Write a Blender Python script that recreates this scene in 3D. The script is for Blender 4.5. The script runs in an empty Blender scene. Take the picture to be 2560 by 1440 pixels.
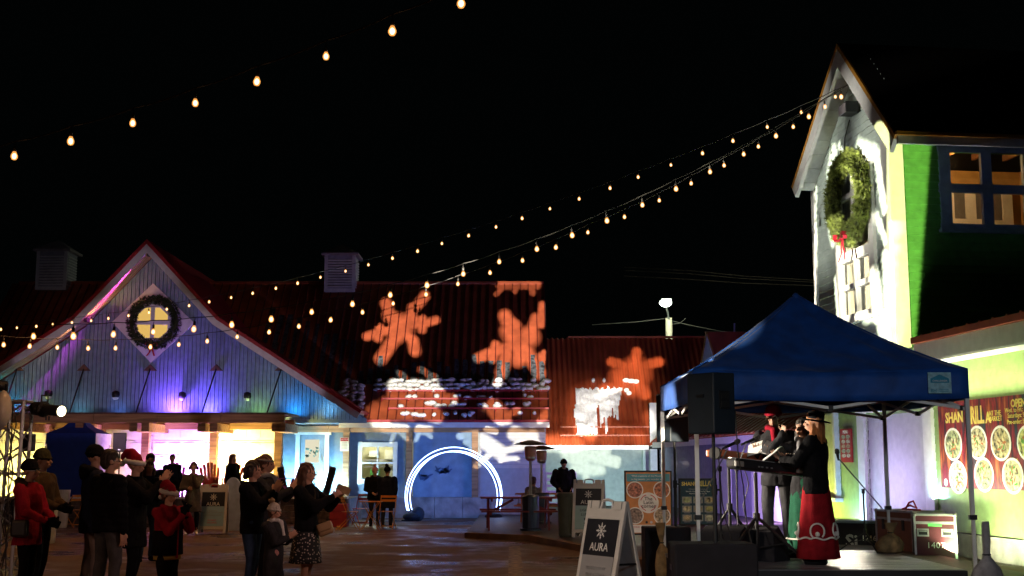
import bpy, bmesh, math, random
from math import sin, cos, pi, radians as R
from mathutils import Vector as V, Matrix, noise
random.seed(7)
sc = bpy.context.scene
COL = sc.collection
# ---------------------------------------------------------------- camera
F = 3100.0; HY = 1165.0; TILT = math.atan((HY-720)/F); EYE = V((0, 0, 1.6))
cd = bpy.data.cameras.new('camera'); cam = bpy.data.objects.new('camera', cd); COL.objects.link(cam)
cd.sensor_width = 36; cd.lens = F/2560*36; cd.clip_end = 600; cd.clip_start = .1
cam.location = EYE; cam.rotation_euler = (pi/2+TILT, 0, 0); sc.camera = cam
# ---------------------------------------------------------------- world, night
w = bpy.data.worlds.new('World'); sc.world = w; w.use_nodes = True
bg = w.node_tree.nodes['Background']; bg.inputs[0].default_value = (.42, .6, 1.0, 1); bg.inputs[1].default_value = .0016
sc.view_settings.view_transform = 'Standard'; sc.view_settings.look = 'None'; sc.view_settings.exposure = 0; sc.view_settings.gamma = 1
sc.view_settings.use_curve_mapping = False
sc.render.engine = 'CYCLES'
sc.cycles.use_denoising = True; sc.cycles.max_bounces = 5; sc.cycles.diffuse_bounces = 2; sc.cycles.glossy_bounces = 3
sc.cycles.sample_clamp_indirect = 3; sc.cycles.transparent_max_bounces = 8; sc.cycles.caustics_reflective = False; sc.cycles.caustics_refractive = False

def ray(px, py):
    cx = (px-1280)/F; cy = (720-py)/F
    return V((cx, cos(TILT)-cy*sin(TILT), sin(TILT)+cy*cos(TILT)))
def P(px, py, Y):
    d = ray(px, py); return EYE + d*(Y/d.y)
def G(px, py, z=0.):
    d = ray(px, py); return EYE + d*((z-EYE.z)/d.z)
def W(px, py, p0, n):
    d = ray(px, py); return EYE + d*((p0-EYE).dot(n)/d.dot(n))

# building frame of the tall building on the right
O = V((7.8, 25, 0)); U = V((-.1191, .9929, 0)).normalized(); RR = V((U.y, -U.x, 0)); N = -RR     # U runs away along its front, RR into it, N out of it
def FW(px, py, off=0.): return W(px, py, O+N*off, N)

# ---------------------------------------------------------------- lamps
def aim(o, t, roll=0): o.rotation_euler = (V(t)-o.location).to_track_quat('-Z', 'Y').to_euler()
def spot(name, loc, target, col, energy, ang=60, blend=.5, rad=.1):
    l = bpy.data.lights.new(name, 'SPOT'); l.energy = energy; l.color = col; l.spot_size = R(ang); l.spot_blend = blend; l.shadow_soft_size = rad
    o = bpy.data.objects.new(name, l); COL.objects.link(o); o.location = loc; aim(o, target); return o
def point(name, loc, col, energy, rad=.1):
    l = bpy.data.lights.new(name, 'POINT'); l.energy = energy; l.color = col; l.shadow_soft_size = rad
    o = bpy.data.objects.new(name, l); COL.objects.link(o); o.location = loc; return o
def area(name, loc, target, col, energy, sx, sy):
    l = bpy.data.lights.new(name, 'AREA'); l.energy = energy; l.color = col; l.shape = 'RECTANGLE'; l.size = sx; l.size_y = sy
    o = bpy.data.objects.new(name, l); COL.objects.link(o); o.location = loc; aim(o, target); return o
def gobo(name, loc, segs, col, energy, soft=.35, rad=.03, ragged=0., nscale=40., fringe=None):
    """a projector whose gobo is a set of blobs: segs = [(world point a, world point b, radius in metres), ...]"""
    loc = V(loc); c = V((0, 0, 0))
    for a, b, r in segs: c += (a+b)/2
    c /= len(segs)
    o = spot(name, loc, c, col, energy, 20, .0, rad); l = o.data
    q = (c-loc).to_track_quat('-Z', 'Y').to_matrix().inverted()
    def uv(p):
        d = q @ (p-loc); return (d.x/d.z, d.y/d.z, 0), -d.z
    mx = 0; S = []
    for a, b, r in segs:
        ua, za = uv(a); ub, zb = uv(b); rr = r/((za+zb)/2); S.append((V(ua), V(ub), rr))
        mx = max(mx, V(ua).length+rr*2, V(ub).length+rr*2)
    l.spot_size = 2*math.atan(mx*1.1)
    l.use_nodes = True; nt = l.node_tree; n = nt.nodes; L = nt.links.new
    em = [x for x in n if x.type == 'EMISSION'][0]
    tc = n.new('ShaderNodeTexCoord'); sp = n.new('ShaderNodeSeparateXYZ'); L(tc.outputs['Normal'], sp.inputs[0])
    def m(op, a, b=0., c=None, clamp=False):
        x = n.new('ShaderNodeMath'); x.operation = op; x.use_clamp = clamp
        for i, v in enumerate((a, b) if c is None else (a, b, c)):
            if isinstance(v, (int, float)): x.inputs[i].default_value = v
            else: L(v, x.inputs[i])
        return x.outputs[0]
    def vm(op, a, b=None, s=None):
        x = n.new('ShaderNodeVectorMath'); x.operation = op
        for i, v in enumerate((a, b)):
            if v is None: continue
            if isinstance(v, (tuple, V)): x.inputs[i].default_value = tuple(v)
            else: L(v, x.inputs[i])
        if s is not None:
            if isinstance(s, (int, float)): x.inputs['Scale'].default_value = s
            else: L(s, x.inputs['Scale'])
        return x.outputs['Value'] if op in ('DOT_PRODUCT', 'LENGTH', 'DISTANCE') else x.outputs[0]
    cb = n.new('ShaderNodeCombineXYZ'); L(m('DIVIDE', sp.outputs[0], sp.outputs[2]), cb.inputs[0]); L(m('DIVIDE', sp.outputs[1], sp.outputs[2]), cb.inputs[1])
    p = cb.outputs[0]
    if ragged:
        nz = n.new('ShaderNodeTexNoise'); nz.inputs['Scale'].default_value = nscale/mx; nz.inputs['Detail'].default_value = 2; L(p, nz.inputs['Vector'])
        p = vm('ADD', p, vm('SCALE', vm('SUBTRACT', nz.outputs['Color'], (.5, .5, .5)), None, ragged*mx))
        p = vm('MULTIPLY', p, (1, 1, 0))
    tot = None
    for a, b, r in S:
        ab = b-a; pa = vm('SUBTRACT', p, a)
        if ab.length > 1e-6:
            h = m('MULTIPLY', vm('DOT_PRODUCT', pa, ab), 1/ab.length_squared, clamp=True)
            pa = vm('SUBTRACT', pa, vm('SCALE', V(ab), None, h))
        d = m('DIVIDE', vm('LENGTH', pa), r)
        tot = d if tot is None else m('MINIMUM', tot, d)
    k = m('MULTIPLY', m('SUBTRACT', 1+soft/2, tot), 1/soft, clamp=True)
    L(k, em.inputs[1])
    return o

# ---------------------------------------------------------------- materials
MATS = {}
TMP = bpy.data.scenes.new('workbench')
def M(name, col, rough=.75, metal=0., var=.12, scale=6., bump=0., bscale=60., spec=.4, stretch=None, detail=4., sheen=0):
    if name in MATS: return MATS[name]
    m = bpy.data.materials.new(name); m.use_nodes = True; nt = m.node_tree; b = nt.nodes['Principled BSDF']; L = nt.links.new
    b.inputs['Roughness'].default_value = rough; b.inputs['Metallic'].default_value = metal; b.inputs['Specular IOR Level'].default_value = spec
    if sheen: b.inputs['Sheen Weight'].default_value = sheen
    tc = nt.nodes.new('ShaderNodeTexCoord'); mp = nt.nodes.new('ShaderNodeMapping'); L(tc.outputs['Object'], mp.inputs[0])
    if stretch: mp.inputs['Scale'].default_value = stretch
    nz = nt.nodes.new('ShaderNodeTexNoise'); nz.inputs['Scale'].default_value = scale; nz.inputs['Detail'].default_value = detail; L(mp.outputs[0], nz.inputs['Vector'])
    rp = nt.nodes.new('ShaderNodeValToRGB'); e = rp.color_ramp.elements
    e[0].position = .3; e[1].position = .7
    e[0].color = tuple(c*(1-var*1.6) for c in col[:3])+(1,); e[1].color = tuple(min(1, c*(1+var)) for c in col[:3])+(1,)
    L(nz.outputs['Fac'], rp.inputs[0]); L(rp.outputs[0], b.inputs['Base Color'])
    if bump:
        n2 = nt.nodes.new('ShaderNodeTexNoise'); n2.inputs['Scale'].default_value = bscale; n2.inputs['Detail'].default_value = 3; L(mp.outputs[0], n2.inputs['Vector'])
        bp = nt.nodes.new('ShaderNodeBump'); bp.inputs['Strength'].default_value = bump; bp.inputs['Distance'].default_value = .02
        L(n2.outputs['Fac'], bp.inputs['Height']); L(bp.outputs[0], b.inputs['Normal'])
    MATS[name] = m; return m
def E(name, col, strength):
    if name in MATS: return MATS[name]
    m = bpy.data.materials.new(name); m.use_nodes = True; nt = m.node_tree; nt.nodes.clear()
    o = nt.nodes.new('ShaderNodeOutputMaterial'); e = nt.nodes.new('ShaderNodeEmission'); e.inputs[0].default_value = (*col, 1); e.inputs[1].default_value = strength
    nt.links.new(e.outputs[0], o.inputs[0]); MATS[name] = m; return m
def GL(name, col, rough=.05, alpha=.25):
    if name in MATS: return MATS[name]
    m = bpy.data.materials.new(name); m.use_nodes = True; nt = m.node_tree; nt.nodes.clear(); L = nt.links.new
    o = nt.nodes.new('ShaderNodeOutputMaterial'); g = nt.nodes.new('ShaderNodeBsdfGlossy'); t = nt.nodes.new('ShaderNodeBsdfTransparent'); x = nt.nodes.new('ShaderNodeMixShader')
    g.inputs['Roughness'].default_value = rough; t.inputs[0].default_value = (*col, 1); g.inputs[0].default_value = (.9, .95, 1, 1)
    lw = nt.nodes.new('ShaderNodeLayerWeight'); lw.inputs[0].default_value = .12
    L(lw.outputs[1], x.inputs[0]); L(t.outputs[0], x.inputs[1]); L(g.outputs[0], x.inputs[2]); L(x.outputs[0], o.inputs[0]); MATS[name] = m; return m

# ---------------------------------------------------------------- mesh building
def origin(o):
    v = V((0, 0, 0))
    while o is not None: v += V(o.location); o = o.parent
    return v
class MB:
    def __init__(s): s.v = []; s.f = []; s.smooth = False
    def add(s, vs, fs):
        k = len(s.v); s.v += [V(a) for a in vs]; s.f += [tuple(i+k for i in f) for f in fs]; return s
    def quad(s, *p): return s.add(p, [tuple(range(len(p)))])
    def box(s, c, d, rot=None):
        c = V(c); x, y, z = [q/2 for q in d]
        vs = [V((a*x, b*y, e*z)) for e in (-1, 1) for b in (-1, 1) for a in (-1, 1)]
        if rot is not None: vs = [rot @ a for a in vs]
        return s.add([c+a for a in vs], [(0, 2, 3, 1), (4, 5, 7, 6), (0, 1, 5, 4), (2, 6, 7, 3), (0, 4, 6, 2), (1, 3, 7, 5)])
    def obox(s, c, ax, ay, az):   # box from centre and three half-vectors
        c = V(c); vs = [c+ax*a+ay*b+az*e for e in (-1, 1) for b in (-1, 1) for a in (-1, 1)]
        return s.add(vs, [(0, 2, 3, 1), (4, 5, 7, 6), (0, 1, 5, 4), (2, 6, 7, 3), (0, 4, 6, 2), (1, 3, 7, 5)])
    def prism(s, poly, ext):
        ext = V(ext); n = len(poly); a = [V(p) for p in poly]
        return s.add(a+[p+ext for p in a], [tuple(range(n))[::-1], tuple(range(n, 2*n))]+[(i, (i+1) % n, n+(i+1) % n, n+i) for i in range(n)])
    def bar(s, a, b, w, h=None, up=V((0, 0, 1))):
        a = V(a); b = V(b); h = h or w; d = (b-a).normalized()
        x = d.cross(up)
        if x.length < 1e-3: x = d.cross(V((0, 1, 0)))
        x.normalize(); y = x.cross(d)
        return s.obox((a+b)/2, x*w/2, d*(b-a).length/2, y*h/2)
    def tube(s, pts, r, n=8, closed=False, caps=True):
        pts = [V(p) for p in pts]; m = len(pts); rs = r if isinstance(r, (list, tuple)) else [r]*m
        ref = V((0, 0, 1)); rings = []; px = None
        for i, p in enumerate(pts):
            if closed: d = pts[(i+1) % m]-pts[i-1]
            else: d = pts[min(i+1, m-1)]-pts[max(i-1, 0)]
            if d.length < 1e-9: d = V((0, 0, 1))
            d.normalize()
            if px is None:
                px = d.cross(ref)
                if px.length < .05: px = d.cross(V((0, 1, 0)))
            px = (px - d*px.dot(d)).normalized(); y = d.cross(px)
            rings.append([p+(px*cos(2*pi*k/n)+y*sin(2*pi*k/n))*rs[i] for k in range(n)])
        vs = [a for rg in rings for a in rg]; fs = []
        for i in range(m if closed else m-1):
            j = (i+1) % m
            fs += [(i*n+k, i*n+(k+1) % n, j*n+(k+1) % n, j*n+k) for k in range(n)]
        if caps and not closed: fs += [tuple(range(n))[::-1], tuple((m-1)*n+k for k in range(n))]
        return s.add(vs, fs)
    def lathe(s, prof, c=(0, 0, 0), n=16, axis=None, sx=1., sy=1.):
        c = V(c); q = V((0, 0, 1)).rotation_difference(V(axis).normalized()) if axis is not None else None
        vs = []; fs = []
        for r, z in prof:
            for k in range(n):
                p = V((r*cos(2*pi*k/n)*sx, r*sin(2*pi*k/n)*sy, z))
                vs.append(c+(q @ p if q else p))
        for i in range(len(prof)-1): fs += [(i*n+k, i*n+(k+1) % n, (i+1)*n+(k+1) % n, (i+1)*n+k) for k in range(n)]
        fs += [tuple(range(n))[::-1], tuple((len(prof)-1)*n+k for k in range(n))]
        return s.add(vs, fs)
    def cap(s, a, b, r1, r2, n=12):     # tapered capsule
        a = V(a); b = V(b); L = (b-a).length
        if L < 1e-5: b = a+V((0, 0, 1e-3)); L = 1e-3
        pr = [(max(1e-4, r1*sin(t)), -r1*cos(t)) for t in (0.02, .4, .8, 1.2)]+[(r1, 0)]+[(r2, L)]+[(max(1e-4, r2*cos(t)), L+r2*sin(t)) for t in (.4, .8, 1.2, 1.55)]
        return s.lathe(pr, a, n, b-a)
    def ell(s, c, r, rot=None, n=14, m=8):
        c = V(c); vs = []; fs = []
        for i in range(m+1):
            t = pi*i/m; t = min(max(t, .02), pi-.02)
            for k in range(n):
                p = V((r[0]*sin(t)*cos(2*pi*k/n), r[1]*sin(t)*sin(2*pi*k/n), -r[2]*cos(t)))
                vs.append(c+(rot @ p if rot else p))
        for i in range(m): fs += [(i*n+k, i*n+(k+1) % n, (i+1)*n+(k+1) % n, (i+1)*n+k) for k in range(n)]
        fs += [tuple(range(n))[::-1], tuple(m*n+k for k in range(n))]
        return s.add(vs, fs)
    def loft(s, rings, n=20, wav=None):  # rings: (cx, cy, z, rx, ry)
        vs = []; fs = []
        for i, (cx, cy, z, rx, ry) in enumerate(rings):
            for k in range(n):
                a = 2*pi*k/n; q = 1 if wav is None else wav(a, i, z)
                vs.append(V((cx+rx*q*cos(a), cy+ry*q*sin(a), z)))
        for i in range(len(rings)-1): fs += [(i*n+k, i*n+(k+1) % n, (i+1)*n+(k+1) % n, (i+1)*n+k) for k in range(n)]
        fs += [tuple(range(n))[::-1], tuple((len(rings)-1)*n+k for k in range(n))]
        return s.add(vs, fs)
    def xf(s, mat): s.v = [mat @ a for a in s.v]; return s
    def build(s, name, mat, parent=None, smooth=False, bevel=0.):
        og = origin(parent) if parent is not None else V((0, 0, 0))
        me = bpy.data.meshes.new(name); me.from_pydata([tuple(a-og) for a in s.v], [], s.f); me.update()
        if mat: me.materials.append(mat)
        if smooth: me.polygons.foreach_set('use_smooth', [True]*len(me.polygons))
        o = bpy.data.objects.new(name, me); COL.objects.link(o)
        if parent is not None: o.parent = parent
        if bevel:
            bv = o.modifiers.new('bevel', 'BEVEL'); bv.width = bevel; bv.segments = 2; bv.limit_method = 'ANGLE'
        return o
def bx(name, c, d, mat, parent=None, rot=None, bevel=0.): return MB().box(c, d, rot).build(name, mat, parent, bevel=bevel)
def tag(o, label=None, cat=None, group=None, kind=None):
    if label: o['label'] = label
    if cat: o['category'] = cat
    if group: o['group'] = group
    if kind: o['kind'] = kind
    return o
def thing(name, loc, label, cat, group=None, rz=0.):
    o = bpy.data.objects.new(name, None); COL.objects.link(o); o.location = loc; o.rotation_euler = (0, 0, rz); o.empty_display_size = .2
    return tag(o, label, cat, group)
def setting(o): o['kind'] = 'structure'; return o
def rebase(o):
    """move a one-mesh thing's origin to its base"""
    me = o.data; vs = [v.co for v in me.vertices]
    c = V((sum(v.x for v in vs)/len(vs), sum(v.y for v in vs)/len(vs), min(v.z for v in vs)))
    me.transform(Matrix.Translation(-c)); o.location = V(o.location)+c; return o
def miter(pts, ax, flip=None):
    """vertex offset directions (per unit thickness) of an open polyline, mitred, pointing down"""
    ns = []
    for a, b in zip(pts, pts[1:]):
        n = (b-a).normalized().cross(ax).normalized()
        if n.z > 0: n = -n
        ns.append(n)
    out = [ns[0]]
    for p, q in zip(ns, ns[1:]): m_ = (p+q).normalized(); out.append(m_/max(.3, m_.dot(p)))
    return out+[ns[-1]]
def kids(o): return [c for c in bpy.data.objects if c.parent == o]
def copy_tree(o, parent=None):
    c = o.copy(); COL.objects.link(c); c.parent = parent
    for ch in kids(o): copy_tree(ch, c)
    return c
def remeshed(mb, name, mat, parent, vox, sm=2, disp=None):
    me = bpy.data.meshes.new(name); og = origin(parent); me.from_pydata([tuple(a-og) for a in mb.v], [], mb.f)
    bm = bmesh.new(); bm.from_mesh(me); bmesh.ops.recalc_face_normals(bm, faces=bm.faces); bm.to_mesh(me); bm.free()
    o = bpy.data.objects.new(name, me); COL.objects.link(o)
    r = o.modifiers.new('r', 'REMESH'); r.mode = 'VOXEL'; r.voxel_size = vox; r.use_smooth_shade = True
    if sm: s = o.modifiers.new('s', 'SMOOTH'); s.iterations = sm; s.factor = .5
    COL.objects.unlink(o); TMP.collection.objects.link(o); vl = TMP.view_layers[0]; vl.update()
    ev = o.evaluated_get(vl.depsgraph); nm = bpy.data.meshes.new_from_object(ev)
    TMP.collection.objects.unlink(o); COL.objects.link(o)
    o.modifiers.clear(); o.data = nm; nm.materials.clear(); nm.materials.append(mat); nm.polygons.foreach_set('use_smooth', [True]*len(nm.polygons))
    if disp:
        ns = [v.normal.copy() for v in nm.vertices]
        for v, nn in zip(nm.vertices, ns): v.co += nn*disp(v.co)
    o.parent = parent; nm.name = name
    return o
def text(s, size, at, right, up, mat, parent, name='lettering', align='CENTER', ext=.002, bold=0., width=1.):
    """flat lettering whose lines run along right, at = middle of the line"""
    cu = bpy.data.curves.new(name, 'FONT'); cu.body = s; cu.size = size; cu.align_x = align; cu.align_y = 'CENTER'; cu.extrude = ext; cu.offset = bold; cu.resolution_u = 2
    t = bpy.data.objects.new(name, cu); TMP.collection.objects.link(t); TMP.view_layers[0].update()
    me = bpy.data.meshes.new_from_object(t.evaluated_get(TMP.view_layers[0].depsgraph))
    bpy.data.objects.remove(t); bpy.data.curves.remove(cu)
    right = V(right).normalized(); up = V(up).normalized(); nn = right.cross(up)
    mt = Matrix(((right.x*width, up.x, nn.x, 0), (right.y*width, up.y, nn.y, 0), (right.z*width, up.z, nn.z, 0), (0, 0, 0, 1)))
    me.transform(Matrix.Translation(V(at)-origin(parent)) @ mt); me.materials.clear(); me.materials.append(mat); me.name = name
    o = bpy.data.objects.new(name, me); COL.objects.link(o); o.parent = parent; return o
def disc(mb, c, right, up, rx, ry=None, n=20, th=.003):
    ry = ry or rx; c = V(c); right = V(right); up = V(up)
    return mb.prism([c+right*rx*cos(2*pi*k/n)+up*ry*sin(2*pi*k/n) for k in range(n)], right.cross(up)*th)
def ringband(mb, c, right, up, r, w, n=24, th=.003, a0=0, a1=2*pi, sy=1.):
    c = V(c); right = V(right); up = V(up); nn = right.cross(up)*th
    for k in range(n):
        t0 = a0+(a1-a0)*k/n; t1 = a0+(a1-a0)*(k+1)/n
        q = [c+right*q1*cos(t)+up*q1*sin(t)*sy for q1, t in ((r-w/2, t0), (r+w/2, t0), (r+w/2, t1), (r-w/2, t1))]
        mb.prism(q, nn)
    return mb
def snowflake(mb, c, right, up, r, th=.002, wd=.09):
    c = V(c); right = V(right); up = V(up); nn = right.cross(up)
    def seg(p, q):
        a = c+right*p[0]*r+up*p[1]*r; b = c+right*q[0]*r+up*q[1]*r; d = (b-a).normalized(); s = d.cross(nn)*wd*r/2
        mb.prism([a-s, b-s, b+s, a+s], nn*th)
    for k in range(8):
        t = pi*k/4; e = (cos(t), sin(t)); seg((0, 0), e)
        for f in (.45, .72):
            for g in (-1, 1):
                t2 = t+g*pi/4; seg((e[0]*f, e[1]*f), (e[0]*f+cos(t2)*.28*(1.2-f), e[1]*f+sin(t2)*.28*(1.2-f)))
    return mb
# ================================================================ colours of things
m_blue = M('blue_paint_boards', (.19, .27, .38), .6, var=.12, bump=.15)
m_teal = M('blue_panel', (.22, .33, .46), .7, var=.15, scale=3)
m_white = M('white_paint', (.78, .77, .74), .5, var=.05)
m_trim = M('white_trim', (.7, .69, .68), .55, var=.08)
m_panel = M('white_panel', (.62, .62, .6), .6, var=.06)
m_roof = M('red_metal_roof', (.40, .085, .035), .45, var=.18, scale=2.5, bump=.1)
m_roofc = M('red_corrugated_roof', (.40, .075, .025), .5, var=.25, scale=2, stretch=(1, .3, .3))
m_dark = M('dark_metal_roof', (.025, .02, .018), .6)
m_fred = M('red_fascia', (.4, .02, .03), .5)
m_orange = M('ochre_flashing', (.5, .22, .03), .5)
m_wood = M('timber', (.36, .2, .1), .7, var=.3, scale=3, stretch=(.3, 4, 4), bump=.2)
m_woodd = M('dark_timber', (.13, .06, .04), .7, var=.3, bump=.2)
m_pale = M('pale_green_boards', (.46, .54, .5), .6, var=.08, bump=.1)
m_green = M('green_boards', (.09, .3, .06), .6, var=.12, bump=.1)
m_lgreen = M('light_green_boards', (.33, .47, .19), .6, var=.1, bump=.1)
m_navy = M('blue_window_paint', (.2, .28, .38), .6)
m_conc = M('concrete', (.33, .31, .3), .9, var=.3, scale=3, bump=.3)
m_snow = M('snow', (.8, .8, .82), .85, var=.12, scale=14, bump=.5, bscale=25)
m_black = M('black_metal', (.012, .012, .014), .5, var=.2)
m_blk = M('black_carpet_box', (.011, .01, .015), .85, var=.2)
m_steel = M('steel', (.55, .55, .56), .3, metal=.9)
m_alu = M('aluminium', (.5, .5, .52), .4, metal=.7)
m_glassd = GL('window_glass', (.95, .95, .95))
m_red = M('red_paint', (.4, .025, .03), .5)
m_scrim = M('grey_sheet', (.5, .5, .53), .6)

# ---------------------------------------------------------------- the night's projectors and floods
WARM = (1, .9, .72)
MR0 = P(1100, 1052, 38.6); MRn = ((P(1100, 709, 43.6)-MR0).cross(V((1, 0, 0)))).normalized()    # roof plane of the hall in the middle
FR0 = P(1500, 1114, 47.6); FRn = ((P(1500, 846, 52)-FR0).cross(V((1, 0, 0)))).normalized()
def on(p0, n): return lambda x, y: W(x, y, p0, n)
def seg(fn, lst, k=1.):
    r_ = []
    for q in lst:
        if len(q) == 3: a = fn(q[0], q[1]); b = a; r = q[2]
        else: a = fn(q[0], q[1]); b = fn(q[2], q[3]); r = q[4]
        r_.append((a, b, r*k*((a+b)/2-EYE).length/F))
    return r_
PJ = V((1.6, 3, 3.4))
rf = on(MR0, MRn)
gobo('snowflake_projector', PJ, seg(rf, [(1002, 817, 31), (1027, 800, 20), (990, 840, 20), (965, 758, 974, 784, 13), (974, 790, 992, 800, 17), (1062, 740, 1032, 776, 12), (1030, 768, 1028, 790, 11), (1056, 797, 1055, 824, 10.5), (1064, 808, 1090, 800, 10), (1030, 815, 1056, 808, 9), (917, 841, 965, 826, 10.5), (950, 820, 945, 845, 11), (960, 828, 985, 822, 11), (952, 897, 980, 856, 15), (1014, 835, 1032, 850, 12), (1032, 852, 1038, 878, 13.5)]), (1, .93, .8), 190000, soft=.75, ragged=.015, nscale=14)
gobo('snowflake_projector', PJ, seg(rf, [(1278, 830, 1309, 882, 25), (1323, 842, 25), (1263, 790, 1268, 802, 16), (1280, 803, 1292, 812, 11), (1340, 796, 1330, 826, 13), (1356, 762, 1353, 812, 9), (1196, 895, 1236, 878, 12.5), (1239, 862, 1232, 898, 11), (1248, 876, 1280, 866, 14), (1266, 888, 1254, 932, 15), (1252, 935, 1242, 958, 10), (1324, 892, 1349, 932, 16), (1352, 894, 12), (1297, 898, 20), (1360, 880, 1356, 910, 6)]), (1, .93, .8), 190000, soft=.75, ragged=.015, nscale=14)
gobo('snowflake_projector', PJ, seg(rf, [(1250, 712, 1340, 712, 12), (1262, 715, 1240, 736, 6), (1290, 715, 1287, 728, 7), (1325, 715, 1332, 732, 8)]), (1, .93, .8), 100000, soft=.5, ragged=.06, nscale=12)
gobo('snowflake_projector', PJ, seg(rf, [(980, 985, 1100, 985, 14), (985, 965, 1080, 968, 18), (975, 1020, 1060, 1018, 30), (945, 1030, 950, 1050, 26), (1010, 1010, 1130, 998, 14), (1075, 1030, 1090, 1040, 18), (1050, 925, 1085, 945, 9), (1000, 935, 1010, 950, 9), (1230, 1020, 1260, 1045, 20), (1290, 1030, 1250, 1050, 10), (1350, 1050, 1372, 1030, 10)]), (1, .93, .75), 90000, soft=.5, ragged=.08, nscale=9)
wf = on(V((0, 39.2, 0)), V((0, 1, 0)))
gobo('snowflake_projector', PJ, seg(wf, [(962, 1072, 1010, 1075, 13), (985, 1085, 978, 1103, 6), (1000, 1080, 1018, 1098, 6), (1045, 1075, 1072, 1078, 12), (1040, 1100, 1050, 1080, 6), (1060, 1080, 1078, 1092, 6)], .82), (1, .92, .72), 85000, soft=.6)
gobo('snowflake_projector', PJ, seg(wf, [(1150, 1090, 1190, 1085, 11), (1180, 1090, 1190, 1130, 16), (1165, 1105, 1185, 1115, 9), (1215, 1075, 1240, 1080, 8), (1285, 1085, 1320, 1095, 20), (1300, 1110, 1330, 1090, 20), (1330, 1095, 1345, 1120, 16), (1270, 1125, 1290, 1120, 10), (1205, 1100, 1250, 1130, 22), (1255, 1150, 1290, 1150, 12), (1225, 1135, 1190, 1165, 9)], .82), (1, .92, .72), 85000, soft=.5)
ff = on(FR0, FRn)
gobo('snowflake_projector', PJ, seg(ff, [(1590, 930, 36), (1560, 915, 1530, 905, 12), (1590, 900, 1592, 880, 12), (1610, 915, 1648, 905, 12), (1560, 960, 1510, 975, 14), (1600, 960, 1612, 985, 14), (1555, 945, 1580, 960, 30)]), (1, .82, .6), 240000, soft=.7, ragged=.07, nscale=12)
gobo('snowflake_projector', PJ, seg(ff, [(1470, 1010, 1500, 1000, 40), (1440, 1060, 1500, 1060, 26), (1380, 1098, 1470, 1085, 16), (1400, 1105, 1550, 1105, 12), (1500, 1080, 1600, 1100, 22), (1620, 1040, 1625, 1070, 12)]), (1, .93, .78), 110000, soft=1.1)
gobo('snowflake_projector', PJ, seg(ff, [(1365, 1108, 1440, 1108, 16), (1450, 1075, 1480, 1088, 12)]), (1, .96, .82), 320000, soft=1.2)
gobo('snowflake_projector', PJ, seg(ff, [(1400, 1050, 1600, 1050, 75)]), (1, .85, .6), 42000, soft=1.6)
wb = on(V((0, 48, 0)), V((0, 1, 0)))
gobo('snowflake_projector', PJ, seg(wb, [(1415, 1135, 1440, 1150, 14), (1450, 1145, 1510, 1135, 13), (1440, 1170, 1500, 1175, 14), (1460, 1135, 1465, 1190, 10), (1490, 1150, 1540, 1160, 10), (1430, 1125, 1520, 1130, 7), (1525, 1145, 1545, 1150, 8), (1520, 1205, 1540, 1215, 10)]), (1, .95, .75), 120000, soft=.7, ragged=.08, nscale=12)
B4o = V((5.68, 48, 0)); B4d = V((-.12, 1, 0)).normalized(); B4n = V((-B4d.y, B4d.x, 0))
b4 = on(B4o, B4n)
gobo('snowflake_projector', V((.3, 3, 2.0)), seg(b4, [(1660, 1130, 1700, 1140, 8), (1680, 1120, 1690, 1160, 7), (1700, 1140, 1715, 1158, 7), (1660, 1150, 1680, 1140, 4)]), (1, .85, .62), 60000, soft=.9)
# tower front: unseen projector out beyond the truss, with fills added from there
PT = V((-9, 16, 4.1))
tf = on(O, N)
gobo('tower_beam_or_fill', PT, seg(tf, [(2075, 440, 2085, 380, 17), (2100, 365, 2105, 380, 8), (2150, 370, 2190, 385, 22), (2195, 400, 2212, 520, 17), (2195, 545, 2215, 600, 13), (2140, 420, 2180, 470, 26), (2115, 560, 2130, 640, 22), (2110, 620, 2120, 780, 26), (2150, 620, 2165, 780, 26), (2232, 560, 2236, 800, 9), (2215, 640, 2222, 860, 18), (2190, 700, 2210, 840, 24), (2092, 700, 2100, 800, 12), (2042, 470, 2042, 760, 5), (2075, 545, 2085, 600, 16), (2150, 790, 2200, 800, 10)], 1.), (1, .95, .72), 62000, soft=.8, ragged=.06, nscale=16)
gobo('tower_beam_or_fill', PT, seg(tf, [(2125, 330, 2125, 650, 80)], 1.), (.85, .92, 1), 1300, soft=.6)  # even fill added between the bright patches of the tower front
sf = on(O, U)
gobo('tower_beam_or_fill', PT, seg(tf, [(2075, 200, 2060, 620, 70), (2180, 250, 2170, 560, 70)], 1.), (1, .96, .84), 12500, soft=1.2)  # added wash that lifts the gable boards and soffit
gobo('tower_beam_or_fill', V((-3, 13, .8)), seg(sf, [(2276, 300, 2236, 880, 36), (2250, 338, 2345, 343, 14)]), (.95, 1, .45), 36000, soft=.12)
gobo('blue_fill', V((-3, 13, .8)), seg(sf, [(2400, 470, 2560, 470, 130)]), (.45, .6, 1), 650, soft=.8)  # dim fill without a fixture, added for the side window frame

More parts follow.
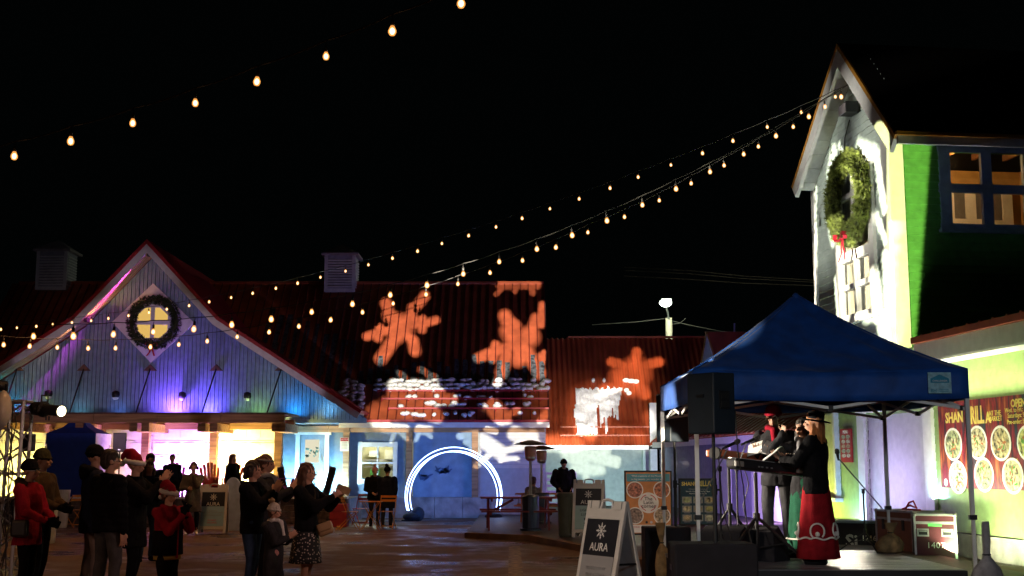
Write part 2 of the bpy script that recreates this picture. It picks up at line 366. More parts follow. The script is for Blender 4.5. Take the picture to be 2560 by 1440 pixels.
# ================================================================ ground
def ground_mat():
    m = M('wet_asphalt', (.11, .063, .038), .5, spec=.35, var=.45, scale=.55, detail=6); nt = m.node_tree; b = nt.nodes['Principled BSDF']; L = nt.links.new
    tc = nt.nodes.new('ShaderNodeTexCoord')
    n1 = nt.nodes.new('ShaderNodeTexNoise'); n1.inputs['Scale'].default_value = .55; n1.inputs['Detail'].default_value = 8; n1.inputs['Roughness'].default_value = .62; L(tc.outputs['Object'], n1.inputs['Vector'])
    rr = nt.nodes.new('ShaderNodeMapRange'); rr.inputs[1].default_value = .4; rr.inputs[2].default_value = .56; rr.inputs[3].default_value = .24; rr.inputs[4].default_value = .75; L(n1.outputs['Fac'], rr.inputs[0]); L(rr.outputs[0], b.inputs['Roughness'])
    n2 = nt.nodes.new('ShaderNodeTexNoise'); n2.inputs['Scale'].default_value = 45; n2.inputs['Detail'].default_value = 4; L(tc.outputs['Object'], n2.inputs['Vector'])
    n3 = nt.nodes.new('ShaderNodeTexNoise'); n3.inputs['Scale'].default_value = 2.2; n3.inputs['Detail'].default_value = 2; L(tc.outputs['Object'], n3.inputs['Vector'])
    ad = nt.nodes.new('ShaderNodeMath'); ad.operation = 'MULTIPLY_ADD'; ad.inputs[1].default_value = 1.5; L(n3.outputs['Fac'], ad.inputs[0]); L(n2.outputs['Fac'], ad.inputs[2])
    bp = nt.nodes.new('ShaderNodeBump'); bp.inputs['Strength'].default_value = .7; bp.inputs['Distance'].default_value = .012; L(ad.outputs[0], bp.inputs['Height']); L(bp.outputs[0], b.inputs['Normal'])
    return m
m_ground = ground_mat()
setting(MB().quad((-150, -20, 0), (150, -20, 0), (150, 300, 0), (-150, 300, 0)).build('ground', m_ground))
# low kerbed island in the middle distance
isl = [G(1165, 1345), G(1330, 1352), G(1480, 1383), G(1700, 1440), V((7.2, 14, 0)), V((7.2, 46, 0)), V((-1., 46, 0)), V((-1., 33, 0))]
isl = [V((p.x, p.y, 0)) for p in isl]
pav = MB().prism([p+V((0, 0, .1)) for p in isl], (0, 0, .012)); setting(pav.build('pavement', M('brick_paving', (.05, .038, .035), .5, var=.4, scale=5, bump=.4)))
kb = thing('kerb', (0, 0, 0), None, None); setting(kb)
mk = M('kerb_stone', (.17, .085, .035), .7, var=.3, scale=3, bump=.3)
for a, b in zip(isl[:4], isl[1:4]):
    n_ = max(1, int((b-a).length/1.2))
    for i in range(n_):
        p = a.lerp(b, (i+.01)/n_); q = a.lerp(b, (i+.99)/n_)
        MB().bar(p+V((0, 0, .061)), q+V((0, 0, .061)), .16, .122).build('kerb_stone', mk, kb)
s0 = G(1272, 1366); s1 = G(1300, 1366); s2 = G(1312, 1470); s3 = G(1270, 1470)
setting(MB().quad(*[V((p.x, p.y, .005)) for p in (s3, s2, s1, s0)]).build('painted_line', M('worn_yellow_line', (.2, .13, .05), .6, var=.6, scale=9)))
# terrace in front of the gabled building
TZ = P(450, 1247, 35.2).z
tx0, tx1 = P(-60, 1200, 35.2).x, P(872, 1200, 35.2).x
setting(MB().box(((tx0+tx1)/2, 36.7, TZ/2), (tx1-tx0, 3.2, TZ)).build('terrace', m_conc))
tw = thing('stone_wall', ((tx0+tx1)/2, 35.02, 0), 'low dark stone wall along the front edge of the terrace', 'wall')
ms = M('dark_stone', (.12, .09, .09), .85, var=.4, scale=8, bump=.4)
for r_ in range(4):
    x = tx0+random.random()*.2
    while x < tx1-.2:
        l_ = random.uniform(.22, .45)
        if r_ % 1 == 0: bx('stone', (min(x+l_/2, tx1), 35.05+random.uniform(-.015, .015), TZ*(r_+.5)/4), (l_-.02, .12, TZ/4-.02), ms, tw)
        x += l_
bx('coping', ((tx0+tx1)/2, 35.04, TZ+.03), (tx1-tx0, .3, .05), m_snow, tw)

# ================================================================ gable-fronted blue building
gb = thing('gabled_building', P(368, 1245, 38).xz.to_3d(), 'blue board building with a steep white-edged gable and diamond window', 'building')
gb.location = (P(368, 1245, 38).x, 38, 0)
YR = 36.9
def rk(x, y): return P(x, y, YR)
rake = [rk(-260, 1072), rk(181, 791), rk(368, 598), rk(547, 793), rk(905, 1026)]
back = V((0, 9, 0)); MI = miter(rake, V((0, 1, 0)))
for i in range(4):
    a, b = rake[i], rake[i+1]; na, nb = MI[i], MI[i+1]
    MB().prism([a, b, b+nb*.10, a+na*.10], back).build('roof_slope', m_fred, gb)
    e = .006
    MB().prism([a+na*.10-V((0, .03, 0)), b+nb*.10-V((0, .03, 0)), b+nb*.28-V((0, .03, 0)), a+na*.28-V((0, .03, 0))], (0, .07, 0)).build('bargeboard', m_trim, gb)
    MB().prism([a-V((0, .05, 0)), b-V((0, .05, 0)), b+nb*.10-V((0, .05, 0)), a+na*.10-V((0, .05, 0))], (0, .04, 0)).build('roof_edge', m_fred, gb)
    for k in range(5):   # soffit boards
        o0 = .06+k*.21
        MB().prism([a+na*.105+V((0, o0, 0)), b+nb*.105+V((0, o0, 0)), b+nb*.14+V((0, o0, 0)), a+na*.14+V((0, o0, 0))], (0, .19, 0)).build('soffit_board', M('pale_soffit_wood', (.6, .4, .3), .6, var=.3, stretch=(.3, 4, .3)), gb)
def rz(x):
    for a, b in zip(rake, rake[1:]):
        if a.x <= x <= b.x: return a.z+(b.z-a.z)*(x-a.x)/(b.x-a.x)
    return 3
zc = P(0, 1040, 38).z
xs = rake[0].x; x = xs+.1; i = 0
MB().prism([V((rake[0].x, 38.06, 2.9))]+[V((p.x, 38.06, p.z-.2)) for p in rake]+[V((rake[-1].x, 38.06, 2.9))], (0, .1, 0)).build('wall', m_blue, gb)
MB().box(((P(-80, 1150, 38).x+P(700, 1150, 38).x)/2, 38.06, (TZ+2.95)/2), (P(700, 1150, 38).x-P(-80, 1150, 38).x, .1, 2.95-TZ)).build('wall', m_panel, gb)
bx('soffit', ((P(700, 1150, 38).x+rake[-1].x)/2-.3, 38.7, 2.93), (rake[-1].x-P(700, 1150, 38).x-.6, 1.2, .04), m_blue, gb)
while x < rake[-1].x-.15:
    w_ = .122; z0 = 3.0; z1 = rz(x)-.22; z2 = rz(x+w_-.012)-.22; pr = .014 if i % 2 else .0
    if min(z1, z2) > z0+.03:
        MB().prism([V((x, 38.03-pr, z0)), V((x+w_-.014, 38.03-pr, z0)), V((x+w_-.014, 38.03-pr, z2)), V((x, 38.03-pr, z1))], (0, .03+pr, 0)).build('wall_board', m_blue, gb)
    x += w_; i += 1
# diamond window
def gw(x, y, d=0.): return P(x, y, 38-d)
dm = [gw(280, 805, .05), gw(383, 708, .05), gw(486, 808, .05), gw(377, 907, .05)]
dc = (dm[0]+dm[1]+dm[2]+dm[3])/4
win = MB()
for i in range(4):
    a, b = dm[i], dm[(i+1) % 4]; win.prism([a, b, dc+(b-dc)*.56, dc+(a-dc)*.56], (0, .06, 0))
dwin = win.build('window', m_trim, gb)
m_lit = E('lit_yellow_room', (1, .62, .16), .75)
hh = .46
for sx in (-1, 1):
    for sz in (-1, 1):
        bx('pane', dc+V((sx*.27, .025, sz*.27)), (.44, .02, .44), m_lit, dwin)
bx('mullion', dc+V((0, -.005, 0)), (.12, .05, 1.1), m_trim, dwin); bx('mullion', dc+V((0, -.008, 0)), (1.1, .05, .12), m_trim, dwin)
for a_, b_ in ((-.52, 0), (.52, 0)): bx('frame', dc+V((a_, .0, 0)), (.1, .055, 1.1), m_trim, dwin)
for b_ in (-.52, .52): bx('frame', dc+V((0, .003, b_)), (1.1, .05, .1), m_trim, dwin)
# floodlight boxes under the rakes, wall domes, rods
for (x, y) in ((208, 797), (371, 634), (547, 803)):
    c = P(x, y, 37.6); f = MB().box(c, (.3, .3, .16)).box(c+V((.14, -.05, -.06)), (.1, .32, .1)).build('floodlight', m_black, gb); bx('bracket', c+V((0, .22, .05)), (.05, .4, .05), m_black, f)
for i, (x, y) in enumerate(((121, 988), (289, 990), (455, 992), (618, 993))):
    c = P(x, y, 37.85); f = MB().lathe([(.1, 0), (.12, .06), (.11, .16), (.03, .2)], c-V((0, 0, .04)), 14).build('wall_light', m_black, gb, smooth=True)
    MB().ell(c-V((0, 0, .05)), (.1, .1, .07)).build('lamp_shade', M('frosted_glass', (.7, .7, .66), .4), f, smooth=True)
for x in (42, 209, 375, 540, 703):
    a = P(x, 922, 37.95); b = P(x-36, 1034, 36.0)
    MB().tube([a, b], .022, 6).build('tie_rod', m_black, gb)
    MB().prism([a+V((-.2, -.02, -.06)), a+V((.2, -.02, -.06)), a+V((0, -.02, .14))], (0, .08, 0)).build('bracket', m_woodd, gb)
# canopy of heavy timber
cz = P(400, 1036, 35.9).z; cx0 = P(-80, 1036, 35.9).x; cx1 = P(712, 1036, 35.9).x
n_ = 5
for i in range(n_):
    a_ = cx0+(cx1-cx0)*i/n_; bx('fascia_beam', ((a_+a_+(cx1-cx0)/n_)/2, 35.9+.004*i, cz-.12), ((cx1-cx0)/n_-.01, .16, .24), m_wood, gb)
MB().box(((cx0+cx1)/2, 36.95, cz+.03), (cx1-cx0+.1, 2.1, .05)).build('canopy_roof', m_woodd, gb)
for x in (72, 200, 335, 365, 505, 535, 690, 705):
    p = P(x, 1050, 35.9); bx('cross_beam', (p.x, 36.9, cz-.37), (.22, 2.1, .24), m_wood, gb)
hb = P(300, 1062, 37.6)
bx('header_beam', ((cx0+cx1)/2, 37.6, hb.z), (cx1-cx0, .2, .28), m_wood, gb)
for x in (205, 365, 535, 697):
    p = P(x, 1100, 37.3); bx('post', (p.x, 37.3, (TZ+cz-.3)/2), (.22, .22, cz-.3-TZ), m_wood, gb)
# bays behind the posts: sectional doors with panels
for (x0, x1, nm) in ((-40, 108, 0), (205, 355, 1), (378, 526, 2), (545, 688, 3)):
    a, b = P(x0, 1200, 37.9), P(x1, 1200, 37.9); top = P(0, 1066, 37.9).z;
    d_ = MB().box(((a.x+b.x)/2, 37.98, (TZ+top)/2), (b.x-a.x, .05, top-TZ)).build('bay_door', m_panel, gb)
    for r_ in range(5):
        h_ = (top-TZ)/5; bx('panel', ((a.x+b.x)/2, 37.94, TZ+h_*(r_+.5)), (b.x-a.x-.02, .035, h_-.022), m_panel, d_)
        for q in range(4): bx('raised_field', (a.x+(b.x-a.x)*(q+.5)/4, 37.915, TZ+h_*(r_+.5)), ((b.x-a.x)/4-.12, .02, h_-.16), m_panel, d_)

m_seam = M('dark_red_seam', (.13, .02, .012), .5)
# ================================================================ hall in the middle (long ridge)
mh = thing('market_hall', (0, 39.3, 0), 'long hall with a steep red metal roof, snow guard rails and blue front wall', 'building')
eL, eR = P(850, 1052, 38.6), P(1371, 1058, 38.6); rR = P(1342, 709, 43.6)
ev, rg = P(1100, 1052, 38.6), P(1100, 709, 43.6)
sl = V((0, rg.y-ev.y, rg.z-ev.z)); sld = sl.normalized()
x1 = eR.x; xx = x1; pitch = .278; k = 0
while xx > -17.5:
    a = V((xx-pitch+.012, ev.y, ev.z)); wd = V((pitch-.024, 0, 0)); y0 = 0
    MB().prism([a, a+wd, a+wd+sl, a+sl], MRn*(-.05 if MRn.z > 0 else .05)).build('roof_panel', m_roof, mh)
    MB().obox(V((xx, ev.y, ev.z))+sl/2, V((.017, 0, 0)), sl/2, (MRn if MRn.z > 0 else -MRn)*.04).build('seam', m_seam, mh)
    xx -= pitch; k += 1
up_ = MRn if MRn.z > 0 else -MRn
MB().prism([V((-17.5, ev.y, ev.z))-up_*.06, V((x1, ev.y, ev.z))-up_*.06, V((x1, rg.y, rg.z))-up_*.06, V((-17.5, rg.y, rg.z))-up_*.06], -up_*.1).build('roof_deck', m_dark, mh)
MB().prism([V((x1, rg.y, rg.z)), V((x1, rg.y*2-ev.y, ev.z)), V((x1, ev.y, ev.z))], (.04, 0, 0)).build('gable_end', m_dark, mh)
MB().prism([V((-17.5, rg.y+.02, rg.z)), V((x1, rg.y+.02, rg.z)), V((x1, rg.y*2-ev.y, ev.z)), V((-17.5, rg.y*2-ev.y, ev.z))], (0, 0, -.1)).build('rear_roof', m_dark, mh)
MB().tube([V((-17.5, rg.y, rg.z+.02)), V((x1, rg.y, rg.z+.02))], .07, 6).build('ridge_cap', m_roof, mh)
bx('fascia', ((eL.x+x1)/2, ev.y-.04, ev.z-.13), (x1-eL.x+.06, .05, .16), m_white, mh)
bx('fascia_edge', ((eL.x+x1)/2, ev.y-.03, ev.z-.005), (x1-eL.x+.06, .08, .07), m_fred, mh)
bx('soffit', ((eL.x+x1)/2, ev.y+.35, ev.z-.16), (x1-eL.x, .7, .03), m_teal, mh)
for (y, x0) in ((983, 945), (1003, 955), (1027, 972)):
    a = rf(x0, y)+up_*.11; b = V((x1+.02, a.y, a.z))
    gr = MB().bar(a, b, .05, .05).build('snow_rail', m_fred, mh)
    q = a.x
    while q < b.x: MB().bar(V((q, a.y, a.z)), V((q, a.y, a.z))-up_*.1, .03).build('rail_bracket', m_fred, gr); q += pitch*3
# snow caught on the roof
sn = MB()
def lump(c, rx, ry, rz_):
    k = len(sn.v); sn.ell(c, (rx, ry, rz_), n=8, m=6)
    for j in range(k, len(sn.v)):
        v_ = sn.v[j]; sn.v[j] = v_+(v_-c)*(noise.noise(v_*7)*.55)
for r_, y in enumerate((976, 966, 956)):
    xq = 945+random.random()*8
    while xq < 1368:
        if random.random() < (.97 if r_ < 2 else .72): lump(rf(xq, y+random.uniform(-2, 2))+up_*.07, random.uniform(.1, .19), .16, random.uniform(.06, .1))
        xq += random.uniform(11, 19)
for _ in range(46):
    xq = random.uniform(1000, 1340); y = random.choice((995, 1012, 1016, 1038))+random.uniform(-3, 3); lump(rf(xq, y)+up_*.05, random.uniform(.06, .16), .14, .07)
for c_, ys in ((868, (955, 998)), (886, (960, 1010)), (903, (968, 1030)), (858, (985, 1008))):
    y = ys[0]
    while y < ys[1]: lump(rf(c_+random.uniform(-3, 3), y)+up_*.07, .13, .14, .08); y += 9
tag(sn.build('snow', m_snow, None, smooth=True), 'clumps of snow heaped along the rails of the red hall roof', 'snow', kind='stuff')
fr = MB()
q = 0
while q < 22:
    xx = x1-q*pitch-pitch*.85; y1_ = random.uniform(885, 930); a = rf(1280+F*xx/40, 962); b = rf(1280+F*xx/41.5, y1_)
    pts = [];
    a = V((xx, a.y, a.z)); b = V((xx, b.y, b.z)); n2 = 6
    for j in range(n2+1):
        p = a.lerp(b, j/n2)+up_*.03; w1 = (pitch*.7)*(1-.25*(j/n2))+random.uniform(-.03, .03); pts.append((p, w1))
    for (p, w1), (p2, w2) in zip(pts, pts[1:]): fr.quad(p, p+V((w1, 0, 0)), p2+V((w2, 0, 0)), p2)
    q += 1
for q in range(10):
    px_ = 640+q*24; yb = 800+q*10+random.uniform(-10, 10); a0 = rf(px_, yb+110); b0 = rf(px_+18, yb-30)
    for j in range(8):
        p = a0.lerp(b0, j/8)+up_*.03; p2 = a0.lerp(b0, (j+1)/8)+up_*.03; p.x = p2.x = a0.x; w1 = .19+random.uniform(-.04, .02)
        fr.quad(p, p+V((w1, 0, 0)), p2+V((w1, 0, 0)), p2)
tag(fr.build('frost', M('thin_snow', (.07, .075, .085), .9, var=.8, scale=9), None), 'thin grey streaks of old snow lying between the roof seams', 'snow', kind='stuff')
# cupolas on the ridge
def cupola(px, ptop, pb, wpx, Y):
    c = P(px, pb, Y); s_ = wpx/F*Y; h = P(px, ptop+33, Y).z-c.z; ht = P(px, ptop, Y).z
    q = MB().box(c+V((0, 0, h/2)), (s_*.86, s_*.86, h)).build('cupola', M('cupola_paint', (.42, .4, .46), .6), mh)
    MB().lathe([(s_*.78, h-.02), (s_*.78, h+.05), (.01, ht-c.z)], c, 4).xf(Matrix.Translation(c) @ Matrix.Rotation(pi/4, 4, 'Z') @ Matrix.Translation(-c)).build('cupola_roof', M('cupola_shingles', (.42, .36, .36), .8), q)
    for sx in (-1, 1): bx('corner_board', c+V((sx*s_*.41, -s_*.43-.02, h/2)), (s_*.1, .05, h), m_trim, q)
    bx('sill', c+V((0, -s_*.43-.025, .06)), (s_*.9, .06, .12), m_trim, q)
    for i in range(11): bx('louvre', c+V((0, -s_*.43-.035, .2+i*(h-.3)/11)), (s_*.72, .05, .05), m_trim, q, rot=Matrix.Rotation(.6, 3, 'X'))
    for i in range(11): bx('louvre', c+V((s_*.43+.02, 0, .2+i*(h-.3)/11)), (.05, s_*.72, .05), m_trim, q)
cupola(854, 610, 735, 84, 43.6); cupola(140, 600, 730, 84, 43.6)
# front wall of the hall: clapboards, posts, beam, window, door
def P2(x, y, d=0.): return P(x, y, 39.3-d)
def clap(name, mat, parent, o0, al, L0, L1, z0, z1, ex, nrm, holes=(), clip=None, th=.022):
    z = z0; 
    while z < z1-.01:
        zt = min(z+ex, z1); spans = [(L0, L1)]
        if clip:
            c_ = clip(z+ex/2)
            if c_ is None: break
            spans = [c_]
        for (h0, h1, hz0, hz1) in holes:
            if hz0 < z+ex/2 < hz1:
                ns = []
                for (s0_, s1_) in spans:
                    if h1 <= s0_ or h0 >= s1_: ns.append((s0_, s1_)); continue
                    if h0 > s0_: ns.append((s0_, h0))
                    if h1 < s1_: ns.append((h1, s1_))
                spans = ns
        for (s0_, s1_) in spans:
            if s1_-s0_ < .02: continue
            j = random.uniform(0, .003); a = o0+al*s0_; b = o0+al*s1_
            lo = nrm*(th+j); hi = nrm*(.005+j)
            MB().add([a+V((0, 0, z)), b+V((0, 0, z)), b+V((0, 0, z))+lo, a+V((0, 0, z))+lo, a+V((0, 0, zt+.012)), b+V((0, 0, zt+.012)), b+V((0, 0, zt+.012))+hi, a+V((0, 0, zt+.012))+hi],
                     [(0, 1, 2, 3)[::-1], (4, 5, 6, 7), (3, 2, 6, 7)[::-1], (0, 4, 7, 3), (1, 2, 6, 5), (0, 1, 5, 4)][0:6]).build(name, mat, parent)
        z += ex
WB = V((0, 39.3, 0)); XA = V((1, 0, 0)); YN = V((0, -1, 0))
xl, xr = P2(700, 1200).x, P2(1364, 1200).x
zt_ = P2(0, 1068).z; zb_ = P2(0, 1243).z
wx0, wx1, wz0, wz1 = P2(903, 1150).x, P2(986, 1150).x, P2(0, 1200).z, P2(0, 1115).z
clap('clapboard', m_blue, mh, WB, XA, xl, P2(1030, 1150).x, TZ*0+zb_, zt_, .115, YN, holes=[(wx0, wx1, wz0, wz1)])
pxs = [1033, 1183, 1364]
for i, (a, b) in enumerate(zip(pxs, pxs[1:])):
    A, B = P2(a, 1150).x, P2(b, 1150).x
    MB().box(((A+B)/2, 39.33, (zb_+zt_)/2), (B-A, .06, zt_-zb_)).build('wall_panel', m_teal if i == 0 else M('pale_panel', (.42, .46, .5), .6, var=.06), mh)
for r_ in range(14):
    A, B = P2(1200, 1150).x, P2(1362, 1150).x
    z = zb_+.9+r_*.115
    if z < zt_-.1: bx('panel_board', ((A+B)/2, 39.29, z+.05), (B-A, .03, .1), m_panel, mh)
bx('gable_wall', ((xl+xr)/2, 39.5, ev.z-.35), (xr-xl, .1, .5), m_teal, mh)
for a, b, mm in ((705, 742, m_blue), (742, 822, m_woodd), (822, 1100, m_woodd), (1100, 1362, m_wood)):
    A, B = P2(a, 1150).x, P2(b, 1150).x; bx('beam', ((A+B)/2, 39.16, P2(0, 1073).z), (B-A-.01, .14, .2), m_wood, mh)
for x in (700, 868, 1025, 1188):
    c = P2(x, 1100); bx('post', (c.x, 39.14, (zb_+P2(0, 1066).z)/2), (.19, .16, P2(0, 1066).z-zb_), m_wood, mh)
bs = P2(0, 1243).z
nb = 7; A, B = P2(880, 1150).x, xr+.03
for i in range(nb): bx('foundation_block', (A+(B-A)*(i+.5)/nb, 39.2+random.uniform(-.01, .01), bs/2), ((B-A)/nb-.015, .26, bs), m_conc, mh)
# window with a lit room behind
wn = MB()
wc = V(((wx0+wx1)/2, 39.24, (wz0+wz1)/2)); ww, wh = wx1-wx0, wz1-wz0
for s_ in (-1, 1):
    wn.box(wc+V((s_*(ww/2+.03), 0, 0)), (.13, .09, wh+.26)); wn.box(wc+V((0, -.004, s_*(wh/2+.04))), (ww+.2, .09, .14))
wo = wn.build('window', m_white, mh)
bx('mullion', wc+V((0, -.01, 0)), (.06, .06, wh), m_white, wo); bx('mullion', wc+V((0, -.014, .0)), (ww, .06, .06), m_white, wo)
for sx in (-1, 1):
    for sz in (-1, 1): bx('pane', wc+V((sx*ww/4, .02, sz*wh/4)), (ww/2-.05, .006, wh/2-.05), m_glassd, wo)
rm = MB(); d0, d1 = 39.42, 41.2
rm.quad((wx0-.8, d1, wz0-.5), (wx1+.8, d1, wz0-.5), (wx1+.8, d1, wz1+.3), (wx0-.8, d1, wz1+.3)); rm.quad((wx0-.8, d0, wz0-.5), (wx0-.8, d1, wz0-.5), (wx0-.8, d1, wz1+.3), (wx0-.8, d0, wz1+.3))
rm.quad((wx1+.8, d0, wz0-.5), (wx1+.8, d1, wz0-.5), (wx1+.8, d1, wz1+.3), (wx1+.8, d0, wz1+.3)); rm.quad((wx0-.8, d0, wz1+.3), (wx1+.8, d0, wz1+.3), (wx1+.8, d1, wz1+.3), (wx0-.8, d1, wz1+.3)); rm.quad((wx0-.8, d0, wz0-.5), (wx1+.8, d0, wz0-.5), (wx1+.8, d1, wz0-.5), (wx0-.8, d1, wz0-.5))
room = rm.build('room', M('room_wall', (.6, .58, .4), .8), mh)
for (ax, az, sx_, sz_, cc) in ((-.3, .3, .3, .2, (.5, .5, .45)), (.25, .25, .35, .35, (.6, .5, .3)), (.35, -.05, .4, .05, (.3, .3, .3)), (-.25, -.3, .3, .2, (.1, .35, .1)), (.3, -.35, .2, .25, (.5, .5, .5)), (0, -.12, 1.2, .04, (.2, .2, .2)), (0, .1, 1.2, .04, (.3, .3, .3))):
    bx('shelf_item', (wc.x+ax, 40.9, wc.z+az), (sx_, .3, sz_), M('item_%d' % int(cc[1]*100), cc, .6), room)
point('room_lamp', (wc.x-.2, 40.2, wz1+.1), (1, .96, .66), 55, .15)
# door
dx0, dx1 = P2(752, 1150).x, P2(813, 1150).x; dzt = P2(0, 1088).z; dzb = TZ
fo = MB()
for s_, X_ in ((0, P2(745, 1150).x), (1, P2(818, 1150).x)): fo.box((X_, 39.2, (dzb+dzt)/2), (.13, .12, dzt-dzb+.02))
fo.box(((dx0+dx1)/2, 39.196, dzt+.1), (dx1-dx0+.38, .12, .18))
dfr = fo.build('door_frame', m_white, mh)
gx0, gx1, gz0, gz1 = P2(763, 1150).x, P2(799, 1150).x, P2(0, 1157).z, P2(0, 1099).z
dl = MB().box(((dx0+gx0)/2, 39.22, (dzb+dzt)/2), (gx0-dx0, .05, dzt-dzb)).box(((dx1+gx1)/2, 39.22, (dzb+dzt)/2), (dx1-gx1, .05, dzt-dzb)).box(((gx0+gx1)/2, 39.22, (gz1+dzt)/2), (gx1-gx0, .048, dzt-gz1)).box(((gx0+gx1)/2, 39.22, (gz0+dzb)/2), (gx1-gx0, .048, gz0-dzb)).build('door', M('grey_door', (.25, .3, .36), .5), mh)
bx('pane', ((gx0+gx1)/2, 39.215, (gz0+gz1)/2), (gx1-gx0, .01, gz1-gz0), E('lit_door_glass', (1, .93, .68), .8), dl)
for _ in range(14): bx('sticker', (random.uniform(gx0+.06, gx1-.06), 39.205, random.uniform(gz0+.2, gz0+.5)), (random.uniform(.03, .12), .004, random.uniform(.02, .08)), M('sticker_dark', (.1, .15, .1), .6), dl, rot=Matrix.Rotation(random.uniform(-.6, .6), 3, 'Y'))
MB().tube([(dx1-.06, 39.15, TZ+1.0), (dx1-.06, 39.12, TZ+1.1), (dx1-.06, 39.15, TZ+1.25)], .015, 6).build('handle', m_steel, dl)
# caution sign on the post
c = P(861, 1111, 38.98)
cs = thing('caution_sign', c-V((0, 0, .2)), 'white caution notice with a red header on the post beside the door', 'sign')
bx('board', c, (.27, .012, .42), m_white, cs); bx('header', c+V((0, -.008, .15)), (.25, .006, .1), m_red, cs)
text('CAUTION', .062, c+V((0, -.013, .15)), (1, 0, 0), (0, 0, 1), m_white, cs)
for i in range(5): bx('text_line', c+V((0, -.008, .05-i*.045)), (.18-.02*(i % 2), .004, .01), M('grey_ink', (.3, .3, .32), .6), cs)
# mural of leaves: faint dark sprigs on the blue panel
for (x, y, n2) in ((1065, 1193, 7), (1105, 1178, 12)):
    f = MB(); c = P2(x, y, .03)
    for i in range(n2):
        a = random.uniform(0, 2*pi); q = c+V((random.uniform(-.2, .25), 0, random.uniform(-.05, .08))); disc(f, q, V((cos(a), 0, sin(a))), V((-sin(a), 0, cos(a))), .12, .03, 8)
    f.build('painted_leaf', M('dark_blue_ink', (.08, .13, .25), .7), mh)

# ================================================================ far hall with corrugated red roof
fh = thing('corrugated_hall', (3.3, 48, 0), 'far low hall with a tall corrugated red roof and grey wall', 'building')
fa, fb_ = P(1350, 1114, 47.6), P(1770, 846, 52); fz0 = FR0.z; ysl = 52-47.6; zsl = P(1500, 846, 52).z-fz0
upf = FRn if FRn.z > 0 else -FRn
X0, X1 = P(1330, 1114, 47.6).x, P(1790, 846, 52).x
per = .215; ns = 8; nr = 6; g = MB(); nx = int((X1-X0)/per*ns)
vs = []; 
for j in range(nr+1):
    for i in range(nx+1):
        x = X0+i*per/ns; vs.append(V((x, 47.6+ysl*j/nr, fz0+zsl*j/nr))+upf*.042*(sin(2*pi*i/ns)))
g.add(vs, [(j*(nx+1)+i, j*(nx+1)+i+1, (j+1)*(nx+1)+i+1, (j+1)*(nx+1)+i) for j in range(nr) for i in range(nx)])
g.build('corrugated_roof', m_roofc, fh, smooth=True)
for y in (1072, 1093):
    a = ff(1400, y)+upf*.1; bx('snow_rail', ((a.x+5.4)/2, a.y, a.z), (5.4-a.x, .05, .05), m_roofc, fh)
MB().prism([V((X0, 47.65, fz0-.08)), V((X1, 47.65, fz0-.08)), V((X1, 52, fz0+zsl-.08)), V((X0, 52, fz0+zsl-.08))], -upf*.1).build('roof_deck', m_dark, fh)
bx('ridge_cap', ((P(1422, 1150, 52).x+X1)/2, 52, fz0+zsl+.05), (X1-P(1422, 1150, 52).x, .2, .08), m_roofc, fh)
A, B = X0, P(1622, 1150, 47.6).x
bx('fascia', ((A+B)/2, 47.54, P(0, 1119, 47.54).z), (B-A, .06, .17), m_white, fh)
zz = P(0, 1125, 48).z
m_fw = M('grey_green_boards', (.34, .4, .37), .65, var=.1)
clap('wall_board', m_fw, fh, V((0, 48, 0)), XA, X0, P(1632, 1150, 48).x, .1, zz, .14, YN)
MB().bar(P(1610, 1126, 47.6), V((P(1610, 1150, 47.6).x, 47.6, .1)), .1).build('downpipe', m_pale, fh)
bx('corner_board', (P(1634, 1150, 47.8).x, 47.8, 2.0), (.26, .2, 4.0), m_trim, fh)
# snow patch on it
g = MB(); n1 = 44; n2 = 30; vs = []; 
for j in range(n2+1):
    for i in range(n1+1):
        p = ff(1425+140*i/n1+j*.2, 968+125*j/n2); edge = min(i/n1, 1-i/n1, j/n2*1.5, 1.2)*6; h = .05+.09*noise.noise(p*3.1)+.05*noise.noise(p*9)+.03*sin(2*pi*(p.x-X0)/per); vs.append(p+upf*(h+.04 if min(edge, 1) > .15 else -.08))
keep = []
for j in range(n2):
    for i in range(n1):
        u_, v_ = i/n1, j/n2; q = noise.noise(V((u_*5, v_*2.2, 3)))
        lim = (1.0 if u_ < .42 else .98-1.1*(u_-.42))+q*.12+(random.Random(int(u_*140/5.5)).random()-.6)*(.05 if u_ < .42 else .4)-(.5 if .44 < u_ < .485 else 0)
        if v_ < lim and v_ > .02+.1*abs(noise.noise(V((u_*9, 1, 1)))) and u_ > .03+.12*abs(q)-.0 and u_ < .88-.1*q: keep.append((j*(n1+1)+i, j*(n1+1)+i+1, (j+1)*(n1+1)+i+1, (j+1)*(n1+1)+i))
g.add(vs, keep)
for x, y, r_ in ((1565, 953, .16), (1578, 955, .2), (1590, 956, .14), (1572, 985, .12), (1566, 978, .12), (1483, 953, .08), (1510, 953, .07)): g.ell(ff(x, y)+upf*.05, (r_, .15, .1), n=8, m=5)
tag(g.build('snow_patch', m_snow, None, smooth=True), 'ragged patch of snow lying on the corrugated red roof', 'snow', kind='stuff')

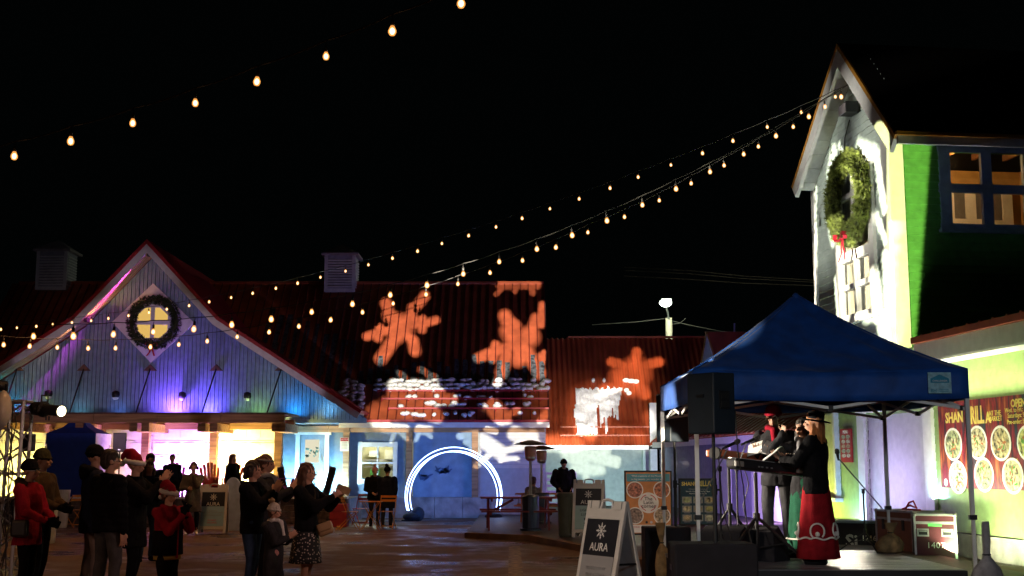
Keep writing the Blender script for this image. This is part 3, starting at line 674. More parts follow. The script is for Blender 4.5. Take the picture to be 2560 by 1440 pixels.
# ================================================================ low wing behind the tent
lw = thing('low_wing', (6.6, 41, 0), 'low wing with a red roof and white fascia behind the blue tent', 'building')
def B4(x, y, off=0.): return W(x, y, B4o+B4n*off, B4n)
if B4n.x > 0: B4n = -B4n
p0, p1 = B4o+V((0, 0, 0)), B4o-B4d*18.5
zf = B4(1770, 1104).z
m_lil = M('grey_violet_boards', (.33, .32, .42), .65, var=.1)
clap('wall_board', m_lil, lw, B4o, -B4d, 0, 18.5, .1, zf, .14, B4n)
MB().obox(B4o-B4d*9.2+B4n*.35+V((0, 0, zf-.02)), B4d*9.4, B4n*.03, V((0, 0, .1))).build('fascia', m_white, lw)
rs = -B4n*4.2+V((0, 0, 2.6)); rup = rs.cross(B4d).normalized()
if rup.z < 0: rup = -rup
e0 = B4o+B4n*.38+V((0, 0, zf+.1))
for i in range(40):
    a = e0-B4d*(i*.47)+B4d*.4; MB().prism([a, a-B4d*.45, a-B4d*.45+rs, a+rs], rup*.04).build('roof_panel', m_roof, lw)
    MB().obox(a+rs/2+rup*.04, B4d*.02, rs/2, rup*.035).build('seam', m_roof, lw)
for t in (.28, .45): MB().bar(e0+rs*t+rup*.14+B4d*.4, e0+rs*t+rup*.14-B4d*18.4, .05).build('snow_rail', m_trim, lw)
# white doors lit lilac
for x0, x1 in ((1786, 1826), (1880, 1965)):
    a, b = B4(x0, 1200, .05), B4(x1, 1200, .05); a.z = b.z = 0; h = P(0, 1125, a.y).z if x0 < 1850 else 2.35
    al = (b-a); L_ = al.length; al.normalize(); c = (a+b)/2
    d_ = MB().obox(c+V((0, 0, h/2+.1)), al*L_/2, B4n*.03, V((0, 0, h/2))).build('door', m_panel, lw)
    for k in range(5): MB().obox(c+V((0, 0, .35+k*h/5.2)), al*(L_/2-.12), B4n*.045, V((0, 0, h/5.2/2-.05))).build('panel', m_panel, d_)
# small gable beyond with an aerial
dg = thing('dormer', P(1768, 905, 50), 'small steep white gable with a red roof rising behind the tent', 'building')
a, b, c = P(1752, 912, 50), P(1789, 908, 50), P(1766, 836, 50)
MB().prism([a, b, c], (0, .1, 0)).build('wall', m_pale, dg)
for q, r_ in ((a, c), (c, b)): MB().bar(q+V((0, -.05, 0)), r_+V((0, -.05, 0)), .07, .1, up=V((0, 1, 0))).build('bargeboard', m_white, dg)
for q, r_ in ((a, c), (c, b)): MB().bar(q+V((0, -.08, .08)), r_+V((0, -.08, .08)), .07, .04, up=V((0, 1, 0))).build('roof_edge', m_orange, dg)
MB().prism([c+V((0, -.05, .1)), b+V((.02, -.05, .1)), b+V((5, -.05, .1)), c+V((4.5, -.05, .1))], (0, .5, .06)).build('roof', m_roofc, dg)
MB().tube([P(1836, 842, 50), P(1836, 808, 50)], .04, 6).build('aerial', m_pale, dg)
# ================================================================ tall building on the right
tb = thing('tower_building', (7.8, 25, 0), 'tall narrow gable building with pale boards, green side and a wreath on its front', 'building')
def AA(x, y): return (FW(x, y)-O).dot(U)
def wp(a, z, off=0.): return O+U*a+N*off+V((0, 0, z))
aL = AA(2037, 620); OV = .5
E1, E2, AP = FW(2243, 337, OV), FW(1983, 467, OV), FW(2097, 108, OV)
zE = (E1.z+E2.z)/2; aE1 = (E1-O).dot(U); aE2 = (E2-O).dot(U); aAP = (AP-O).dot(U)
ex = .159
def clipT(z):
    lo, hi = 0., aL
    tl = (z-E1.z)/(AP.z-E1.z); tr = (z-E2.z)/(AP.z-E2.z)
    lo = max(lo, aE1+(aAP-aE1)*tl+.06); hi = min(hi, aE2+(aAP-aE2)*tr-.06)
    return (lo, hi) if hi-lo > .05 else None
wA0, wA1 = AA(2186, 600), AA(2102, 600); wZ0, wZ1 = FW(2145, 790).z, FW(2160, 395).z
clap('clapboard', m_pale, tb, O, U, 0, aL, 3.9, AP.z-.1, ex, N, clip=clipT, holes=[(wA0, wA1, wZ0, wZ1)])
# lower front (door and window openings)
dA0, dA1 = AA(2322, 1180), AA(2172, 1180); DZ = 2.72
NEAR = -7.4
clap('clapboard', m_lgreen, tb, O, U, NEAR, aL, .42, 3.9, ex, N, holes=[(dA0, dA1, 0, DZ)])
MB().obox(wp((NEAR+aL)/2, .2, .0), U*(aL-NEAR)/2, N*.09, V((0, 0, .21))).build('foundation', m_conc, tb)
# side wall
def SW(x, y, off=0.): return W(x, y, O-U*off, U)
def ss(x, y): return (SW(x, y)-O).dot(RR)
sH = (ss(2368, 400), ss(2556, 400)+.0); zS = SW(2300, 343).z; sZ0, sZ1 = SW(2450, 563).z, SW(2450, 383).z
clap('clapboard', m_green, tb, O, RR, .0, 9, 3.6, zS, ex, -U, holes=[(sH[0], sH[1], sZ0, sZ1)], th=.045)
# corner boards
m_cb = M('cream_corner_board', (.62, .66, .5), .55, var=.05)
hC = zS
MB().obox(wp(.16, (3.6+hC)/2, .0), U*.17, N*.045, V((0, 0, (hC-3.6)/2))).build('corner_board', m_trim, tb)
MB().obox(O+RR*.13+V((0, 0, (3.6+hC)/2)), RR*.15, U*.048, V((0, 0, (hC-3.6)/2))).build('corner_board', m_cb, tb)
MB().obox(wp(aL-.08, (3.6+E2.z)/2-.1, .0), U*.1, N*.05, V((0, 0, (E2.z-3.6)/2))).build('corner_board', m_trim, tb)
# roof
deep = RR*11
TM = miter([E1, AP, E2], RR)
for (a, b, na, nb) in ((E1, AP, TM[0], TM[1]), (AP, E2, TM[1], TM[2])):
    d = (b-a).normalized(); nn = d.cross(RR).normalized()
    if nn.z > 0: nn = -nn
    MB().prism([a, b, b+nb*.12, a+na*.12], deep).build('roof_slope', m_dark, tb)
    MB().prism([a+N*.05, b+N*.05, b+N*.05+nb*.09, a+N*.05+na*.09], -N*.045).build('roof_edge', m_orange, tb)
    MB().prism([a+N*.045+na*.092, b+N*.045+nb*.092, b+N*.045+nb*.4, a+N*.045+na*.4], -N*.09).build('bargeboard', m_trim, tb)
    L_ = (b-a).length; k = .0
    while k < L_-.05:
        a2 = a+d*k; b2 = a+d*min(k+.42, L_)
        MB().prism([a2+nn*.125-N*.04, b2-d*.014+nn*.125-N*.04, b2-d*.014+nn*.15-N*.04, a2+nn*.15-N*.04], -N*(OV-.07)).build('soffit_board', m_trim, tb); k += .42
# eave on the side towards the camera
MB().obox(E1-U*0+RR*5.3+V((0, 0, -.09)), RR*5.3, U*.03, V((0, 0, .085))).build('fascia', m_trim, tb)
MB().obox(E1-U*.05+RR*5.3+V((0, 0, .02)), RR*5.35, U*.05, V((0, 0, .035))).build('gutter', m_orange, tb)
MB().obox(O+RR*5.1-U*.03+V((0, 0, SW(2450, 352).z)), RR*4.3, U*.03, V((0, 0, .14))).build('frieze_board', m_navy, tb)
# tall front window
wm = MB(); cA, cZ = (wA0+wA1)/2, (wZ0+wZ1)/2; hw, hz = (wA1-wA0)/2, (wZ1-wZ0)/2
for s_ in (-1, 1): wm.obox(wp(cA+s_*(hw+.02), cZ, .03), U*.13, N*.06, V((0, 0, hz+.12)))
for s_ in (-1, 1): wm.obox(wp(cA, cZ+s_*(hz+.04), .034), U*(hw+.19), N*.06, V((0, 0, .1)))
tw_ = wm.build('window', m_white, tb)
rows = 5
MB().obox(wp(cA, cZ, .03), U*.07, N*.05, V((0, 0, hz))).build('mullion', m_white, tw_)
for r_ in range(1, rows): MB().obox(wp(cA, wZ0+2*hz*r_/rows, .034), U*hw, N*.05, V((0, 0, .06 if r_ != 2 else .11))).build('mullion', m_white, tw_)
for r_ in range(rows):
    for s_ in (-1, 1): MB().obox(wp(cA+s_*hw/2, wZ0+2*hz*(r_+.5)/rows, -.02), U*(hw/2-.03), N*.006, V((0, 0, hz/rows-.04))).build('pane', m_glassd, tw_)
for s_ in (-1, 1): MB().obox(wp(cA+s_*hw*.55, cZ, -.1), U*hw*.4, N*.02, V((0, 0, hz))).build('curtain', M('cream_curtain', (.8, .72, .55), .9, scale=3, stretch=(6, 6, .2)), tw_)
MB().obox(wp(cA, cZ, -.6), U*(hw+.3), N*.02, V((0, 0, hz+.3))).build('room_wall', M('room_tan', (.35, .25, .15), .9), tb)
# side window
for (i, (xa, xb)) in enumerate(((2368, 2450), (2472, 2556))):
    for j, (ya, yb) in enumerate(((383, 462), (483, 563))):
        pass
wm = MB(); sx0, sx1 = ss(2346, 450), ss(2556, 450)+.4; z0_, z1_ = SW(2450, 577).z, SW(2450, 362).z
def sp_(s, z, off=0.): return O+RR*s-U*off+V((0, 0, z))
gs = [(ss(2371, 420), ss(2449, 420)), (ss(2474, 420), ss(2553, 420))]; gz = [(SW(2450, 562).z, SW(2450, 484).z), (SW(2450, 463).z, SW(2450, 384).z)]
xsq = [sx0, gs[0][0], gs[0][1], gs[1][0], gs[1][1], sx1]; zq = [z0_, gz[0][0], gz[0][1], gz[1][0], gz[1][1], z1_]
for i in (0, 2, 4): wm.obox(sp_((xsq[i]+xsq[i+1])/2, (z0_+z1_)/2, .03), RR*(xsq[i+1]-xsq[i])/2, U*.05, V((0, 0, (z1_-z0_)/2)))
for i in (0, 2, 4): wm.obox(sp_((sx0+sx1)/2, (zq[i]+zq[i+1])/2, .034), RR*((sx1-sx0)/2+.02), U*.05, V((0, 0, (zq[i+1]-zq[i])/2)))
sw = wm.build('window', m_navy, tb)
MB().obox(sp_((sx0+sx1)/2, z0_-.03, .07), RR*((sx1-sx0)/2+.06), U*.1, V((0, 0, .03))).build('sill', m_navy, sw)
for g_ in gs:
    for h_ in gz: MB().obox(sp_((g_[0]+g_[1])/2, (h_[0]+h_[1])/2, -.01), RR*(g_[1]-g_[0])/2, U*.004, V((0, 0, (h_[1]-h_[0])/2))).build('pane', m_glassd, sw)
# lit room behind the side window
m_rt = M('room_tan_board', (.5, .3, .1), .8, scale=4); ra, rb = sx0-.3, sx1+1.
room = MB(); zc_ = SW(2450, 392).z+.35; zf_ = z0_-.6
q = lambda s, d, z: O+RR*s+U*d+V((0, 0, z))
room.quad(q(ra, 2.6, zf_), q(rb, 2.6, zf_), q(rb, 2.6, zc_), q(ra, 2.6, zc_)).quad(q(ra, .1, zf_), q(ra, 2.6, zf_), q(ra, 2.6, zc_), q(ra, .1, zc_)).quad(q(rb, .1, zf_), q(rb, 2.6, zf_), q(rb, 2.6, zc_), q(rb, .1, zc_)).quad(q(ra, .1, zf_), q(rb, .1, zf_), q(rb, 2.6, zf_), q(ra, 2.6, zf_))
rmm = room.build('room', m_rt, tb)
MB().quad(q(ra, .1, zc_), q(rb, .1, zc_), q(rb, 2.6, zc_+.5), q(ra, 2.6, zc_+.5)).build('room_ceiling', M('room_ceiling_wood', (.4, .2, .09), .8), rmm)
for k in range(4): MB().bar(q(ra+.2+k*.75, .15, zc_-.05), q(ra+.9+k*.75, 2.5, zc_+.3), .08, .14).build('rafter', M('rafter_wood', (.3, .15, .06), .8), rmm)
IW = lambda x, y: W(x, y, O+U*2.45, U)
for (xa, xb, ya, yb, nm) in ((2368, 2382, 470, 566, 0), (2416, 2436, 470, 566, 0), (2362, 2470, 549, 566, 1), (2508, 2528, 480, 566, 0), (2476, 2530, 552, 570, 1)):
    a, b = IW(xa, yb), IW(xb, ya); c = (a+b)/2; MB().obox(V((c.x, c.y, c.z)), RR*abs((b-a).dot(RR))/2, U*(.03 if nm else .034), V((0, 0, abs(b.z-a.z)/2))).build('inner_window_frame', m_white, rmm)
for (xa, xb) in ((2382, 2416), (2436, 2462), (2480, 2508)):
    a, b = IW(xa, 552), IW(xb, 472); c = (a+b)/2; MB().obox(c+U*.02, RR*abs((b-a).dot(RR))/2, U*.01, V((0, 0, abs(b.z-a.z)/2))).build('inner_pane', M('dark_glass', (.16, .16, .17), .3), rmm)
point('room_lamp', q(sx0+.9, 1.2, zc_-.2), (1, .62, .25), 60, .15)
# floodlight in the gable peak
c = FW(2122, 272, .22)
fl = MB().obox(c, U*.2, N*.14, V((0, 0, .12))).build('floodlight', m_black, tb); MB().obox(c+N*.15+V((0, 0, -.02)), U*.17, N*.02, V((0, 0, .1))).build('lens', M('frosted_lens', (.4, .36, .4), .3), fl)
MB().tube([FW(2124, 300, .05), FW(2112, 345, .05), FW(2110, 385, .05)], .012, 5).build('cable', m_black, tb)
# low wing with eave, in front of the tower
wz = FW(2285, 850, .5).z; aw = (FW(2285, 850, .5)-O).dot(U); wl = 8.-aw; 
MB().obox(wp(aw-4, wz-.02, .52), U*4, N*.05, V((0, 0, .06))).build('wing_roof_edge', m_roof, tb)
MB().obox(wp(aw-4, wz-.26, .49), U*4, N*.025, V((0, 0, .17))).build('wing_fascia', m_white, tb)
MB().obox(wp(aw-4, wz-.44, .26), U*4, N*.24, V((0, 0, .015))).build('wing_soffit', m_white, tb)
for i in range(18): MB().obox(wp(aw-.3-i*.44, wz+.065, 0), U*.035, N*.5, V((0, 0, .02))).build('roof_rib', m_roof, tb)
MB().prism([wp(aw, wz, .5), wp(-wl, wz, .5), wp(-wl, wz+.35, -4), wp(aw, wz+.35, -4)], (0, 0, .05)).build('wing_roof', m_dark, tb)
MB().obox(wp(-wl, wz/2, -2), U*.05, N*2, V((0, 0, wz/2))).build('wing_end_wall', m_lgreen, tb)
# door with board leaf
fr_ = MB(); ow = .36
for s_, a_ in ((-1, dA0), (1, dA1)): fr_.obox(wp(a_+s_*ow/2, (DZ+.1)/2, .035), U*ow/2, N*.05, V((0, 0, (DZ+.1)/2)))
fr_.obox(wp((dA0+dA1)/2, DZ+.22, .04), U*((dA1-dA0)/2+ow+.04), N*.055, V((0, 0, .22)))
df = fr_.build('door_frame', m_white, tb)
clap('door_board', m_panel, df, O-N*.04, U, dA0, dA1, .1, DZ, .205, N)
# shutter window with cream frame
a0_, a1_ = AA(2099, 1140), AA(2060, 1140); z0w, z1w = FW(2080, 1243).z, FW(2080, 1036).z
wf_ = MB().obox(wp((a0_+a1_)/2, (z0w+z1w)/2, .05), U*(a1_-a0_)/2, N*.04, V((0, 0, (z1w-z0w)/2))).build('shuttered_window', M('cream_panel', (.6, .62, .35), .6), tb)
for s_ in (-1, 1): MB().obox(wp((a0_+a1_)/2+s_*(a1_-a0_)/2, (z0w+z1w)/2, .07), U*.06, N*.06, V((0, 0, (z1w-z0w)/2+.06))).build('frame', m_trim, wf_)
MB().obox(wp((a0_+a1_)/2, z0w-.05, .1), U*((a1_-a0_)/2+.15), N*.1, V((0, 0, .04))).build('sill', m_trim, wf_)
# menu board
def wallsign(name, px0, px1, py0, py1, label, cat, mat, off=.05):
    a0, a1 = AA(px1, (py0+py1)/2), AA(px0, (py0+py1)/2); z0, z1 = FW((px0+px1)/2, py1).z, FW((px0+px1)/2, py0).z
    t = thing(name, wp((a0+a1)/2, z0, off), label, cat)
    MB().obox(wp((a0+a1)/2, (z0+z1)/2, off), U*(a1-a0)/2, N*.015, V((0, 0, (z1-z0)/2))).build('board', mat, t)
    return t, a0, a1, z0, z1
m_ink = M('black_ink', (.01, .01, .012), .6); m_yel = M('yellow_ink', (.75, .5, .08), .5); m_wi = M('white_ink', (.8, .8, .78), .5)
mn, a0, a1, z0, z1 = wallsign('menu_board', 2108, 2136, 1072, 1156, 'narrow red menu board with picture rows on the green wall', 'sign', m_red)
for r_ in range(5):
    for s_ in (-1, 1): disc(MB(), wp((a0+a1)/2+s_*(a1-a0)*.21, z0+(z1-z0)*(.2+r_*.14), .068), -U, V((0, 0, 1)), (a1-a0)*.18, .045, 10).build('dish_picture', M('dish_%d' % (r_ % 3), ((.6, .55, .5), (.4, .45, .35), (.5, .35, .25))[r_ % 3], .6, scale=30, var=.5), mn)
text('MENU', .11, wp((a0+a1)/2, z1-.07, .067), -U, (0, 0, 1), m_wi, mn)
sg, a0, a1, z0, z1 = wallsign('red_sign', 2010, 2062, 1012, 1034, 'red sign strip high on the wall behind the singers', 'sign', m_red)
# big food poster
pz0, pz1 = FW(2450, 1222).z, FW(2450, 998).z; pa1 = AA(2356, 1100); pa0 = pa1-3.3
def poster_mat():
    m = M('poster_print', (.2, .06, .05), .45, scale=2); nt = m.node_tree; L = nt.links.new; b = nt.nodes['Principled BSDF']
    tc = nt.nodes.new('ShaderNodeTexCoord'); mp = nt.nodes.new('ShaderNodeMapping'); mp.inputs['Scale'].default_value = (1, 3.2, .5); L(tc.outputs['Object'], mp.inputs[0])
    nz = nt.nodes.new('ShaderNodeTexNoise'); nz.inputs['Scale'].default_value = 2.4; nz.inputs['Detail'].default_value = 5; L(mp.outputs[0], nz.inputs['Vector'])
    rp = nt.nodes.new('ShaderNodeValToRGB'); L(nz.outputs['Fac'], rp.inputs[0]); e = rp.color_ramp.elements
    e[0].position = .3; e[0].color = (.008, .05, .07, 1); e[1].position = .75; e[1].color = (.5, .2, .08, 1)
    for p_, c_ in ((.42, (.06, .015, .02, 1)), (.5, (.3, .02, .03, 1)), (.56, (.1, .02, .015, 1)), (.64, (.45, .1, .03, 1))): x = e.new(p_); x.color = c_
    L(rp.outputs[0], b.inputs['Base Color']); return m
po = thing('food_poster', wp((pa0+pa1)/2, pz0, .05), 'large food banner with plates and opening hours on the green wall', 'poster')
MB().obox(wp((pa0+pa1)/2, (pz0+pz1)/2, .05), U*(pa1-pa0)/2, N*.012, V((0, 0, (pz1-pz0)/2))).build('board', poster_mat(), po)
m_pl = [M('dish_food_%d' % i, c_, .5, var=.75, scale=14, detail=5) for i, c_ in enumerate(((.35, .38, .2), (.6, .5, .3), (.5, .4, .22), (.45, .42, .15), (.62, .58, .4)))]
k = 0
for (x, y) in ((2383, 1111), (2444, 1107), (2502, 1108), (2570, 1108), (2395, 1193), (2460, 1187), (2532, 1190), (2590, 1190)):
    c = FW(x, y, .066)
    d_ = disc(MB(), c, -U, V((0, 0, 1)), .34, .3, 22).build('plate', M('plate_rim', (.85, .83, .78), .5), po)
    disc(MB(), c+N*.004, -U, V((0, 0, 1)), .29, .255, 22).build('food', m_pl[k % 5], d_)
    for j in range(16):
        t = random.uniform(0, 6.28); r_ = random.uniform(0, .2); disc(MB(), c+N*.008-U*r_*cos(t)+V((0, 0, r_*sin(t)*.9)), V((-U.x*cos(t*3), -U.y*cos(t*3), sin(t*3))).normalized(), V((U.x*sin(t*3), U.y*sin(t*3), cos(t*3))).normalized(), random.uniform(.03, .07), .018, 7).build('garnish', M('garnish_%d' % (j % 4), ((.1, .3, .05), (.5, .15, .05), (.7, .6, .35), (.25, .12, .05))[j % 4], .6), d_)
    text('SPECIAL', .06, c+V((0, 0, .24))-U*.1, -U+V((0, 0, .35)), V((0, 0, 1))+U*.35, m_yel, po) if k in (3, 6, 7) else None
    k += 1
m_yg = M('bright_yellow_ink', (.8, .6, .15), .5)
text('SHAN', .26, FW(2385, 1045, .066), -U, (0, 0, 1), m_yg, po, bold=.008)
text('GRILL', .42, FW(2436, 1040, .067), -U, (0, 0, 1), m_yg, po, bold=.012, width=.62)
text('A', .26, FW(2470, 1045, .067), -U, (0, 0, 1), m_yg, po, bold=.008)
text('AT THE', .12, FW(2487, 1033, .066), -U, (0, 0, 1), m_yg, po); text('MARKET', .12, FW(2488, 1047, .066), -U, (0, 0, 1), m_yg, po)
text('OPEN', .18, FW(2545, 1008, .066), -U, (0, 0, 1), m_yg, po, bold=.006)
for t_, y in (('Wed. to Fri.: 11am', 1024), ('Saturdays: 9am', 1038), ('Pre-order: 506-', 1054)): text(t_, .11, FW(2545, y, .066), -U, (0, 0, 1), m_yg, po)
disc(MB(), FW(2365, 1206, .066), -U, V((0, 0, 1)), .07, .07, 14).build('badge', m_wi, po)

# ---------------------------------------------------------------- wreaths
m_fir = M('fir_sprigs', (.17, .21, .04), .7, var=.5, scale=9)
def wreath(name, c, right, up, R_, r_, n, label, leaf=.11, bowcol=None, dark=False):
    c = V(c); right = V(right).normalized(); up = V(up).normalized(); nn = right.cross(up).normalized()
    t = thing(name, c-up*R_, label, 'wreath'); g = MB()
    for _ in range(n):
        a = random.uniform(0, 2*pi); b = random.uniform(0, 2*pi); q = r_*(random.random()**.4)*(1+.25*noise.noise(V((cos(a)*3, sin(a)*3, 1))))
        rad = right*cos(a)+up*sin(a); tan = -right*sin(a)+up*cos(a)
        p = c+rad*(R_+q*cos(b))+nn*(q*sin(b))*.8
        d = (rad*cos(b)*.8+nn*abs(sin(b))*.7+tan*random.uniform(-1.4, .2)+V((random.uniform(-.4, .4), random.uniform(-.4, .4), random.uniform(-.5, .3)))).normalized()
        s = d.cross(V((random.random(), random.random(), random.random()))).normalized(); L_ = leaf*random.uniform(.7, 1.5)
        g.add([p, p+d*L_*.5+s*L_*.13, p+d*L_, p+d*L_*.5-s*L_*.13], [(0, 1, 2, 3)])
        for f in (.3, .6):
            for h in (-1, 1):
                e = (d+s*h*.9).normalized(); p2 = p+d*L_*f; g.add([p2, p2+e*L_*.3+d*L_*.06, p2+e*L_*.45, p2+e*L_*.3-d*L_*.06], [(0, 1, 2, 3)])
    g.build('foliage', M('dark_fir_sprigs', (.03, .05, .02), .8, var=.5) if dark else m_fir, t)
    MB().tube([c+right*R_*cos(2*pi*k/24)+up*R_*sin(2*pi*k/24) for k in range(24)], r_*.55, 8, closed=True).build('core', M('wreath_core', (.035, .045, .015), .9), t)
    if bowcol:
        b0 = c-up*(R_+r_*.3)+nn*r_*1.05; bw = MB(); k = r_*2.4
        for s in (-1, 1):
            pts = [b0+right*s*k*x_+up*k*z_+nn*k*y_ for x_, z_, y_ in ((0, 0, 0), (.3, .22, .12), (.62, .26, .16), (.7, .02, .14), (.55, -.14, .1), (.25, -.06, .06), (0, 0, 0))]
            for p, q in zip(pts, pts[1:]): bw.add([p-nn*k*.12, p+nn*k*.12, q+nn*k*.12, q-nn*k*.12], [(0, 1, 2, 3)])
            pts = [b0+right*s*k*x_+up*k*z_+nn*k*.05*y_ for x_, z_, y_ in ((.02, 0, 0), (.12, -.45, 1), (.2, -.8, 0), (.38 if s > 0 else .5, -1.25, 1.5))]
            for p, q in zip(pts, pts[1:]): bw.add([p-right*k*.09, p+right*k*.09, q+right*k*.1, q-right*k*.1], [(0, 1, 2, 3)])
        bw.ell(b0+nn*k*.05, (k*.13,)*3); bw.build('bow', M('red_ribbon', (.65, .02, .05), .5), t)
    return t
wreath('wreath', FW(2122, 495, .22), -U, V((0, 0, 1)), .84, .17, 5200, 'big evergreen wreath with a red bow on the tower front', leaf=.115, bowcol=1)
wreath('wreath', P(384, 805, 37.75), V((1, 0, 0)), V((0, 0, 1)), .69, .11, 2400, 'round evergreen wreath hung over the diamond window', leaf=.085, bowcol=1, dark=True)

# ================================================================ lamps of the place, and added fills
# gable wall washes from the top of the canopy
def wash(px, col, en, ang=150, d=.38, zt=.5, blend=1.):
    x = P(px, 1000, 38).x; spot('uplight', (x, 38-d, cz+.1), (x, 38, cz+zt), col, en*.3, 150, blend, .06)
wash(20, (0, .7, .9), 60); wash(200, (.25, .6, .7), 22, 100); wash(300, (.15, .25, .7), 30, 80); wash(440, (.3, .1, 1), 850, 70); wash(525, (.22, .12, 1), 420, 60); wash(650, (.5, .85, .25), 45, 85); wash(600, (.4, .7, .4), 18); wash(740, (.02, .4, 1), 110, 70); wash(820, (.15, .55, .9), 60, 80); wash(100, (.55, .8, .15), 22, 70)
wash(390, (.3, .15, .9), 60, 30)
for px, col, en in ((70, (1, .82, .2), 150), (280, (1, .5, .35), 34), (455, (.62, .26, 1), 400), (615, (1, .82, .22), 420)):
    x = P(px, 1000, 37.9).x; area('bay_flood', (x, 37.0, TZ+.12), (x, 37.95, TZ+1.3), col, en, .8, .15)
area('door_flood', (P2(835, 1150).x, 38.75, TZ+.1), (P2(838, 1150).x, 39.3, TZ+1.3), (.35, .75, 1), 130, .3, .1)
area('door_flood', (P2(725, 1150).x, 38.75, TZ+.1), (P2(728, 1150).x, 39.3, TZ+1.3), (.35, .75, 1), 130, .3, .1)
spot('rake_light', P(371, 638, 37.2), P(255, 748, 37.35), (1, .1, .8), 3800, 24, .8, .04)
spot('rake_light', P(215, 812, 37.3), P(290, 700, 37.4), (1, .5, .1), 90, 80, .6, .05)
spot('rake_light', P(208, 812, 37.3), P(60, 880, 37.4), (1, .6, .35), 120, 60, .6, .05)
spot('rake_light', P(560, 815, 37.0), P(600, 850, 37.1), (1, .8, 1), 40, 60, .6, .05)
# blue on the hall wall
spot('wall_wash', (P2(1110, 1150).x, 34.5, .3), P2(1120, 1150), (.05, .22, .9), 420, 70, .9, .3)
spot('wall_wash', (P2(960, 1150).x, 35, .3), P2(960, 1150), (.15, .4, 1), 100, 80, .9, .3)
spot('wall_wash', (P(1500, 1150, 48).x, 43.5, .3), P(1500, 1170, 48), (.55, .8, .75), 1000, 90, .9, .3)
spot('wall_wash', B4(1720, 1290, 3), B4(1720, 1160), (.32, .17, 1), 1000, 80, .9, .3)
area('door_flood', B4(1925, 1275, .9), B4(1922, 1200), (.6, .4, 1), 420, 1.2, .3)
# right wall
def wl_(px, z, off, tz, col, en, sx=.5, sy=.15):
    a = AA(px, 1200); area('wall_flood', wp(a, z, off), wp(a, tz, 0), col, en, sx, sy)
wl_(2240, .95, 1.2, 1.9, (.62, .5, 1), 45, 1.4, .2)
wl_(2150, .15, .45, 1.6, (.4, .75, 1), 40); wl_(2350, 1.0, .12, 2.2, (.35, .85, 1), 20, .3, .08)
wl_(2085, .15, .8, 1.6, (.9, 1, .25), 50); wl_(2500, .2, .9, 1.9, (.97, 1, .6), 120, 1.4, .15); wl_(2600, .15, 1.2, 1.8, (.6, 1, .4), 40, 1.5, .2)
wl_(2330, 2.9, .4, 3.9, (.95, 1, .85), 40, 2.4, .2); wl_(2500, 2.9, .4, 3.9, (1, 1, .55), 26, 2.4, .2); wl_(2420, 1.1, .75, 3.6, (1, 1, .75), 60, 2., .2)
# performers' key light and unseen fills added over the square
spot('stage_key', (-6.2, 17.3, 2.6), (3.2, 15.2, 1.65), (1, .86, .66), 14000, 14, .5, .06)
spot('front_fill', (0, 10, 4.2), (3.3, 25, .7), (1, .9, .8), 1500, 17, .8, .2)  # unseen front fill added for the poster boards
gobo('gable_fill', (-8, 19, 1.2), seg(lambda x, y: P(x, y, 37.5), [(150, 960, 640, 960, 90), (260, 850, 480, 850, 60), (368, 690, 368, 800, 70), (60, 900, 300, 740, 22), (430, 740, 800, 970, 26)]), (.92, .66, .95), 1900, soft=.9, rad=.1)  # unseen front fill added to lift the gable and its edges
spot('front_fill', (-8, 19, 1.2), P(150, 680, 43.5), (.7, .7, 1), 280, 6.5, .7, .1)  # added fill spot on the left cupola
spot('crowd_fill', (1.2, 12, 3), (-4, 15.3, 1.3), (1, .58, .48), 260, 40, .8, .2)  # added side fill for faces turned towards the stage
spot('stage_back', wp(AA(2150, 1200), 2.4, .4), (3.4, 15, 1.9), (1, .9, .7), 220, 40, .6, .1)
for x, y, e in ((-7, 9, 120), (-2, 7, 130), (3.5, 6, 120), (-4, 16, 110), (1.0, 21, 120), (-9, 24, 120), (3, 30, 90), (-4.5, 31, 150), (-7.4, 28, 70)): spot('warm_fill', (x, y, 5.4), (x, y, 0), (1, .46, .18), e*2.6, 125, .8, .25)  # added warm spots on ground, chairs and board, not hung on the strings
spot('front_fill', (2.5, -6, 5.5), (3.4, 14, 1.6), (.9, .95, 1), 1900, 19, .8, .5)  # added fill from behind the camera for the tent front
spot('side_fill', (-9.5, 4, 3.5), (-4, 16, 1.0), (1, .6, .45), 350, 32, .9, .4)
spot('side_fill', (-5, 8, 3.6), (1.2, 13, .8), (1, .8, .62), 900, 30, .8, .2)
spot('front_fill', (-6, 17, 6), (-10.5, 36, 3.2), (1, .6, .45), 900, 34, .9, .3)  # added fill on the front of the timber canopy

# ================================================================ sky
sk = MB(); nn_ = 32
for j in range(9):
    t = j*pi/16-.03
    for i in range(nn_): sk.v.append(V((400*cos(t)*cos(2*pi*i/nn_), 400*cos(t)*sin(2*pi*i/nn_), 400*sin(t))))
for j in range(8):
    for i in range(nn_): sk.f.append((j*nn_+i, j*nn_+(i+1) % nn_, (j+1)*nn_+(i+1) % nn_, (j+1)*nn_+i))
setting(sk.build('sky', E('night_sky', (.5, .8, .8), .0009)))
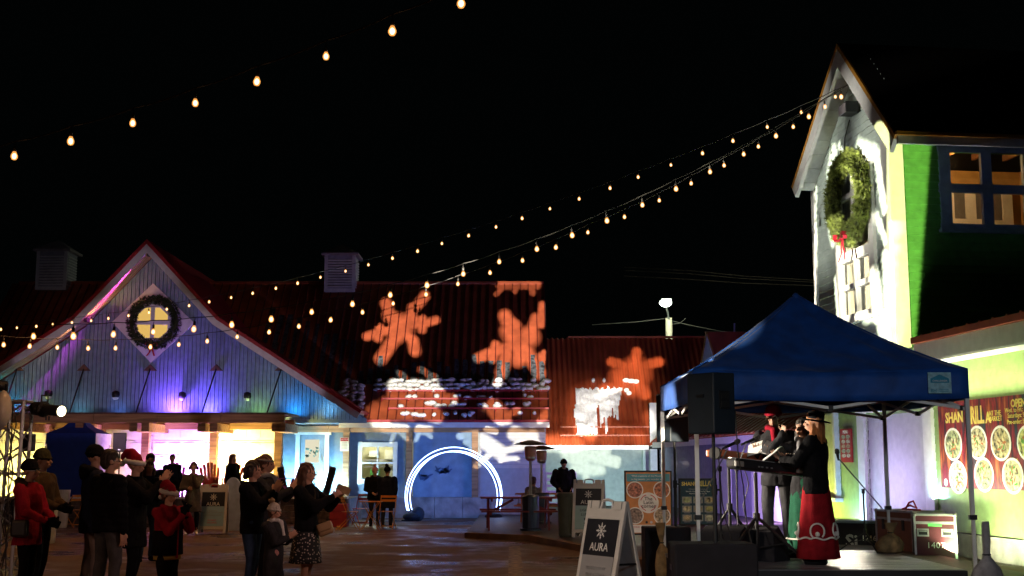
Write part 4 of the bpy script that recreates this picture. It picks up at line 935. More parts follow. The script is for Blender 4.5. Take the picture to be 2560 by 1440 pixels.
# ================================================================ string lights
m_shell = None
def X_(px, D): return P(px, 1150, D).x
def shell_mat():
    m = bpy.data.materials.new('warm_bulb_glass'); m.use_nodes = True; nt = m.node_tree; nt.nodes.clear(); L = nt.links.new
    o = nt.nodes.new('ShaderNodeOutputMaterial'); e = nt.nodes.new('ShaderNodeEmission'); t = nt.nodes.new('ShaderNodeBsdfTransparent'); x = nt.nodes.new('ShaderNodeMixShader')
    e.inputs[0].default_value = (1, .38, .08, 1); e.inputs[1].default_value = 1.6; x.inputs[0].default_value = .5
    L(t.outputs[0], x.inputs[1]); L(e.outputs[0], x.inputs[2]); L(x.outputs[0], o.inputs[0]); return m
m_shell = shell_mat(); m_fil = E('bulb_filament', (1, .76, .42), 5.); m_cable = M('black_cable', (.05, .045, .04), .5)
bulb_me = MB().lathe([(.004, -.085), (.024, -.078), (.036, -.055), (.036, -.035), (.022, -.005), (.016, .01)], n=10)
fil_me = MB().ell((0, 0, -.042), (.024, .024, .032), n=8, m=6)
soc_me = MB().lathe([(.018, .008), (.018, .06), (.006, .07), (.004, .12)], n=8)
proto = [None]
def strand(name, pts, d0, d1, x0, x1, label, drop=.12, ext=((0, 0),), scale=1.):
    """pts: bulbs seen in the picture, turned into places along a real cable"""
    B = [P(x, y, d0+(d1-d0)*(x-x0)/(x1-x0)) for x, y in pts]
    cab = [b+V((0, 0, drop)) for b in B]
    # smooth the cable height
    zz_ = [c.z for c in cab]
    for _ in range(3): zz_ = [zz_[0]]+[(zz_[i-1]+2*zz_[i]+zz_[i+1])/4 for i in range(1, len(zz_)-1)]+[zz_[-1]]
    for c, z in zip(cab, zz_): c.z = z
    full = [V(e) for e in ext[0:1] if len(e) == 3]+cab+[V(e) for e in ext[1:] if len(e) == 3]
    t = thing(name, full[0]*1., label, 'string lights', 'strings of warm bulbs over the square')
    path = []
    for i in range(len(full)-1):
        for k in range(4):
            f = k/4; p = full[i].lerp(full[i+1], f); p.z -= .035*4*f*(1-f)*.5; path.append(p)
    path.append(full[-1])
    MB().tube(path, .008, 5).build('cable', m_cable, t)
    for b, c in zip(B, cab):
        if proto[0] is None:
            q = MB(); q.v = list(bulb_me.v); q.f = bulb_me.f; o = q.build('bulb', m_shell, None, smooth=True)
            q = MB(); q.v = list(fil_me.v); q.f = fil_me.f; f_ = q.build('filament', m_fil, o, smooth=True)
            q = MB(); q.v = list(soc_me.v); q.f = soc_me.f; s_ = q.build('socket', m_cable, o, smooth=True); proto[0] = o
        else: o = copy_tree(proto[0])
        o.parent = t; o.location = V((b.x, b.y, c.z-.12*scale))-t.location; o.scale = (scale*random.uniform(.86, 1.08),)*3; o.rotation_euler = (random.uniform(-.08, .08), random.uniform(-.08, .08), 0)
A_ = [(2088, 240), (2003, 281), (1918, 317), (1832, 350), (1756, 381), (1677, 411), (1595, 441), (1525, 468), (1448, 496), (1375, 521), (1305, 544), (1240, 566), (1172, 588), (1105, 607), (1044, 627), (981, 643), (921, 661), (864, 677), (801, 692), (744, 707), (690, 719), (632, 732), (578, 743), (523, 753), (473, 763), (417, 771), (372, 780), (321, 788), (271, 795), (228, 801), (180, 805), (132, 809), (91, 815), (42, 818), (2, 822), (-40, 825)]
B1 = [(2103, 242), (2022, 295), (1940, 343), (1859, 388), (1775, 432), (1690, 474), (1606, 515), (1517, 554), (1430, 590), (1342, 625), (1248, 657), (1158, 688), (1067, 715), (976, 740), (881, 761), (779, 785), (678, 800), (579, 815), (485, 825), (383, 832), (284, 837), (183, 842), (83, 843), (-20, 842)]
B2 = [(2062, 265), (1983, 317), (1896, 367), (1810, 414), (1728, 459), (1648, 501), (1561, 542), (1470, 583), (1390, 618), (1306, 652), (1225, 682), (1145, 710), (1065, 735), (983, 760), (906, 780), (827, 800), (747, 815), (673, 830), (593, 842), (518, 852), (447, 862), (376, 868), (289, 870), (220, 870), (143, 869), (75, 862), (9, 860), (-60, 856)]
HK = FW(2124, 209, .35)
strand('string_lights', A_, 26.2, 37, 2100, 0, 'highest far string of bulbs running from the tower peak across the gable top', .14, ext=(tuple(HK), tuple(P(-300, 838, 37.5))))
strand('string_lights', B1, 26.2, 19.5, 2100, 0, 'nearer bright string with wider spaced bulbs from the tower peak to the left', .2, ext=(tuple(HK), tuple(P(-300, 825, 19))), scale=1.25)
strand('string_lights', B2, 26.2, 24.5, 2100, 0, 'lowest string of bulbs sagging beneath the other strings from the tower', .16, ext=(tuple(HK), tuple(P(-300, 835, 24.5))), scale=1.1)
strand('string_lights', [(1320, -72), (1153, 0), (981, 68), (815, 134), (643, 197), (488, 254), (332, 303), (177, 348), (36, 385), (-110, 418)], 10.2, 13.3, 1320, -110, 'string of eight large bulbs crossing the black sky high at upper left', .13, ext=(tuple(P(1500, -150, 9.8)), tuple(P(-260, 445, 13.7))), scale=1.0)

# ================================================================ street lamp and wires
sl_ = thing('street_lamp', P(1672, 1000, 62)*1, 'bright white street lamp on a wooden pole beyond the roofs', 'street lamp')
sl_.location = (P(1672, 1000, 62).x, 62, 0)
pt = P(1672, 795, 62); MB().lathe([(.2, 0), (.17, pt.z)], (pt.x, 62, 0), 10).build('pole', M('pole_wood', (.3, .26, .2), .8), sl_)
MB().tube([P(1672, 800, 61.9), P(1669, 780, 61.5), P(1664, 764, 60.8)], .05, 6).build('arm', m_steel, sl_)
hd = P(1664, 757, 60.6); lh = MB().box(hd+V((0, 0, .1)), (.5, .8, .12)).build('lamp_head', m_steel, sl_)
MB().ell(hd, (.3, .3, .2)).build('lamp_glass', E('street_light', (.85, 1, .8), 22), lh, smooth=True)
point('street_light', hd-V((0, .6, .2)), (.85, 1, .75), 900, .25)
wr = thing('overhead_wires', P(1672, 800, 62), 'thin overhead wires hung from the street lamp pole', 'wires')
for pts in ([(1672, 795), (1590, 805), (1480, 812)], [(1672, 800), (1720, 812), (1800, 828), (1850, 834)], [(1672, 812), (1700, 808), (1715, 795)]):
    MB().tube([P(x, y, 62) for x, y in pts], .018, 4).build('wire', m_cable, wr)
wr = thing('power_lines', P(1720, 672, 70), 'two faint power lines high in the dark sky between lamp and tower', 'wires')
for y in (0, 8, 22): MB().tube([P(1560, 668+y, 70), P(1720, 676+y, 70), P(1860, 690+y*.8, 70), P(2060, 702+y*.6, 70)], .025, 4).build('wire', M('dim_wire', (.2, .15, .12), .7), wr)

# ================================================================ stage
SZ = .5; SX0, SX1, SY0, SY1 = 1.95, 4.87, 13.6, 16.65
st = thing('stage', ((SX0+SX1)/2, SY0, 0), 'low plank stage with black sides under the blue tent', 'stage')
m_deck = M('painted_deck', (.25, .24, .26), .28, var=.45, scale=2.5, stretch=(1, 5, 1), bump=.15)
n_ = 9
for i in range(n_): bx('plank', ((SX0+SX1)/2, SY0+(SY1-SY0)*(i+.5)/n_, SZ-.02+random.uniform(-.002, .002)), (SX1-SX0, (SY1-SY0)/n_-.012, .04), m_deck, st, bevel=.004)
bx('skirt', ((SX0+SX1)/2, SY0+.04, (SZ-.045)/2), (SX1-SX0-.02, .03, SZ-.045), m_blk, st)
for x in (SX0+.03, SX1-.03): bx('skirt', (x, (SY0+SY1)/2, (SZ-.045)/2), (.03, SY1-SY0-.1, SZ-.045), m_blk, st)
bx('edge_rail', ((SX0+SX1)/2, SY0-.005, SZ-.05), (SX1-SX0+.02, .03, .08), m_black, st)

# ================================================================ blue tent
TX0, TX1, TY0, TY1 = 1.98, 4.9, 13.4, 16.4; VB, VT = 2.32, 2.63; PK = V((3.44, 14.9, 3.66))
tn = thing('canopy_tent', (3.44, 14.9, 0), 'large blue pop-up canopy tent over the stage with white legs', 'tent')
m_tent = M('blue_canvas', (.004, .07, .34), .65, var=.2, scale=4, bump=.7, bscale=5, sheen=.1)
cv = [V((TX0-.02, TY0-.02, VT)), V((TX1+.02, TY0-.02, VT)), V((TX1+.02, TY1+.02, VT)), V((TX0-.02, TY1+.02, VT))]
g = MB(); n1, n2 = 28, 16
for s in range(4):
    a, b = cv[s], cv[(s+1) % 4]; vs = []; out = (b-a).cross(V((0, 0, 1))).normalized()
    for j in range(n2+1):
        v_ = j/n2
        for i in range(n1+1):
            u_ = i/n1; p = a.lerp(b, u_).lerp(PK, v_); p.z -= .42*v_*(1-v_)*(1-.25*abs(2*u_-1)); p.z -= .03*(1-v_)*4*u_*(1-u_)
            wv = noise.noise(V((u_*3.1+s*7, v_*2, 0)))*.06+.014*sin(u_*22+v_*9+s)*(v_*(1-v_)*4)-.05*abs(noise.noise(V(((u_-.1)*7/(1.15-v_)+s*3, v_*1.3, 9))))*(1-v_)+.03*noise.noise(V((u_*11+s*3, v_*5+u_*4, 2)))
            edge = min(1, min(u_, 1-u_)*10)*min(1, (1-v_)*6); p.z += wv*edge*min(1, v_*5+.15); vs.append(p)
    g.add(vs, [(j*(n1+1)+i, j*(n1+1)+i+1, (j+1)*(n1+1)+i+1, (j+1)*(n1+1)+i) for j in range(n2) for i in range(n1)])
    vs = []
    for j in range(5):
        for i in range(n1+1):
            u_ = i/n1; p = a.lerp(b, u_); p.z -= .03*4*u_*(1-u_); p.z -= (VT-VB)*j/4; p += out*(.012*sin(u_*19+s)*j/4+.02*noise.noise(V((u_*6+s, j*.6, 5)))*j/4)*min(1, min(u_, 1-u_)*12); vs.append(p)
    g.add(vs, [(j*(n1+1)+i, j*(n1+1)+i+1, (j+1)*(n1+1)+i+1, (j+1)*(n1+1)+i) for j in range(4) for i in range(n1)])
cn = g.build('canopy', m_tent, tn, smooth=True)
sm_ = cn.modifiers.new('thickness', 'SOLIDIFY'); sm_.thickness = .004
for s in range(4):
    q = []
    for j in range(n2+1): v_ = j/n2; p = cv[s].lerp(PK, v_); p.z -= .42*v_*(1-v_)*.75-.006; q.append(p)
    MB().tube(q, .009, 5).build('seam', m_tent, tn, smooth=True)
MB().ell(PK-V((0, 0, .05)), (.05, .05, .07)).build('peak_cap', m_tent, tn, smooth=True)
m_leg = M('white_enamel', (.8, .8, .78), .35, var=.06)
# maker's label on the valance
lc = P(2349, 957, TY0-.045)
lb = bx('label_patch', lc, (.25, .008, .225), M('label_print', (.3, .55, .65), .6, var=.2, scale=20), tn)
MB().add([lc+V((-.1, -.008, .0)), lc+V((.1, -.008, .0)), lc+V((.1, -.008, .045)), lc+V((0, -.008, .09)), lc+V((-.1, -.008, .045))], [(0, 1, 2, 3, 4)]).build('house_mark', M('teal_ink', (.02, .25, .4), .6), lb)
text('BH', .05, lc+V((-.07, -.008, -.085)), (1, 0, 0), (0, 0, 1), M('teal_ink', (.02, .25, .4)), lb); text('CHALLENGER', .026, lc+V((0, -.012, .02)), (1, 0, 0), (0, 0, 1), m_wi, lb)
for i in range(2): bx('text_line', lc+V((.04, -.006, -.07-i*.02)), (.1, .002, .006), M('teal_ink', (.02, .25, .4)), lb)
legs = [(TX0, TY0), (TX1, TY0), (TX1, TY1), (TX0, TY1)]
for (x, y) in legs:
    base = .0
    lg = MB().box((x, y, (VB+.1+1.05)/2), (.045, .045, VB+.1-1.05)).build('leg', m_leg, tn, bevel=.005)
    MB().box((x, y, .56), (.034, .034, 1.08)).build('inner_leg', m_leg, lg); bx('foot_plate', (x, y, base+.01), (.13, .13, .02), m_leg, lg); bx('latch', (x, y, 1.06), (.075, .06, .05), m_black, lg)
def scissor(a, b, k):
    for i in range(k):
        p, q = a.lerp(b, i/k), a.lerp(b, (i+1)/k); lo, hi = V((0, 0, VB-.1)), V((0, 0, VB+.11)); off = (b-a).normalized().cross(V((0, 0, 1)))*.012
        MB().bar(p+hi+off, q+lo+off, .018, .032).build('truss_bar', m_leg, tn); MB().bar(p+lo-off, q+hi-off, .018, .032).build('truss_bar', m_leg, tn)
        m_ = p.lerp(q, .5)+V((0, 0, VB+.005)); bx('joint', m_, (.04, .04, .04), m_black, tn); bx('joint', q+V((0, 0, VB-.1)), (.05, .05, .05), m_black, tn)
L4 = [V((x, y, 0)) for x, y in legs]; inn = lambda p: p+(V((3.44, 14.9, 0))-p)*.03
for i in range(4): scissor(inn(L4[i]), inn(L4[(i+1) % 4]), 2)
for i in range(4): MB().bar(L4[i]+V((0, 0, VB-.12)), PK-V((0, 0, .55)), .025, .03).build('roof_bar', m_leg, tn)
MB().tube([PK-V((0, 0, .6)), PK-V((0, 0, .05))], .02, 8).build('peak_pole', m_leg, tn)
# sandbags tied to the legs
m_burl = M('burlap', (.34, .22, .1), .95, var=.3, scale=12, bump=.5, bscale=90)
def sack(x, y, z, h, r, label, mat, lean=(0, 0), flare=.5):
    t = thing('sandbag', (x, y, z), label, 'sandbag', 'sandbags tied to the tent legs')
    wv = lambda a, i, z_: 1+.06*sin(a*5+i)+.05*sin(a*9+i*2)
    MB().loft([(x, y, z, r*.7, r*.6), (x, y, z+h*.06, r, r*.85), (x+lean[0]*.3, y, z+h*.3, r*1.02, r*.9), (x+lean[0]*.6, y, z+h*.52, r*.7, r*.6), (x+lean[0], y, z+h*.64, r*.2, r*.2), (x+lean[0], y, z+h*.69, r*.17, r*.17), (x+lean[0]*1.1, y, z+h*.8, r*(.17+flare*.34), r*.2), (x+lean[0]*1.3, y, z+h, r*flare, r*.2)], 22, wv).build('bag', mat, t, smooth=True)
    MB().tube([(x+lean[0]+r*.2*cos(k), y+r*.2*sin(k), z+h*.665) for k in (0, 1, 2, 3, 4, 5)], .008, 5, closed=True).build('tie', m_black, t)
    return t
sack(1.97, 16.22, .12, .76, .125, 'upright burlap sandbag with a frayed neck tied to the left rear tent leg', m_burl, (-.05, 0))
sack(4.83, 16.2, SZ, .38, .17, 'squat brown burlap sandbag on the stage at the right rear leg', m_burl, (.03, 0))
sack(4.97, 13.3, .0, 1.02, .2, 'tall grey sandbag hung on the front right tent leg', M('grey_canvas', (.35, .34, .36), .9, var=.3, bump=.3), (.02, 0), flare=.16)

# ================================================================ loudspeakers, subs, wedges
def speaker(c, w_, d_, h_, yaw, label, name='loudspeaker', cone=True):
    t = thing(name, (0, 0, 0), label, 'speaker')
    MB().prism([V((-w_/2, -d_/2, 0)), V((w_/2, -d_/2, 0)), V((w_*.36, d_/2, 0)), V((-w_*.36, d_/2, 0))], (0, 0, h_)).build('cabinet', M('speaker_shell', (.012, .02, .03), .55, bump=.1), t, bevel=.012)
    MB().box((0, -d_/2-.012, h_/2), (w_-.03, .022, h_-.03)).build('grille', M('speaker_grille', (.05, .04, .05), .5, metal=.3, bump=.3, bscale=200), t, bevel=.006)
    MB().box((0, -d_/2-.026, h_*.12), (.05, .006, .015)).build('badge', m_steel, t)
    p_ = MB().box((0, d_/2+.004, h_*.55), (w_*.34, .01, h_*.3)).build('rear_panel', m_black, t)
    for k in (-1, 1): bx('socket_row', (0, d_/2+.012, h_*.55+k*h_*.07), (w_*.26, .008, h_*.1), M('dark_plastic', (.02, .02, .02), .4), p_)
    for s in (-1, 1): bx('handle', (s*(w_*.43+.004), 0, h_*.62), (.02, d_*.3, .03), m_black, t)
    t.location = c; t.rotation_euler = (0, 0, yaw); return t
def pole(x, y, z0, z1, label, name='speaker_pole', knob=None):
    t = thing(name, (x, y, z0), label, 'pole')
    MB().tube([(x, y, z0), (x, y, (z0+z1)/2)], .022, 10).build('lower_tube', m_black, t); MB().tube([(x, y, (z0+z1)/2), (x, y, z1)], .017, 10).build('upper_tube', m_black, t)
    k = MB().lathe([(.03, -.05), (.03, .05)], (x, y, (z0+z1)/2), 10).build('collar', m_black, t); MB().tube([(x, y, (z0+z1)/2), (x+.06, y-.02, (z0+z1)/2)], .012, 6).build('knob', m_black, k); return t
c1 = P(1783, 1085, 12.9); speaker((c1.x, 12.85, c1.z), .38, .37, .62, R(-152), 'large dark loudspeaker seen from behind at the tent left corner')
pole(c1.x, 12.9, .79, c1.z, 'black pole from the front subwoofer up to the large loudspeaker')
def sub(x0, x1, y0, y1, h, label):
    t = thing('subwoofer', ((x0+x1)/2, (y0+y1)/2, 0), label, 'subwoofer'); c = V(((x0+x1)/2, (y0+y1)/2, h/2))
    bx('cabinet', c, (x1-x0, y1-y0, h), m_blk, t, bevel=.02); bx('recessed_plate', c+V((0, -(y1-y0)/2-.002, -h*.1)), ((x1-x0)*.34, .006, h*.2), m_black, t)
    for s in (-1, 1):
        bx('handle', c+V((s*((x1-x0)/2+.001), 0, h*.2)), (.008, .18, .06), m_black, t)
        w_ = MB().tube([c+V((s*(x1-x0)*.42-.02, (y1-y0)*.35, -h/2+.05)), c+V((s*(x1-x0)*.42+.02, (y1-y0)*.35, -h/2+.05))], .05, 12).build('caster', m_black, t)
    return t
a = P(1685, 1360, 12.75); b = P(1893, 1360, 12.75); sub(a.x, b.x, 12.7, 13.3, P(0, 1360, 12.75).z, 'wide black subwoofer box in front of the stage')
a = P(1612, 1318, 16.9); b = P(1712, 1318, 16.9); sub(a.x, a.x+.62, 16.9, 17.4, a.z, 'black subwoofer box behind the burlap sandbag at the stage left rear')
c2 = P(1686, 1105, 17.1); speaker((c2.x, 17.1, c2.z), .38, .37, .66, R(-165), 'darker loudspeaker on the pole farther back under the tent edge')
pole(c2.x, 17.1, a.z, c2.z, 'black pole holding the rear loudspeaker beside the orange poster')
def wedge(x, y, yaw, label):
    t = thing('monitor_wedge', (0, 0, 0), label, 'stage monitor')
    pr = [V((-.26, 0, 0)), V((-.26, .42, 0)), V((-.26, .36, .2)), V((-.26, .14, .40)), V((-.26, .0, .34))]
    MB().prism(pr, (.52, 0, 0)).build('cabinet', m_blk, t, bevel=.008)
    n_ = (pr[2]-pr[3]).normalized()
    q = MB().prism([p+(V((0, .19, .2))-V((0, p.y, p.z)))*.06+V((-.004, 0, 0)) for p in pr], (-.006, 0, 0)).build('side_plate', M('yellow_lit_plate', (.5, .42, .25), .4, metal=.3), t)  # yellow light on the cabinet side, put into the plate colour
    for k in (.16, .21): MB().bar((-.275, k-.05, .16), (-.275, k+.03, .27), .004, .016).build('slot', m_black, q)
    MB().prism([pr[3]+V((.02, .01, .0)), pr[3]+V((.5, .01, 0)), pr[2]+V((.5, .01, .01)), pr[2]+V((.02, .01, .01))], (0, .01, .01)).build('grille', m_black, t)
    t.location = (x, y, SZ); t.rotation_euler = (0, 0, yaw); return t
wedge(2.42, 14.7, R(-38), 'left stage monitor wedge with a yellow-lit side plate'); wedge(2.82, 14.75, R(-38), 'right stage monitor wedge beside the speaker pole')

# ================================================================ keyboard, stands, microphones
kbd = thing('keyboard', P(1900, 1165, 14.55), 'long black stage piano seen from behind in front of the singers', 'keyboard')
a, b = P(1826, 1158, 14.5), P(2020, 1180, 14.7)
d = (b-a).normalized(); sd = V((-d.y, d.x, 0)).normalized()
q = MB().obox((a+b)/2, d*(b-a).length/2, sd*.15, V((0, 0, .062))).build('body', M('black_lacquer', (.01, .01, .012), .35), kbd, bevel=.03)
for t_ in (.06, .82): MB().obox(a.lerp(b, t_)-sd*.153, d*.045, sd*.004, V((0, 0, .03))).build('end_plate', M('grey_plate', (.2, .18, .16), .4), kbd)
for t_ in (.3, .34, .4, .46): MB().obox(a.lerp(b, t_)-sd*.153+V((0, 0, -.01)), d*.012, sd*.004, V((0, 0, .008))).build('socket', m_steel, kbd)
for k in range(28): MB().obox(a.lerp(b, .05+k*.031)+sd*.1+V((0, 0, .068)), d*.016, sd*.05, V((0, 0, .006))).build('key', m_wi, kbd)
def tripod(name, x, y, z, top, spread, label, cat='stand', r=.014, hub=.55, feet=(80, 200, 320), boom=None, mic=None, th=.028):
    t = thing(name, (x, y, z), label, cat); hb_ = V((x, y, z+hub))
    MB().tube([(x, y, z+.12), (x, y, top)], r, 8).build('pole', m_black, t)
    MB().lathe([(r*1.9, -.04), (r*1.9, .04)], hb_, 8).build('hub', m_black, t)
    for f in feet:
        e = V((x+spread*cos(R(f)), y+spread*sin(R(f)), z+.012)); MB().tube([hb_, e], r*.9, 6).build('leg', m_black, t)
        MB().tube([V((x, y, z+.16)), hb_.lerp(e, .6)], r*.5, 5).build('brace', m_black, t)
    if boom:
        b0, b1 = V(boom[0]), V(boom[1]); MB().tube([b0, b1], .008, 6).build('boom', M('boom_steel', (.25, .25, .26), .35, metal=.6), t); MB().lathe([(.022, -.03), (.022, .03)], V((x, y, top)), 8).build('clutch', m_black, t)
    return t
def mic(tip, tail, label):
    t = thing('microphone', tail, label, 'microphone'); tip, tail = V(tip), V(tail); d = (tip-tail).normalized()
    MB().tube([tail, tip-d*.06], [.012, .02], 10).build('handle', m_black, t, smooth=True); MB().ell(tip-d*.03, (.032, .032, .032)).ell(tip-d*.005, (.03, .03, .03)).build('grille', M('mic_foam', (.05, .045, .045), .9), t, smooth=True); return t
kx = P(1890, 1200, 14.6)
tripod('keyboard_stand', kx.x, 14.62, SZ, kx.z+.09, .55, 'black tripod stand holding up the black stage piano', r=.022, hub=.52, feet=(-12, 108, 215))
k2 = thing('keyboard', P(1830, 1142, 15.7), 'second keyboard lit orange behind the black stage piano', 'keyboard')
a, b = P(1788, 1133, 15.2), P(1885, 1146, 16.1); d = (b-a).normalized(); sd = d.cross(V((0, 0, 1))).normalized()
MB().obox((a+b)/2, d*(b-a).length/2, sd*.13, V((0, 0, .045))).build('body', M('orange_lit_body', (.55, .15, .06), .35), k2, bevel=.02)  # orange light on the keyboard, put into its base colour
MB().tube([a-d*.03, a+d*.05], .075, 14).build('end_cheek', m_black, k2)
p_ = P(1822, 1165, 15.6); tripod('keyboard_stand', p_.x, 15.6, SZ, p_.z-.02, .42, 'black tripod stand under the orange-lit keyboard', r=.02, hub=.6, feet=(20, 140, 260))
m1 = P(1818, 1124, 14.3)
tripod('microphone_stand', P(1800, 1200, 14.3).x, 14.3, SZ, P(0, 1172, 14.3).z, .35, 'left microphone stand with a long slanting boom', r=.011, hub=.3, feet=(60, 180, 300), boom=(P(1747, 1262, 14.1), P(1819, 1122, 14.35)))
mic(P(1846, 1103, 14.4), P(1806, 1122, 14.3), 'left microphone pointing at the singers')
tripod('microphone_stand', P(1842, 1200, 14.9).x, 14.9, SZ, P(0, 1172, 14.9).z, .35, 'right microphone stand behind the black stage piano', r=.011, hub=.3, feet=(30, 150, 270), boom=(P(1842, 1172, 14.9), P(1866, 1108, 14.9)))
mic(P(1893, 1095, 15), P(1852, 1112, 14.9), 'right microphone close to the open songbook')
tripod('microphone_stand', P(2158, 1230, 16.4).x, 16.4, SZ, P(0, 1228, 16.4).z, .33, 'microphone stand with its boom pointing down behind the red skirt', r=.011, hub=.25, feet=(40, 160, 280), boom=(P(2098, 1148, 16.3), P(2206, 1272, 16.5)))
mic(P(2092, 1126, 16.2), P(2096, 1150, 16.3), 'microphone on the right hand stand by the green wall')
for i, pts in enumerate(([(1838, 1025, 14), (1841, 1080, 14), (1846, 1140, 14.1), (1858, 1215, 14.2), (1866, 1300, 14.3), (1880, 1375, 14.3)], [(1806, 1122, 14.25), (1797, 1150, 14.3), (1800, 1185, 14.3), (1806, 1260, 14.3), (1815, 1300, 14.3), (1840, 1390, 14.3)], [(1858, 1160, 14.7), (1872, 1210, 14.6), (1858, 1265, 14.6), (1866, 1300, 14.5), (1885, 1385, 14.3)])):
    t = thing('cable', P(*pts[-1]), ('black cable hanging straight beside the microphones', 'black cable looping down from the left microphone', 'black cable curling under the piano to the floor')[i], 'cable', 'cables hanging at the keyboard')
    MB().tube([P(*p) for p in pts], .007, 5).build('cord', m_cable, t, smooth=True)

# ================================================================ flight cases
def case(pl, pr, dep, h, label, mat, num, face=m_alu):
    pl, pr = V((*pl, 0)), V((*pr, 0)); ax = (pr-pl).normalized(); an = V((ax.y, -ax.x, 0)); hu = (pr-pl).length/2; hn = dep/2
    t = thing('flight_case', (pl+pr)/2-an*hn, label, 'flight case', 'flight cases by the green wall'); c = (pl+pr)/2-an*hn+V((0, 0, h/2)); hz_ = h/2
    MB().obox(c, ax*hu, an*hn, V((0, 0, hz_))).build('body', mat, t)
    for su in (-1, 1):
        for sn_ in (-1, 1):
            MB().obox(c+ax*su*hu+an*sn_*hn, ax*.018, an*.018, V((0, 0, hz_+.004))).build('edge_strip', face, t)
            for s_ in (-1, 1): MB().ell(c+ax*su*hu+an*sn_*hn+V((0, 0, s_*hz_)), (.035, .035, .035), n=8, m=6).build('ball_corner', face, t)
    for s_ in (-1, 1):
        for sn_ in (-1, 1): MB().obox(c+an*sn_*hn+V((0, 0, s_*hz_)), ax*hu, an*.018, V((0, 0, .018))).build('edge_strip', face, t)
        for su in (-1, 1): MB().obox(c+ax*su*hu+V((0, 0, s_*hz_)), ax*.018, an*hn, V((0, 0, .018))).build('edge_strip', face, t)
    MB().obox(c+an*(hn+.003)+V((0, 0, h*.33)), ax*(hu-.01), an*.004, V((0, 0, .022))).build('lid_strip', face, t)
    f = c+an*(hn+.006)
    if num:
        for s_ in (-1, 1):
            hp = MB().obox(f+ax*s_*hu*.6+V((0, 0, h*.12)), ax*.095, an*.006, V((0, 0, .065))).build('handle_plate', face, t)
            MB().obox(f+ax*s_*hu*.6+V((0, 0, h*.12))+an*.008, ax*.07, an*.004, V((0, 0, .038))).build('handle_recess', m_black, hp); MB().obox(f+ax*s_*hu*.6+V((0, 0, h*.15))+an*.014, ax*.06, an*.008, V((0, 0, .01))).build('handle', m_steel, hp)
    return t, c, f, hu, ax, an
UPZ = V((0, 0, 1))
q, c, f, hu, ax, an = case((6.85, 21.45), (7.46, 21.23), .6, .78, 'dark red flight case with a stencilled number and two handles', M('maroon_laminate', (.09, .013, .025), .5, bump=.1), '1407')
for s_, ch_ in zip((-1.5, -.5, .5, 1.5), '1407'): text(ch_, .14, f+ax*s_*.075-UPZ*.12, ax, UPZ, m_wi, q, name='stencil_digit')
MB().obox(f+UPZ*.22, ax*.11, an*.004, UPZ*.025).build('tape', M('green_tape', (.1, .5, .12), .5), q)
q, c, f, hu, ax, an = case((X_(2185, 23.1), 23.1), (X_(2274, 22.0), 22.0), .62, .80, 'reddish brown flight case standing behind the numbered maroon one', M('brown_laminate', (.22, .085, .04), .5, bump=.1), None)
for s_ in (-.6, .5): MB().obox(f+ax*s_*hu+UPZ*.16, ax*.035, an*.01, UPZ*.09).build('latch', m_black, q)
rb = thing('red_strap', c+UPZ*.42, 'red webbing strap bunched on top of the brown flight case', 'strap')
MB().tube([c+ax*a_+UPZ*b_ for a_, b_ in ((-.1, .43), (.02, .55), (.15, .58), (.25, .46), (.05, .5), (-.2, .43), (.35, .43))], .018, 6).build('webbing', m_red, rb)
q, c, f, hu, ax, an = case((X_(2075, 24.2), 24.2), (X_(2196, 23.9), 23.9), .5, .54, 'black flight case with white stencilled lettering beside the stage', m_blk, None, face=m_blk)
text('1216', .14, f+ax*.22-UPZ*.03, ax, UPZ, m_wi, q, name='stencil_number'); text('Si', .34, f-ax*.1-UPZ*.1, ax, UPZ, M('dull_white', (.4, .4, .4)), q, bold=.01)
MB().obox(c+UPZ*.27, ax*(hu+.02), an*.27, UPZ*.02).build('lid', M('teal_top', (.12, .2, .24), .5), q)
# ================================================================ ring of light
ring = thing('light_ring', (P(1134, 1290, 37.2).x, 37.2, 0), 'glowing blue-white ring of three neon tubes in front of the blue wall', 'light sculpture')
m_neon = E('neon_blue_white', (.34, .48, 1), 9.)
rc = P(1134, 1240, 37.2)
for dx, dz, r_, dy in ((0, 0, 1.43, 0), (-.03, -.03, 1.33, -.16), (.045, -.02, 1.345, .16)):
    a0, a1 = -.3, pi+.3; MB().tube([rc+V((dx+r_*cos(a0+(a1-a0)*k/64), dy, dz+r_*sin(a0+(a1-a0)*k/64))) for k in range(65)], .0125, 8).build('neon_tube', m_neon, ring, smooth=True)
for s in (-1, 1): bx('foot_plate', (rc.x+s*1.36, rc.y, .02), (.3, .55, .04), m_black, ring)
for i, (x, y) in enumerate(((1030, 36.9), (1046, 37.0), (1234, 36.9))):
    t = thing('weight_bag', (P(x, 1150, y).x, y, 0), ('dark weight bag at the left outer foot of the light ring', 'rounded dark weight bag just inside the left foot of the light ring', 'dark weight bag at the right foot of the light ring')[i], 'weight bag', 'weights on the light ring')
    q = MB().ell((P(x, 1150, y).x, y, .13 if i != 1 else .2), (.26 if i != 1 else .2, .2, .13 if i != 1 else .22)); q.build('bag', M('dark_teal_vinyl', (.01, .02, .03), .6), t, smooth=True); MB().tube([q.v[0]+V((-.1, 0, .25)), q.v[0]+V((0, 0, .33)), q.v[0]+V((.1, 0, .25))], .012, 5).build('strap', m_black, t)
gc = thing('green_cord', (P(1205, 1150, 36.6).x, 36.6, 0), 'bright green extension cord coiled by the right foot of the ring', 'cord')
MB().tube([V((P(1190+k*4, 1150, 36.6).x, 36.6+.25*sin(k*.9), .03+.03*sin(k))) for k in range(12)], .015, 5).build('cord', M('green_cord', (.05, .5, .1), .5), gc)

